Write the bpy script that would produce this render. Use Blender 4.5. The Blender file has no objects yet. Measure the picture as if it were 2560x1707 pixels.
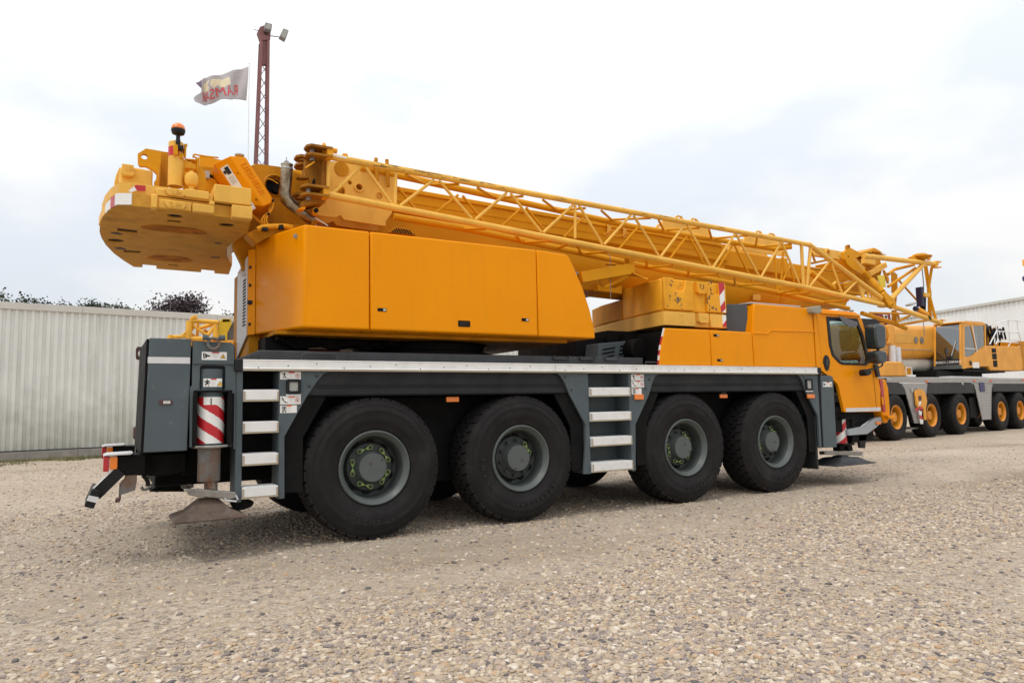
import bpy, bmesh, math, random
from mathutils import Vector, Matrix, noise
random.seed(7)
S = bpy.context.scene
COL = S.collection

# ---------------------------------------------------------------- camera
def make_camera():
    yaw, pit, rol = 0.530200543, 0.0910749191, -0.0213517330
    cy, sy, cp, sp = math.cos(yaw), math.sin(yaw), math.cos(pit), math.sin(pit)
    f = Vector((sy*cp, cy*cp, sp)); r = Vector((cy, -sy, 0)); u = r.cross(f)
    c, s = math.cos(rol), math.sin(rol)
    r2 = c*r + s*u; u2 = -s*r + c*u
    cd = bpy.data.cameras.new('camera'); cam = bpy.data.objects.new('camera', cd); COL.objects.link(cam)
    m = Matrix.Identity(4)
    for i in range(3):
        m[i][0] = r2[i]; m[i][1] = u2[i]; m[i][2] = -f[i]
    m[0][3], m[1][3], m[2][3] = -2.51383, -7.13619, 1.34642
    cam.matrix_world = m
    cd.sensor_width = 36; cd.sensor_fit = 'HORIZONTAL'; cd.lens = 24.867
    cd.clip_end = 2000
    S.camera = cam
make_camera()

# ---------------------------------------------------------------- sky and sun (bright overcast day)
SUN_EL, SUN_AZ = math.radians(58), math.radians(200)      # azimuth of the direction the light comes from, counted from +x
W = bpy.data.worlds.new('World'); S.world = W; W.use_nodes = True
def make_world():
    nt = W.node_tree; N = nt.nodes; K = nt.links; N.clear()
    out = N.new('ShaderNodeOutputWorld'); bg = N.new('ShaderNodeBackground'); bg2 = N.new('ShaderNodeBackground')
    sky = N.new('ShaderNodeTexSky'); sky.sky_type = 'NISHITA'; sky.sun_disc = False
    sky.sun_elevation = SUN_EL; sky.sun_rotation = math.pi/2 - SUN_AZ
    bg.inputs[1].default_value = 0.10
    K.new(sky.outputs[0], bg.inputs[0])
    tc = N.new('ShaderNodeTexCoord'); sep = N.new('ShaderNodeSeparateXYZ'); K.new(tc.outputs['Generated'], sep.inputs[0])
    # overcast luminance rises smoothly with the sine of elevation
    mr = N.new('ShaderNodeMapRange'); mr.inputs[1].default_value = 0; mr.inputs[2].default_value = 1
    mr.inputs[3].default_value = 0.86; mr.inputs[4].default_value = 1.75; K.new(sep.outputs[2], mr.inputs[0])
    mp = N.new('ShaderNodeMapping'); mp.inputs['Scale'].default_value = (1.5, 1.5, 3.4); mp.inputs['Location'].default_value = (0.35, 1.7, 0.2); K.new(tc.outputs['Generated'], mp.inputs[0])
    n1 = N.new('ShaderNodeTexNoise'); n1.inputs['Scale'].default_value = 1.7; n1.inputs['Detail'].default_value = 5; n1.inputs['Roughness'].default_value = 0.5
    K.new(mp.outputs[0], n1.inputs['Vector'])
    cr = N.new('ShaderNodeValToRGB'); e = cr.color_ramp.elements
    e[0].position = 0.40; e[0].color = (0.82, 0.87, 0.93, 1); e[1].position = 0.56; e[1].color = (1.03, 1.02, 1.0, 1)
    K.new(n1.outputs[0], cr.inputs[0]); K.new(cr.outputs[0], bg2.inputs[0]); K.new(mr.outputs[0], bg2.inputs[1])
    mix = N.new('ShaderNodeMixShader'); mix.inputs[0].default_value = 0.9
    K.new(bg.outputs[0], mix.inputs[1]); K.new(bg2.outputs[0], mix.inputs[2]); K.new(mix.outputs[0], out.inputs[0])
make_world()
sd = bpy.data.lights.new('sun', 'SUN'); sd.energy = 1.1; sd.angle = math.radians(14); sd.color = (1, 0.96, 0.9)
so = bpy.data.objects.new('sun', sd); COL.objects.link(so); so.location = (-10, -10, 30)
so.rotation_euler = Vector((-math.cos(SUN_AZ)*math.cos(SUN_EL), -math.sin(SUN_AZ)*math.cos(SUN_EL), -math.sin(SUN_EL))).to_track_quat('-Z', 'Y').to_euler()
S.view_settings.view_transform = 'Standard'; S.view_settings.look = 'None'; S.view_settings.exposure = 0; S.view_settings.gamma = 1
S.view_settings.use_curve_mapping = False
S.render.engine = 'CYCLES'

# ---------------------------------------------------------------- materials
M = {}
def mat(name, col, rough=0.5, metal=0.0, var=0.10, scale=2.0, dirt=0.0, dcol=(0.10, 0.075, 0.05), bump=0.0, bscale=60.0, coat=0.0, spec=0.5, dscale=(5, 5, 1.2), dlo=0.52, pos=False, splash=0.0):
    m = bpy.data.materials.new(name); m.use_nodes = True; nt = m.node_tree; N = nt.nodes; K = nt.links
    b = N['Principled BSDF']; b.inputs['Roughness'].default_value = rough; b.inputs['Metallic'].default_value = metal
    b.inputs['Coat Weight'].default_value = coat; b.inputs['Specular IOR Level'].default_value = spec
    tc = N.new('ShaderNodeTexCoord')
    if pos:
        ge = N.new('ShaderNodeNewGeometry'); src = {'Object': ge.outputs['Position']}
        class _T: outputs = src
        tc = _T
    n = N.new('ShaderNodeTexNoise'); n.inputs['Scale'].default_value = scale; n.inputs['Detail'].default_value = 5; K.new(tc.outputs['Object'], n.inputs['Vector'])
    r = N.new('ShaderNodeValToRGB'); e = r.color_ramp.elements
    e[0].position = 0.3; e[1].position = 0.7
    e[0].color = tuple(c*(1-var) for c in col)+(1,); e[1].color = tuple(min(1, c*(1+var)) for c in col)+(1,)
    K.new(n.outputs[0], r.inputs[0]); last = r.outputs[0]
    if dirt > 0:
        mp = N.new('ShaderNodeMapping'); mp.inputs['Scale'].default_value = dscale; K.new(tc.outputs['Object'], mp.inputs[0])
        n2 = N.new('ShaderNodeTexNoise'); n2.inputs['Scale'].default_value = 1.0; n2.inputs['Detail'].default_value = 8; n2.inputs['Roughness'].default_value = 0.65
        K.new(mp.outputs[0], n2.inputs['Vector'])
        rr = N.new('ShaderNodeMapRange'); rr.inputs[1].default_value = dlo; rr.inputs[2].default_value = dlo+0.22; rr.inputs[3].default_value = 0; rr.inputs[4].default_value = dirt
        K.new(n2.outputs[0], rr.inputs[0])
        mx = N.new('ShaderNodeMix'); mx.data_type = 'RGBA'; K.new(rr.outputs[0], mx.inputs[0]); K.new(last, mx.inputs[6]); mx.inputs[7].default_value = dcol+(1,)
        last = mx.outputs[2]
    if splash > 0:          # mud and algae that splash up from the ground line
        sx = N.new('ShaderNodeSeparateXYZ'); K.new(tc.outputs['Object'], sx.inputs[0])
        ns = N.new('ShaderNodeTexNoise'); ns.inputs['Scale'].default_value = 2.2; ns.inputs['Detail'].default_value = 7; K.new(tc.outputs['Object'], ns.inputs['Vector'])
        md = N.new('ShaderNodeMath'); md.operation = 'MULTIPLY_ADD'; md.inputs[1].default_value = -2.2; K.new(ns.outputs[0], md.inputs[0]); K.new(sx.outputs[2], md.inputs[2])
        ms = N.new('ShaderNodeMapRange'); ms.inputs[1].default_value = -0.9; ms.inputs[2].default_value = 1.0; ms.inputs[3].default_value = splash; ms.inputs[4].default_value = 0; K.new(md.outputs[0], ms.inputs[0])
        mz = N.new('ShaderNodeMix'); mz.data_type = 'RGBA'; K.new(ms.outputs[0], mz.inputs[0]); K.new(last, mz.inputs[6]); mz.inputs[7].default_value = (0.22, 0.22, 0.15, 1); last = mz.outputs[2]
    K.new(last, b.inputs['Base Color'])
    n3 = N.new('ShaderNodeTexNoise'); n3.inputs['Scale'].default_value = 9; n3.inputs['Detail'].default_value = 4; K.new(tc.outputs['Object'], n3.inputs['Vector'])
    r3 = N.new('ShaderNodeMapRange'); r3.inputs[1].default_value = 0.3; r3.inputs[2].default_value = 0.7; r3.inputs[3].default_value = max(0.03, rough-0.08); r3.inputs[4].default_value = min(1, rough+0.12)
    K.new(n3.outputs[0], r3.inputs[0]); K.new(r3.outputs[0], b.inputs['Roughness'])
    if bump > 0:
        n4 = N.new('ShaderNodeTexNoise'); n4.inputs['Scale'].default_value = bscale; n4.inputs['Detail'].default_value = 3; K.new(tc.outputs['Object'], n4.inputs['Vector'])
        bp = N.new('ShaderNodeBump'); bp.inputs['Strength'].default_value = bump; bp.inputs['Distance'].default_value = 0.01
        K.new(n4.outputs[0], bp.inputs['Height']); K.new(bp.outputs[0], b.inputs['Normal'])
    M[name] = m; return m
mat('cover_paint', (0.82, 0.288, 0.0008), 0.30, var=0.045, scale=0.9, dirt=0.14, coat=0.0, dcol=(0.45, 0.19, 0.02), spec=0.12)
mat('faded_paint', (0.79, 0.445, 0.08), 0.5, var=0.10, scale=3, dirt=0.35, dcol=(0.48, 0.22, 0.04), bump=0.08, spec=0.2)
mat('weight_paint', (0.76, 0.43, 0.078), 0.5, var=0.08, scale=3, dirt=0.30, dcol=(0.48, 0.24, 0.05), bump=0.18, bscale=90, spec=0.2)
mat('boom_paint', (0.68, 0.305, 0.010), 0.42, var=0.08, scale=1.5, dirt=0.3, dcol=(0.45, 0.19, 0.02), bump=0.04, dscale=(0.8, 3, 6), spec=0.10)
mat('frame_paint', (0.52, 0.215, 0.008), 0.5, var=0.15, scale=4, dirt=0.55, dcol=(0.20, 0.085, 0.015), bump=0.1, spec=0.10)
mat('mottled_paint', (0.62, 0.31, 0.04), 0.6, var=0.18, scale=3, dirt=0.7, dcol=(0.26, 0.11, 0.02), bump=0.15, bscale=60, spec=0.15, dscale=(3, 3, 3), dlo=0.5)  # darker orange than weight_paint, with strong brown mottling
mat('fork_brown', (0.34, 0.145, 0.018), 0.6, var=0.2, scale=6, dirt=0.7, dcol=(0.09, 0.035, 0.012), bump=0.1, spec=0.12, dscale=(6, 6, 4))
mat('worn_paint', (0.80, 0.36, 0.02), 0.45, var=0.10, scale=5, dirt=0.9, dcol=(0.10, 0.03, 0.012), bump=0.15, dscale=(6, 6, 4), dlo=0.60, spec=0.18)
mat('grey_paint', (0.084, 0.105, 0.114), 0.5, var=0.10, scale=2, dirt=0.25, dcol=(0.16, 0.155, 0.14), bump=0.05, spec=0.25)
mat('grey_scuffed', (0.084, 0.105, 0.114), 0.5, var=0.10, scale=2, dirt=0.55, dcol=(0.42, 0.42, 0.40), bump=0.05, dscale=(9, 9, 7), dlo=0.61, spec=0.25)
mat('dark_grey', (0.035, 0.038, 0.042), 0.55, var=0.2, scale=4, dirt=0.3, dcol=(0.08, 0.07, 0.06))
mat('chassis_black', (0.006, 0.0058, 0.006), 0.6, var=0.3, scale=4, dirt=0.25, dcol=(0.022, 0.018, 0.014), spec=0.12)
mat('black_plastic', (0.011, 0.011, 0.012), 0.42, var=0.2, scale=6, spec=0.25)
mat('fender_rubber', (0.024, 0.0255, 0.028), 0.62, var=0.25, scale=2.5, dirt=0.35, dcol=(0.075, 0.072, 0.068), bump=0.05, dscale=(1.2, 3, 3), spec=0.25)
mat('tyre_rubber', (0.0150, 0.0138, 0.0138), 0.68, var=0.15, scale=5, dirt=0.35, dcol=(0.046, 0.042, 0.038), bump=0.12, bscale=120, dscale=(3, 3, 3), spec=0.18)
mat('tyre_letter', (0.020, 0.019, 0.019), 0.42, var=0.1)
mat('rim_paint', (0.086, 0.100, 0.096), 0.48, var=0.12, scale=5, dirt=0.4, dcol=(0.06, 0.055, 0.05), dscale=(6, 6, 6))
mat('shaded_rim_paint', (0.046, 0.053, 0.051), 0.5, var=0.2, scale=6, dirt=0.4, dcol=(0.03, 0.026, 0.022), dscale=(7, 7, 7), spec=0.3)  # rim paint darkened: shade inside the wheel put into the colour, plus brake dust
mat('aluminium', (0.76, 0.755, 0.735), 0.42, metal=0.15, var=0.06, scale=5, dirt=0.3, dcol=(0.38, 0.34, 0.28), bump=0.04, dscale=(9, 9, 14))
mat('tread_edge', (0.36, 0.30, 0.21), 0.55, var=0.12, scale=6, dirt=0.3, dcol=(0.25, 0.2, 0.14))
mat('steel', (0.30, 0.29, 0.27), 0.35, metal=0.7, var=0.2, scale=6, dirt=0.5, dcol=(0.10, 0.065, 0.04), dscale=(8, 8, 4))
mat('rust', (0.095, 0.064, 0.047), 0.75, var=0.35, scale=9, dirt=0.6, dcol=(0.20, 0.17, 0.15), bump=0.3, dscale=(10, 10, 6))
mat('rusty_grey', (0.15, 0.155, 0.15), 0.6, var=0.2, scale=7, dirt=0.95, dcol=(0.15, 0.068, 0.03), bump=0.15, dscale=(7, 7, 5), dlo=0.40)
mat('red_brown', (0.085, 0.035, 0.030), 0.6, var=0.25, scale=6)
mat('white_film', (0.78, 0.775, 0.75), 0.35, var=0.04, scale=5, dirt=0.2, dcol=(0.5, 0.46, 0.4), dscale=(10, 10, 6))
mat('silver_film', (0.62, 0.615, 0.62), 0.35, var=0.05, scale=6)
mat('red_film', (0.50, 0.012, 0.02), 0.38, var=0.08, scale=5, dirt=0.15, dcol=(0.25, 0.02, 0.02))
mat('orange_film', (0.80, 0.13, 0.012), 0.4)
mat('black_film', (0.012, 0.012, 0.014), 0.45)
mat('yellow_film', (0.75, 0.42, 0.02), 0.45)
mat('grey_film', (0.42, 0.41, 0.40), 0.5)
mat('amber_lens', (0.80, 0.20, 0.012), 0.2, var=0.06, coat=0.5)
mat('red_lens', (0.42, 0.008, 0.015), 0.18, var=0.1, coat=0.5)
mat('lens_clear', (0.33, 0.33, 0.30), 0.15, var=0.15, scale=20, coat=0.4)
mat('lime_plastic', (0.25, 0.37, 0.10), 0.45, var=0.08)
mat('nut_dark', (0.05, 0.055, 0.055), 0.5, metal=0.3)
mat('seat_cloth', (0.05, 0.055, 0.06), 0.85)
mat('curtain', (0.45, 0.40, 0.16), 0.8)
mat('sheet_metal', (0.66, 0.667, 0.635), 0.55, var=0.06, scale=1.2, dirt=0.55, dcol=(0.38, 0.385, 0.33), dscale=(5, 5, 0.22), bump=0.02, pos=True, splash=0.55)
mat('cap_flashing', (0.56, 0.54, 0.49), 0.55, var=0.05, scale=1.5, dirt=0.25, dcol=(0.36, 0.34, 0.29), dscale=(2, 2, 2), pos=True)
mat('hall_metal', (0.80, 0.80, 0.79), 0.5, var=0.05, scale=0.5, dirt=0.3, dcol=(0.55, 0.55, 0.51), dscale=(1.5, 1.5, 0.2), pos=True)
mat('concrete', (0.27, 0.25, 0.22), 0.85, var=0.15, scale=3, dirt=0.5, dcol=(0.14, 0.13, 0.09), bump=0.3, pos=True)
mat('mast_paint', (0.21, 0.085, 0.085), 0.6, var=0.15, scale=2, dirt=0.3, dcol=(0.12, 0.07, 0.07))
mat('floodlight_grey', (0.22, 0.21, 0.215), 0.45)
mat('flag_cloth', (0.45, 0.42, 0.43), 0.9, var=0.08, scale=1.5)
mat('flag_red', (0.66, 0.09, 0.10), 0.9)
mat('flag_cream', (0.78, 0.68, 0.48), 0.9)
mat('flag_dark', (0.20, 0.15, 0.20), 0.9)
mat('pole_white', (0.75, 0.75, 0.76), 0.4)
mat('old_yellow', (0.74, 0.32, 0.025), 0.5, var=0.1, scale=2, dirt=0.35, dcol=(0.35, 0.17, 0.05))
mat('yellow_bright', (0.66, 0.42, 0.01), 0.5, var=0.12, scale=2, dirt=0.4, dcol=(0.3, 0.19, 0.03))
mat('orange_rim', (0.70, 0.26, 0.02), 0.5, var=0.12, scale=5, dirt=0.5, dcol=(0.2, 0.09, 0.03), dscale=(8, 8, 8))
mat('ribbed_aluminium', (0.43, 0.415, 0.40), 0.42, metal=0.35, var=0.08, scale=2, dirt=0.4, dcol=(0.27, 0.24, 0.2), dscale=(2, 2, 2))
mat('pale_cylinder', (0.62, 0.58, 0.50), 0.4, var=0.08, scale=2)
mat('bright_red', (0.42, 0.02, 0.03), 0.5, var=0.15, scale=3)
mat('hook_blue', (0.02, 0.025, 0.11), 0.4, var=0.15, scale=3)
mat('bark', (0.05, 0.038, 0.03), 0.9, var=0.3, scale=8, bump=0.4)

def glass(name, tint, mixf, rough=0.03):
    m = bpy.data.materials.new(name); m.use_nodes = True; N = m.node_tree.nodes; K = m.node_tree.links; N.clear()
    out = N.new('ShaderNodeOutputMaterial'); g = N.new('ShaderNodeBsdfGlossy'); t = N.new('ShaderNodeBsdfTransparent'); mx = N.new('ShaderNodeMixShader'); lw = N.new('ShaderNodeLayerWeight')
    lw.inputs[0].default_value = 0.5; g.inputs['Roughness'].default_value = rough; g.inputs['Color'].default_value = (0.9, 0.93, 0.95, 1)
    t.inputs[0].default_value = tint+(1,)
    pw = N.new('ShaderNodeMath'); pw.operation = 'POWER'; pw.inputs[1].default_value = 4.0; K.new(lw.outputs['Facing'], pw.inputs[0])
    ma = N.new('ShaderNodeMath'); ma.operation = 'MULTIPLY_ADD'; ma.inputs[1].default_value = 0.6; ma.inputs[2].default_value = mixf; K.new(pw.outputs[0], ma.inputs[0])
    K.new(ma.outputs[0], mx.inputs[0]); K.new(t.outputs[0], mx.inputs[1]); K.new(g.outputs[0], mx.inputs[2]); K.new(mx.outputs[0], out.inputs[0])
    M[name] = m
glass('cab_glass', (0.66, 0.72, 0.70), 0.04)
glass('dark_glass', (0.45, 0.50, 0.52), 0.20)

def leaf_mat(name, c1, c2):
    m = bpy.data.materials.new(name); m.use_nodes = True; N = m.node_tree.nodes; K = m.node_tree.links; b = N['Principled BSDF']
    tc = N.new('ShaderNodeTexCoord'); n = N.new('ShaderNodeTexNoise'); n.inputs['Scale'].default_value = 1.3; n.inputs['Detail'].default_value = 6; K.new(tc.outputs['Object'], n.inputs['Vector'])
    r = N.new('ShaderNodeValToRGB'); r.color_ramp.elements[0].position = 0.35; r.color_ramp.elements[1].position = 0.65
    r.color_ramp.elements[0].color = c1+(1,); r.color_ramp.elements[1].color = c2+(1,)
    K.new(n.outputs[0], r.inputs[0]); K.new(r.outputs[0], b.inputs['Base Color']); b.inputs['Roughness'].default_value = 0.6
    M[name] = m
leaf_mat('leaf_purple', (0.035, 0.022, 0.030), (0.095, 0.065, 0.068))
leaf_mat('leaf_green', (0.035, 0.05, 0.018), (0.085, 0.11, 0.04))
leaf_mat('leaf_dark', (0.02, 0.03, 0.014), (0.055, 0.065, 0.03))
leaf_mat('grass_blade', (0.10, 0.11, 0.035), (0.22, 0.20, 0.08))

# ---------------------------------------------------------------- mesh helpers
class MB:
    def __init__(s): s.v = []; s.f = []; s.mi = []; s.m = 0
    def add(s, vs, fs):
        o = len(s.v); s.v += [tuple(v) for v in vs]
        for f in fs: s.f.append(tuple(i+o for i in f)); s.mi.append(s.m)
        return s
    def box(s, x0, x1, y0, y1, z0, z1):
        return s.add([(x0,y0,z0),(x1,y0,z0),(x1,y1,z0),(x0,y1,z0),(x0,y0,z1),(x1,y0,z1),(x1,y1,z1),(x0,y1,z1)],
                     [(0,3,2,1),(4,5,6,7),(0,1,5,4),(1,2,6,5),(2,3,7,6),(3,0,4,7)])
    def prism(s, poly, ax, a, b):
        n = len(poly)
        f3 = {'y': lambda p, t: (p[0], t, p[1]), 'z': lambda p, t: (p[0], p[1], t), 'x': lambda p, t: (t, p[0], p[1])}[ax]
        vs = [f3(p, a) for p in poly]+[f3(p, b) for p in poly]
        return s.add(vs, [tuple(range(n)), tuple(range(2*n-1, n-1, -1))]+[(i, (i+1) % n, (i+1) % n+n, i+n) for i in range(n)])
    def loft(s, A, B, cap=True):       # two 3-D rings of equal length
        n = len(A)
        return s.add(list(A)+list(B), ([tuple(range(n)), tuple(range(2*n-1, n-1, -1))] if cap else [])+[(i, (i+1) % n, (i+1) % n+n, i+n) for i in range(n)])
    def rings(s, R, cap=True):
        n = len(R[0]); vs = [p for r in R for p in r]; fs = []
        for k in range(len(R)-1):
            fs += [(k*n+i, k*n+(i+1) % n, (k+1)*n+(i+1) % n, (k+1)*n+i) for i in range(n)]
        if cap: fs += [tuple(range(n)), tuple(range(len(vs)-1, len(vs)-n-1, -1))]
        return s.add(vs, fs)
    def path(s, pts, r, n=10, cap=True):
        pts = [Vector(p) for p in pts]; R = []; up = None
        for i, p in enumerate(pts):
            d = (pts[min(i+1, len(pts)-1)]-pts[max(i-1, 0)]).normalized()
            if up is None: up = Vector((0, 0, 1)) if abs(d.z) < 0.9 else Vector((1, 0, 0))
            a = d.cross(up).normalized(); b = a.cross(d).normalized(); up = b
            rr = r[i] if isinstance(r, (list, tuple)) else r
            R.append([p+a*rr*math.cos(2*math.pi*k/n)+b*rr*math.sin(2*math.pi*k/n) for k in range(n)])
        return s.rings(R, cap)
    def tube(s, p, q, r, n=10, r2=None): return s.path([p, q], [r, r if r2 is None else r2], n)
    def beam(s, p, q, w, h, up=(0, 0, 1)):
        p = Vector(p); q = Vector(q); d = (q-p).normalized(); a = d.cross(Vector(up)).normalized(); b = a.cross(d)
        f = lambda c: [c-a*w/2-b*h/2, c+a*w/2-b*h/2, c+a*w/2+b*h/2, c-a*w/2+b*h/2]
        return s.loft(f(p), f(q))
    def lathe(s, prof, o, ax='y', n=32, cap=True):      # prof: (radius, height along the axis)
        R = []
        for r, h in prof:
            ring = []
            for k in range(n):
                c, t = math.cos(2*math.pi*k/n)*r, math.sin(2*math.pi*k/n)*r
                ring.append({'y': (o[0]+c, o[1]+h, o[2]+t), 'z': (o[0]+c, o[1]+t, o[2]+h), 'x': (o[0]+h, o[1]+c, o[2]+t)}[ax])
            R.append(ring)
        return s.rings(R, cap)
    def ball(s, o, r, n=16, m=10, sx=1, sy=1, sz=1):
        R = [[(o[0]+sx*r*math.sin(math.pi*j/m)*math.cos(2*math.pi*k/n), o[1]+sy*r*math.sin(math.pi*j/m)*math.sin(2*math.pi*k/n), o[2]+sz*r*math.cos(math.pi*j/m)) for k in range(n)] for j in range(1, m)]
        return s.rings(R)
    def curve(s, kind, thick, fn, splines=None, text=None, size=1, align='CENTER', shear=0):
        cu = bpy.data.curves.new('outline', kind)
        if kind == 'FONT':
            cu.body = text; cu.size = size; cu.align_x = align; cu.align_y = 'CENTER'; cu.shear = shear; cu.resolution_u = 3
        else:
            for pts in splines:
                sp = cu.splines.new('POLY'); sp.points.add(len(pts)-1); sp.use_cyclic_u = True
                for q, p in zip(sp.points, pts): q.co = (p[0], p[1], 0, 1)
        cu.dimensions = '2D'; cu.fill_mode = 'BOTH'; cu.extrude = thick/2
        ob = bpy.data.objects.new('outline', cu); me = ob.to_mesh()
        s.add([fn(v.co) for v in me.vertices], [tuple(p.vertices) for p in me.polygons])
        ob.to_mesh_clear(); bpy.data.objects.remove(ob); bpy.data.curves.remove(cu); return s
    def plate(s, poly, holes, ax, a, b):                # flat plate with holes: holes are (cx, cy, r) or outlines
        hs = [poly]
        for h in holes:
            hs.append([(h[0]+h[2]*math.cos(2*math.pi*k/20), h[1]+h[2]*math.sin(2*math.pi*k/20)) for k in range(20)] if not isinstance(h[0], (tuple, list)) else h)
        c = (a+b)/2
        fn = {'y': lambda v: (v[0], c+v[2], v[1]), 'z': lambda v: (v[0], v[1], c+v[2]), 'x': lambda v: (c+v[2], v[0], v[1])}[ax]
        return s.curve('CURVE', abs(b-a), fn, splines=hs)
    def text(s, body, size, o, xd, yd, thick=0.004, align='CENTER', shear=0):
        o = Vector(o); xd = Vector(xd).normalized(); yd = Vector(yd).normalized(); zd = xd.cross(yd)
        return s.curve('FONT', thick, lambda v: o+xd*v[0]+yd*v[1]+zd*v[2], text=body, size=size, align=align, shear=shear)
    def build(s, name, mats, parent=None, bevel=0.0, seg=2, ang=35, label=None, recalc=True, smooth=True, kind=None):
        me = bpy.data.meshes.new(name); me.from_pydata(s.v, [], s.f)
        mats = mats if isinstance(mats, (list, tuple)) else [mats]
        for m in mats: me.materials.append(M[m])
        if len(mats) > 1: me.polygons.foreach_set('material_index', s.mi)
        if recalc:
            bm = bmesh.new(); bm.from_mesh(me); bmesh.ops.recalc_face_normals(bm, faces=bm.faces); bm.to_mesh(me); bm.free()
        if smooth:
            me.polygons.foreach_set('use_smooth', [True]*len(me.polygons)); me.set_sharp_from_angle(angle=math.radians(ang))
        me.update()
        o = bpy.data.objects.new(name, me); COL.objects.link(o)
        if parent: o.parent = parent
        if label: o['label'] = label
        if kind: o['kind'] = kind
        if bevel:
            b = o.modifiers.new('bevel', 'BEVEL'); b.width = bevel; b.segments = seg; b.limit_method = 'ANGLE'; b.angle_limit = math.radians(40); b.harden_normals = False
        return o
def thing(name, label, cat, loc=(0, 0, 0), rz=0, group=None):
    o = bpy.data.objects.new(name, None); COL.objects.link(o); o.location = loc; o.rotation_euler = (0, 0, rz)
    o['label'] = label; o['category'] = cat; o.empty_display_size = 0.3
    if group: o['group'] = group
    return o
def tag(o, label, cat, group=None):
    o['label'] = label; o['category'] = cat
    if group: o['group'] = group
    return o
def copy_part(src, parent):
    c = src.copy(); COL.objects.link(c); c.parent = parent
    for ch in src.children: copy_part(ch, c)
    return c
def circle(cx, cz, r, n=20): return [(cx+r*math.cos(2*math.pi*k/n), cz+r*math.sin(2*math.pi*k/n)) for k in range(n)]
def rrect(x0, x1, z0, z1, r, n=5):
    out = []
    for cx, cz, a in ((x1-r, z1-r, 0), (x0+r, z1-r, 90), (x0+r, z0+r, 180), (x1-r, z0+r, 270)):
        out += [(cx+r*math.cos(math.radians(a+90*k/n)), cz+r*math.sin(math.radians(a+90*k/n))) for k in range(n+1)]
    return out


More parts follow.
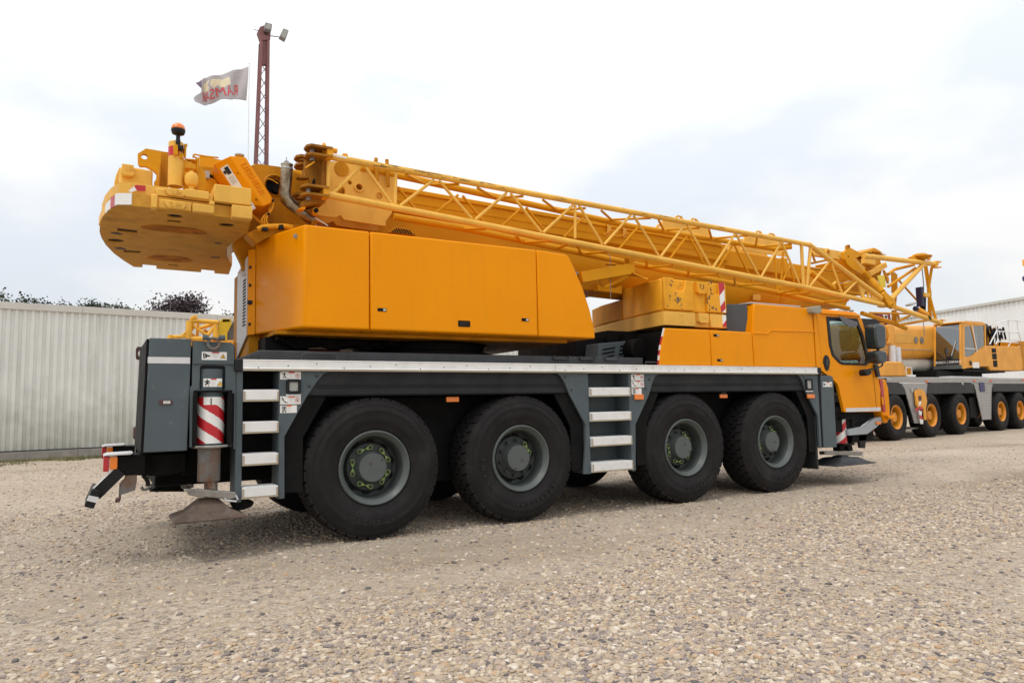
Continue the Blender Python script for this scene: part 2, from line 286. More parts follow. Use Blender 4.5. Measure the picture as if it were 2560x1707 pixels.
# ================================================================ SETTING
def gravel_mat():
    m = bpy.data.materials.new('gravel_ground'); m.use_nodes = True; N = m.node_tree.nodes; K = m.node_tree.links; b = N['Principled BSDF']
    tc = N.new('ShaderNodeTexCoord')
    def vor(scale):
        v = N.new('ShaderNodeTexVoronoi'); v.inputs['Scale'].default_value = scale; K.new(tc.outputs['Object'], v.inputs['Vector'])
        s = N.new('ShaderNodeSeparateColor'); K.new(v.outputs['Color'], s.inputs[0]); return v, s
    v, s = vor(22); v2, s2 = vor(60)
    def ramp(src):
        r = N.new('ShaderNodeValToRGB'); r.color_ramp.interpolation = 'CONSTANT'
        cols = [(0, (0.447, 0.356, 0.262)), (0.16, (0.559, 0.454, 0.342)), (0.34, (0.492, 0.383, 0.273)), (0.48, (0.346, 0.286, 0.241)), (0.62, (0.637, 0.540, 0.428)), (0.76, (0.424, 0.324, 0.225)), (0.88, (0.190, 0.157, 0.134)), (0.95, (0.686, 0.605, 0.503))]
        e = r.color_ramp.elements; e[0].position = 0; e[0].color = cols[0][1]+(1,); e[1].position = cols[1][0]; e[1].color = cols[1][1]+(1,)
        for p, c in cols[2:]:
            q = e.new(p); q.color = c+(1,)
        K.new(src, r.inputs[0]); return r
    r1 = ramp(s.outputs[0]); r2 = ramp(s2.outputs[1])
    mx = N.new('ShaderNodeMix'); mx.data_type = 'RGBA'; K.new(r1.outputs[0], mx.inputs[6]); K.new(r2.outputs[0], mx.inputs[7])
    nz = N.new('ShaderNodeTexNoise'); nz.inputs['Scale'].default_value = 0.9; nz.inputs['Detail'].default_value = 6; K.new(tc.outputs['Object'], nz.inputs['Vector']); K.new(nz.outputs[0], mx.inputs[0])
    # sandy fines between the stones, in drifts drawn out along the way the lorries drive
    mp = N.new('ShaderNodeMapping'); mp.inputs['Scale'].default_value = (0.16, 0.5, 1); mp.inputs['Rotation'].default_value = (0, 0, 0.12); K.new(tc.outputs['Object'], mp.inputs[0])
    n2 = N.new('ShaderNodeTexNoise'); n2.inputs['Scale'].default_value = 1.0; n2.inputs['Detail'].default_value = 7; n2.inputs['Roughness'].default_value = 0.62; K.new(mp.outputs[0], n2.inputs['Vector'])
    mr = N.new('ShaderNodeMapRange'); mr.inputs[1].default_value = 0.44; mr.inputs[2].default_value = 0.66; mr.inputs[3].default_value = 0.08; mr.inputs[4].default_value = 0.74; K.new(n2.outputs[0], mr.inputs[0])
    m2 = N.new('ShaderNodeMix'); m2.data_type = 'RGBA'; K.new(mr.outputs[0], m2.inputs[0]); K.new(mx.outputs[2], m2.inputs[6])
    n3 = N.new('ShaderNodeTexNoise'); n3.inputs['Scale'].default_value = 0.55; n3.inputs['Detail'].default_value = 5; K.new(tc.outputs['Object'], n3.inputs['Vector'])
    rs = N.new('ShaderNodeValToRGB'); rs.color_ramp.elements[0].position = 0.35; rs.color_ramp.elements[1].position = 0.7
    rs.color_ramp.elements[0].color = (0.45, 0.37, 0.280, 1); rs.color_ramp.elements[1].color = (0.61, 0.525, 0.425, 1); K.new(n3.outputs[0], rs.inputs[0]); K.new(rs.outputs[0], m2.inputs[7])
    # fine random grain, lighter and darker
    gr = N.new('ShaderNodeTexNoise'); gr.inputs['Scale'].default_value = 160; gr.inputs['Detail'].default_value = 3; K.new(tc.outputs['Object'], gr.inputs['Vector'])
    gm = N.new('ShaderNodeMapRange'); gm.inputs[1].default_value = 0.3; gm.inputs[2].default_value = 0.7; gm.inputs[3].default_value = 0.80; gm.inputs[4].default_value = 1.16; K.new(gr.outputs[0], gm.inputs[0])
    m3 = N.new('ShaderNodeMix'); m3.data_type = 'RGBA'; m3.blend_type = 'MULTIPLY'; m3.inputs[0].default_value = 1; K.new(m2.outputs[2], m3.inputs[6]); K.new(gm.outputs[0], m3.inputs[7])
    # earthy brown patches
    n5 = N.new('ShaderNodeTexNoise'); n5.inputs['Scale'].default_value = 0.8; n5.inputs['Detail'].default_value = 4; n5.inputs['Roughness'].default_value = 0.5; K.new(mp.outputs[0], n5.inputs['Vector'])
    m5 = N.new('ShaderNodeMapRange'); m5.inputs[1].default_value = 0.57; m5.inputs[2].default_value = 0.72; m5.inputs[3].default_value = 0; m5.inputs[4].default_value = 0.65; K.new(n5.outputs[0], m5.inputs[0])
    m4 = N.new('ShaderNodeMix'); m4.data_type = 'RGBA'; K.new(m5.outputs[0], m4.inputs[0]); K.new(m3.outputs[2], m4.inputs[6]); m4.inputs[7].default_value = (0.24, 0.18, 0.12, 1)
    K.new(m4.outputs[2], b.inputs['Base Color']); b.inputs['Roughness'].default_value = 0.9; b.inputs['Specular IOR Level'].default_value = 0.25
    ad = N.new('ShaderNodeMath'); ad.operation = 'MULTIPLY_ADD'; ad.inputs[1].default_value = -1.0; K.new(v.outputs['Distance'], ad.inputs[0]); K.new(gr.outputs[0], ad.inputs[2])
    a2 = N.new('ShaderNodeMath'); a2.operation = 'MULTIPLY_ADD'; a2.inputs[1].default_value = -0.6; K.new(v2.outputs['Distance'], a2.inputs[0]); K.new(ad.outputs[0], a2.inputs[2])
    bp = N.new('ShaderNodeBump'); bp.inputs['Strength'].default_value = 0.85; bp.inputs['Distance'].default_value = 0.014; K.new(a2.outputs[0], bp.inputs['Height']); K.new(bp.outputs[0], b.inputs['Normal'])
    M['gravel_ground'] = m
gravel_mat()

def ground_z(x, y):
    return 0.0
g = MB()
g.add([(-600, -600, 0), (600, -600, 0), (600, 600, 0), (-600, 600, 0)], [(0, 1, 2, 3)])
g.build('ground', 'gravel_ground', kind='structure', recalc=False, smooth=False)

def pebble_mat():
    m = bpy.data.materials.new('pebble'); m.use_nodes = True; N = m.node_tree.nodes; K = m.node_tree.links; b = N['Principled BSDF']
    oi = N.new('ShaderNodeObjectInfo'); r = N.new('ShaderNodeValToRGB'); r.color_ramp.interpolation = 'CONSTANT'
    cols = [(0, (0.424, 0.335, 0.241)), (0.14, (0.514, 0.421, 0.316)), (0.28, (0.368, 0.297, 0.241)), (0.40, (0.458, 0.351, 0.235)), (0.51, (0.302, 0.248, 0.219)), (0.62, (0.559, 0.470, 0.364)), (0.72, (0.402, 0.308, 0.235)), (0.82, (0.223, 0.184, 0.171)), (0.89, (0.447, 0.302, 0.182)), (0.925, (0.625, 0.551, 0.460)), (0.96, (0.122, 0.106, 0.102))]
    e = r.color_ramp.elements; e[0].position = 0; e[0].color = cols[0][1]+(1,); e[1].position = cols[1][0]; e[1].color = cols[1][1]+(1,)
    for p, c in cols[2:]:
        q = e.new(p); q.color = c+(1,)
    K.new(oi.outputs['Random'], r.inputs[0])
    tc = N.new('ShaderNodeTexCoord'); n = N.new('ShaderNodeTexNoise'); n.inputs['Scale'].default_value = 2.2; n.inputs['Detail'].default_value = 4; K.new(tc.outputs['Object'], n.inputs['Vector'])
    mr = N.new('ShaderNodeMapRange'); mr.inputs[1].default_value = 0.25; mr.inputs[2].default_value = 0.75; mr.inputs[3].default_value = 0.78; mr.inputs[4].default_value = 1.2; K.new(n.outputs[0], mr.inputs[0])
    mx = N.new('ShaderNodeMix'); mx.data_type = 'RGBA'; mx.blend_type = 'MULTIPLY'; mx.inputs[0].default_value = 1; K.new(r.outputs[0], mx.inputs[6]); K.new(mr.outputs[0], mx.inputs[7])
    K.new(mx.outputs[2], b.inputs['Base Color']); b.inputs['Roughness'].default_value = 0.72; b.inputs['Specular IOR Level'].default_value = 0.35
    M['pebble'] = m
pebble_mat()

def pebbles():
    # patch of ground in front of the crane; the loose stones lie thick near the photographer and thin out in the wheel tracks
    x0, x1, y0, y1, st = -14.0, 30.0, -7.6, 18.0, 0.4
    nx, ny = int((x1-x0)/st), int((y1-y0)/st)
    vs, fs, dens = [], [], []
    for j in range(ny+1):
        for i in range(nx+1):
            x, y = x0+i*st, y0+j*st
            vs.append((x, y, 0.001))
            n = noise.fractal(Vector((x*0.22, y*0.6, 3.1)), 0.9, 2.0, 4)
            dist = math.hypot(x+2.51, y+7.14)
            near = max(0.0, min(1.0, (6.8-dist)/3.2))
            side = max(0.0, min(1.0, (x-1.0)/5.0))*0.55 if y < -1.0 else 0.25
            d = max(near, side)+n*0.75*(1-near*0.35)
            d -= 0.75*math.exp(-((y+1.9-0.1*x)/0.75)**2)*max(0.0, min(1.0, (4.5-x)/4.0))+0.45*math.exp(-((y+0.35)/0.5)**2)
            d = max(0.07, min(1.0, d))
            d *= max(0.10, min(1.0, (15.0-dist)/6.5)) if dist > 8.5 else 1.0
            if dist > 24: d = 0
            dens.append(d)
    for j in range(ny):
        for i in range(nx):
            a = j*(nx+1)+i
            x, y = x0+i*st, y0+j*st
            dx, dy = x+2.51, y+7.14
            fw = dx*0.506+dy*0.863; rt = dx*0.863-dy*0.506
            if fw < 2.6 or abs(rt) > fw*0.80+0.4 or max(dens[a], dens[a+1]) <= 0 or (y > 3.5 and -2 < x < 8 and y < 3.4): continue
            fs.append((a, a+1, a+nx+2, a+nx+1))
    me = bpy.data.meshes.new('pebbles'); me.from_pydata(vs, [], fs)
    at = me.attributes.new('dens', 'FLOAT', 'POINT'); at.data.foreach_set('value', dens)
    o = bpy.data.objects.new('pebbles', me); COL.objects.link(o); o['kind'] = 'stuff'
    ng = bpy.data.node_groups.new('scatter_pebbles', 'GeometryNodeTree')
    ng.interface.new_socket('Geometry', in_out='INPUT', socket_type='NodeSocketGeometry'); ng.interface.new_socket('Geometry', in_out='OUTPUT', socket_type='NodeSocketGeometry')
    N = ng.nodes; K = ng.links
    gi = N.new('NodeGroupInput'); go = N.new('NodeGroupOutput')
    na = N.new('GeometryNodeInputNamedAttribute'); na.data_type = 'FLOAT'; na.inputs[0].default_value = 'dens'
    mu = N.new('ShaderNodeMath'); mu.operation = 'MULTIPLY'; mu.inputs[1].default_value = 4200; K.new(na.outputs[0], mu.inputs[0])
    dp = N.new('GeometryNodeDistributePointsOnFaces'); K.new(gi.outputs[0], dp.inputs['Mesh']); K.new(mu.outputs[0], dp.inputs['Density'])
    ico = N.new('GeometryNodeMeshIcoSphere'); ico.inputs['Radius'].default_value = 1; ico.inputs['Subdivisions'].default_value = 2
    nt = N.new('ShaderNodeTexNoise'); nt.inputs['Scale'].default_value = 0.75; nt.inputs['Detail'].default_value = 2
    pos = N.new('GeometryNodeInputPosition'); K.new(pos.outputs[0], nt.inputs['Vector'])
    sc = N.new('ShaderNodeVectorMath'); sc.operation = 'MULTIPLY_ADD'
    sb = N.new('ShaderNodeVectorMath'); sb.operation = 'SUBTRACT'; sb.inputs[1].default_value = (0.5, 0.5, 0.5); K.new(nt.outputs['Color'], sb.inputs[0])
    K.new(sb.outputs[0], sc.inputs[0]); sc.inputs[1].default_value = (0.9, 0.9, 0.9); K.new(pos.outputs[0], sc.inputs[2])
    sp = N.new('GeometryNodeSetPosition'); K.new(ico.outputs[0], sp.inputs['Geometry']); K.new(sc.outputs[0], sp.inputs['Position'])
    ss = N.new('GeometryNodeSetShadeSmooth'); K.new(sp.outputs[0], ss.inputs['Geometry'])
    sm = N.new('GeometryNodeSetMaterial'); sm.inputs['Material'].default_value = M['pebble']; K.new(ss.outputs[0], sm.inputs['Geometry'])
    ip = N.new('GeometryNodeInstanceOnPoints'); K.new(dp.outputs['Points'], ip.inputs['Points']); K.new(sm.outputs[0], ip.inputs['Instance'])
    rv = N.new('FunctionNodeRandomValue'); rv.data_type = 'FLOAT_VECTOR'; rv.inputs[0].default_value = (-0.35, -0.35, 0); rv.inputs[1].default_value = (0.35, 0.35, 6.283); rv.inputs['Seed'].default_value = 3
    K.new(rv.outputs[0], ip.inputs['Rotation'])
    r1 = N.new('FunctionNodeRandomValue'); r1.data_type = 'FLOAT'; r1.inputs[2].default_value = 0.0; r1.inputs[3].default_value = 1.0; r1.inputs['Seed'].default_value = 8
    pw = N.new('ShaderNodeMath'); pw.operation = 'POWER'; pw.inputs[1].default_value = 3.2; K.new(r1.outputs[1], pw.inputs[0])
    mm = N.new('ShaderNodeMath'); mm.operation = 'MULTIPLY_ADD'; mm.inputs[1].default_value = 0.0185; mm.inputs[2].default_value = 0.0058; K.new(pw.outputs[0], mm.inputs[0])
    r2 = N.new('FunctionNodeRandomValue'); r2.data_type = 'FLOAT_VECTOR'; r2.inputs[0].default_value = (0.85, 0.6, 0.36); r2.inputs[1].default_value = (1.5, 1.05, 0.7); r2.inputs['Seed'].default_value = 5
    vm = N.new('ShaderNodeVectorMath'); vm.operation = 'SCALE'; K.new(r2.outputs[0], vm.inputs[0]); K.new(mm.outputs[0], vm.inputs['Scale']); K.new(vm.outputs[0], ip.inputs['Scale'])
    K.new(ip.outputs[0], go.inputs[0])
    md = o.modifiers.new('scatter', 'NODES'); md.node_group = ng
pebbles()

# ---- corrugated boundary fence
def fence():
    t = thing('corrugated_fence', 'long pale grey corrugated metal fence with a flat top capping behind the big crane', 'fence', (-5.1, 19.4, 0), math.radians(8))
    pit = 0.21
    prof = []
    for k in range(5):
        b = k*pit
        prof += [(b, 0), (b+0.075, 0), (b+0.105, -0.045), (b+0.18, -0.045)]
    prof.append((5*pit, 0))
    m = MB(); n = len(prof)
    zz = [0.29, 1.75, 3.2, 4.72]
    for z in zz: m.v += [(p[0], p[1], z) for p in prof]
    for z in zz: m.v += [(p[0], p[1]+0.006, z) for p in prof]
    for k in range(3):
        for i in range(n-1):
            m.f.append((k*n+i, k*n+i+1, (k+1)*n+i+1, (k+1)*n+i)); m.mi.append(0)
            o = 4*n; m.f.append((o+k*n+i, o+(k+1)*n+i, o+(k+1)*n+i+1, o+k*n+i+1)); m.mi.append(0)
    sh = m.build('sheet', 'sheet_metal', t, recalc=False, ang=30)
    sh.location.x = -6.3
    rnd = random.Random(2)
    for i in range(1, 54):
        c = sh.copy(); COL.objects.link(c); c.parent = t; c.location = (-6.3+i*1.05, rnd.uniform(-0.004, 0.004), 0)
    for i in range(14):
        x = -6.3+i*4.2
        MB().box(x+0.003, x+4.197, -0.085, 0.03, 4.66, 4.875).build('top_capping', 'cap_flashing', t, bevel=0.008)
        MB().box(x+0.004, x+4.196, -0.075, 0.12, -0.2, 0.275).build('plinth', 'concrete', t, bevel=0.012)
    m = MB()
    for i in range(14): m.box(-6.3+i*4.2, -6.3+i*4.2+4.19, -0.07, -0.01, 0.276, 0.315)
    m.build('base_rail', 'dark_grey', t)
    for i in range(26):
        x = -6+i*2.1
        MB().box(x, x+0.08, 0.02, 0.1, 0, 4.6).build('post', 'concrete', t)
fence()

# ---- thin grass at the foot of the fence
def grass():
    rnd = random.Random(11); m = MB()
    for i in range(9000):
        x = rnd.uniform(-7.5, 8); y = 19.2+0.14*(x+5.1)-abs(rnd.gauss(0, 1.0))
        if noise.noise(Vector((x*0.9, y*1.2, 0.5))) < -0.08: continue
        h = rnd.uniform(0.03, 0.12); w = rnd.uniform(0.008, 0.02); a = rnd.uniform(0, 6.28); l = rnd.uniform(-0.06, 0.06)
        dx, dy = math.cos(a)*w, math.sin(a)*w
        m.add([(x-dx, y-dy, 0), (x+dx, y+dy, 0), (x+l, y+l*0.5, h)], [(0, 1, 2)])
    m.build('grass', 'grass_blade', kind='stuff', recalc=False, smooth=False)
grass()

# ---- pale hall on the right
def hall():
    A = Vector((45.39, 18.85, 0)); B = Vector((43.53, 12.83, 0)); u = (B-A).normalized(); nrm = Vector((-u.y, u.x, 0))
    if nrm.x > 0: nrm = -nrm
    H = 6.98; t = thing('corrugated_hall', 'pale grey hall of tall corrugated sheets behind the second crane on the right', 'building')
    pit = 0.31
    base = A-u*22
    wd = 8*pit
    for s in range(17):
        m = MB(); pr = []
        for k in range(8):
            b = k*pit; pr += [(b, 0), (b+0.17, 0), (b+0.20, 0.05), (b+0.28, 0.05)]
        pr.append((wd, 0)); n = len(pr)
        for z in (0.3, H-0.12):
            for a, d in pr:
                p = base+u*(s*wd+a)+nrm*d; m.v.append((p.x, p.y, z))
        for i in range(n-1): m.f.append((i, i+1, n+i+1, n+i)); m.mi.append(0)
        m.build('wall_sheet', 'hall_metal', t, recalc=False, ang=30)
        p, q = base+u*(s*wd+0.003), base+u*(s*wd+wd-0.003)
        MB().beam(p+nrm*0.06+Vector((0, 0, H-0.06)), q+nrm*0.06+Vector((0, 0, H-0.06)), 0.2, 0.16).build('eaves_trim', 'cap_flashing', t)
        MB().beam(p+nrm*0.03+Vector((0, 0, 0.15)), q+nrm*0.03+Vector((0, 0, 0.15)), 0.2, 0.3).build('plinth', 'concrete', t)
    m = MB(); e = base+u*17*wd
    back = -nrm*14
    m.loft([base+Vector((0, 0, H-0.2)), e+Vector((0, 0, H-0.2)), e+back+Vector((0, 0, H+0.9)), base+back+Vector((0, 0, H+0.9))],
           [base+Vector((0, 0, H-0.1)), e+Vector((0, 0, H-0.1)), e+back+Vector((0, 0, H+1.0)), base+back+Vector((0, 0, H+1.0))])
    m.build('roof', 'hall_metal', t)
hall()

# ---- trees beyond the fence
def tree(name, label, x, y, h, rx, rz, lm, n, leaf, seed, spiky=False, group='trees beyond the fence'):
    t = thing(name, label, 'tree', (x, y, 0), 0, group)
    rnd = random.Random(seed); tr = MB()
    tr.path([(0, 0, 0), (0.1, 0, h*0.3), (-0.1, 0.1, h*0.62), (0, 0, h*0.9)], [h*0.035, h*0.028, h*0.018, h*0.006], 8)
    cl = []
    for i in range(46):
        a = rnd.uniform(0, 6.283); rr = rnd.uniform(0.25, 0.95); ph = rnd.uniform(-0.6, 1.0)
        w = math.sqrt(max(0.05, 1-ph*ph))*rr if not spiky else (1-(ph+0.6)/1.7)*rr
        c = Vector((rx*w*math.cos(a), rx*w*math.sin(a), h-rz+rz*ph*0.92)); cl.append(c)
        s = Vector((0, 0, max(0.3*h, c.z-rz*0.5)))
        tr.path([s, (s+c)/2+Vector((0, 0, 0.1)), c], [0.06, 0.035, 0.012], 5)
    tr.build('trunk', 'bark', t)
    m = MB()
    for i in range(n):
        c = rnd.choice(cl); s = rx*0.17
        p = c+Vector((rnd.gauss(0, s), rnd.gauss(0, s), rnd.gauss(0, s*0.62)))
        d = Vector((rnd.gauss(0, 1), rnd.gauss(0, 1), rnd.gauss(0, 0.6))).normalized(); e = d.cross(Vector((rnd.gauss(0, 1), rnd.gauss(0, 1), rnd.gauss(0, 1)))).normalized()
        L_ = leaf*rnd.uniform(0.6, 1.3); w = L_*0.42
        m.add([p, p+d*L_*0.5+e*w, p+d*L_, p+d*L_*0.5-e*w], [(0, 1, 2, 3)])
    m.build('crown', lm, t, recalc=False, smooth=False)
for nm, lb, c, rx, rz, lm, n, leaf, seed, sp in (
    ('beech_tree', 'dark purple leaved tree showing above the fence left of the orange engine cover', (2.27,44.0,8.841), 2.9, 2.3, 'leaf_purple', 8500, 0.17, 3, False),
    ('conifer_tree', 'spiky dark green tree top leftmost above the fence', (-6.386,46.0,8.481), 2.6, 1.2, 'leaf_dark', 3600, 0.16, 4, True),
    ('leafy_tree', 'low dark reddish tree top just showing over the middle of the fence', (-3.37,46.0,8.452), 2.3, 1.2, 'leaf_dark', 6000, 0.16, 5, False),
    ('leafy_tree', 'small pale green tree top barely rising above the fence capping', (-1.485,48.0,8.605), 1.9, 1.1, 'leaf_green', 3500, 0.15, 6, False),
    ('leafy_tree', 'green tree at the left edge of the photo rising over the fence', (-8.237,46.0,9.109), 1.6, 2.0, 'leaf_green', 4500, 0.16, 7, False),
    ('leafy_tree', 'dark tree half hidden behind the grey grille of the orange engine cover', (5.362,40.0,7.517), 1.6, 1.4, 'leaf_dark', 4500, 0.16, 8, False)):
    tree(nm, lb, c[0], c[1], c[2], rx, rz, lm, n, leaf, seed, sp)

# ---- light mast and flag
def light_mast():
    Y = 34.0
    t = thing('light_mast', 'tall reddish steel lattice mast with grey floodlights on its head', 'light mast', (5.234,34.0,15.492)[:2]+(0,))
    o = t.location
    Lt = Vector((5.146,34.0,22.785)); Lb = Vector((4.941,34.0,15.446)); Rt = Vector((5.529,34.0,22.881)); Rb = Vector((5.529,34.0,15.539))
    Lb = Lt+(Lb-Lt)*(Lt.z/(Lt.z-Lb.z)); Rb = Rt+(Rb-Rt)*(Rt.z/(Rt.z-Rb.z)); dy = Vector((0, 0.42, 0))
    for a, b in ((Lb, Lt), (Rb, Rt)):
        for k in (0, 1):
            MB().beam(a+dy*k-o, b+dy*k-o, 0.15, 0.10, up=(0, 1, 0)).build('mast_leg', 'mast_paint', t)
    nseg = 26
    z0, z1 = 0.3, (5.351,34.0,21.469)[2]
    for i in range(nseg):
        f0, f1 = (z0+(z1-z0)*i/nseg)/Lt.z, (z0+(z1-z0)*(i+1)/nseg)/Lt.z
        pl = lambda f: Lb+(Lt-Lb)*f; pr = lambda f: Rb+(Rt-Rb)*f
        MB().beam(pl(f1)-o, pr(f0)-o, 0.035, 0.035).build('lattice_bar', 'mast_paint', t)
        MB().beam(pl(f0)+dy-o, pr(f1)+dy-o, 0.035, 0.035).build('lattice_bar', 'mast_paint', t)
    MB().prism([(p[0]-o.x, p[1]) for p in [(5.157,22.853),(5.505,22.941),(5.519,21.495),(5.208,21.422)]], 'y', 34.05-o.y, 34.35-o.y).build('head_plate', 'mast_paint', t)
    MB().plate([(p[0]-o.x, p[1]) for p in [(4.942,23.352),(5.059,23.61),(5.298,23.752),(5.57,23.745),(5.645,23.436),(5.625,22.971),(5.133,22.814)]], [([(5.381,23.289)][0][0]-o.x, [(5.381,23.289)][0][1], 0.13)], 'y', 33.95-o.y, 34.45-o.y).build('mast_head', 'mast_paint', t)
    MB().tube(Vector((4.704,34.0,23.374))-o, Vector((4.972,34.0,23.359))-o, 0.02).build('lamp_arm', 'floodlight_grey', t)
    MB().path([Vector((5.635,34.0,23.223))-o, Vector((5.878,34.0,23.246))-o, Vector((6.122,34.0,23.295))-o], 0.03).build('lamp_arm', 'floodlight_grey', t)
    for q, y in (([(5.281,23.781),(5.66,23.764),(5.621,23.336),(5.213,23.341)], 33.6), ([(6.364,23.841),(6.675,23.782),(6.481,23.135),(6.135,23.265)], 33.9)):
        m = MB(); m.prism([(a-o.x, b) for a, b in q], 'y', y-o.y, y+0.34-o.y)
        f = m.build('floodlight', 'floodlight_grey', t, bevel=0.03)
        c = (sum(a for a, b in q)/4-o.x, sum(b for a, b in q)/4)
        m = MB(); m.prism([(c[0]+(a-o.x-c[0])*0.72, c[1]+(b-c[1])*0.72) for a, b in q], 'y', y-o.y-0.012, y-o.y+0.01); m.build('lamp_glass', 'lens_clear', f)
light_mast()
def flag():
    Y = 33
    top = [(4.271,33.0,20.608),(3.857,33.0,20.381),(3.447,33.0,20.206),(2.872,33.0,19.817),(2.516,33.0,19.617),(2.177,33.0,19.501),(2.009,33.0,19.451),(1.857,33.0,19.326),(1.672,33.0,19.12)]
    bot = [(4.198,33.0,18.62),(3.762,33.0,18.562),(3.572,33.0,18.571),(3.326,33.0,18.408),(2.85,33.0,18.39),(2.399,33.0,18.09),(2.202,33.0,17.987),(2.021,33.0,17.916),(1.707,33.0,17.899)]
    def edge(E, u):
        f = u*(len(E)-1); i = min(int(f), len(E)-2); f -= i
        return Vector(E[i])*(1-f)+Vector(E[i+1])*f
    px, pz = (4.271,33.0,20.608)[0], (4.271,33.0,20.608)[2]
    pole = thing('flag_pole', 'thin pale flag pole behind the rear counterweights', 'flag pole', (px+0.05, 33, 0))
    MB().tube((0, 0, 0), (0, 0, pz+0.15), 0.045, 10, 0.018).build('shaft', 'pole_white', pole)
    MB().ball((0, 0, pz+0.18), 0.04).build('finial', 'pole_white', pole)
    t = thing('flag', 'grey company flag with red lettering and a pale badge blowing from its pole', 'flag', (px, 33, pz))
    o = t.location
    wav = lambda u, v: 0.20*math.sin(u*9+v*1.5)*u**0.6+0.07*math.sin(u*21-v*4)
    def at(u, v):
        p = edge(top, u)*(1-v)+edge(bot, u)*v
        if u > 0.9: p.x += 0.22*(u-0.9)/0.1*math.sin(v*6.0-0.4)
        p.y += wav(u, v); return p-o
    m = MB(); nu, nv = 64, 26
    for j in range(nv+1):
        for i in range(nu+1): m.v.append(at(i/nu, j/nv))
    for j in range(nv):
        for i in range(nu):
            u, v = (i+.5)/nu, (j+.5)/nv; k = 0
            if 0.30 < u < 0.80 and 0.16+0.10*abs(u-.55) < v < 0.50 and noise.noise(Vector((u*9, v*5, 1))) > -0.28: k = 1
            if u > 0.86 and v < 0.28-(0.9-u)*0.4: k = 2
            a = j*(nu+1)+i; m.f.append((a, a+1, a+nu+2, a+nu+1)); m.mi.append(k)
    c = m.build('cloth', ['flag_cloth', 'flag_cream', 'flag_dark'], t, recalc=False, ang=80)
    so = c.modifiers.new('thick', 'SOLIDIFY'); so.thickness = 0.006
    # lettering printed on the cloth, seen from the back: mirrored
    m = MB(); m.curve('FONT', 0.002, lambda v: (v[0], v[1], v[2]), text='RAMSAR', size=0.30)
    xs = [v[0] for v in m.v]; w = max(xs)-min(xs); x0 = min(xs)
    m.v = [tuple(at(0.16+0.74*(x-x0)/w, 0.70-y*1.7)+Vector((0, -0.02+z*6, 0))) for x, y, z in m.v]
    m.build('lettering', 'flag_red', t, recalc=False)
flag()


# ================================================================ THE BIG CRANE
CR = thing('mobile_crane', 'big orange four-axle mobile crane with grey chassis and folded lattice jib, nearest the camera', 'mobile crane')
YC = 1.45
AX = (0.0, 1.779, 4.387, 6.179)
R = 0.74

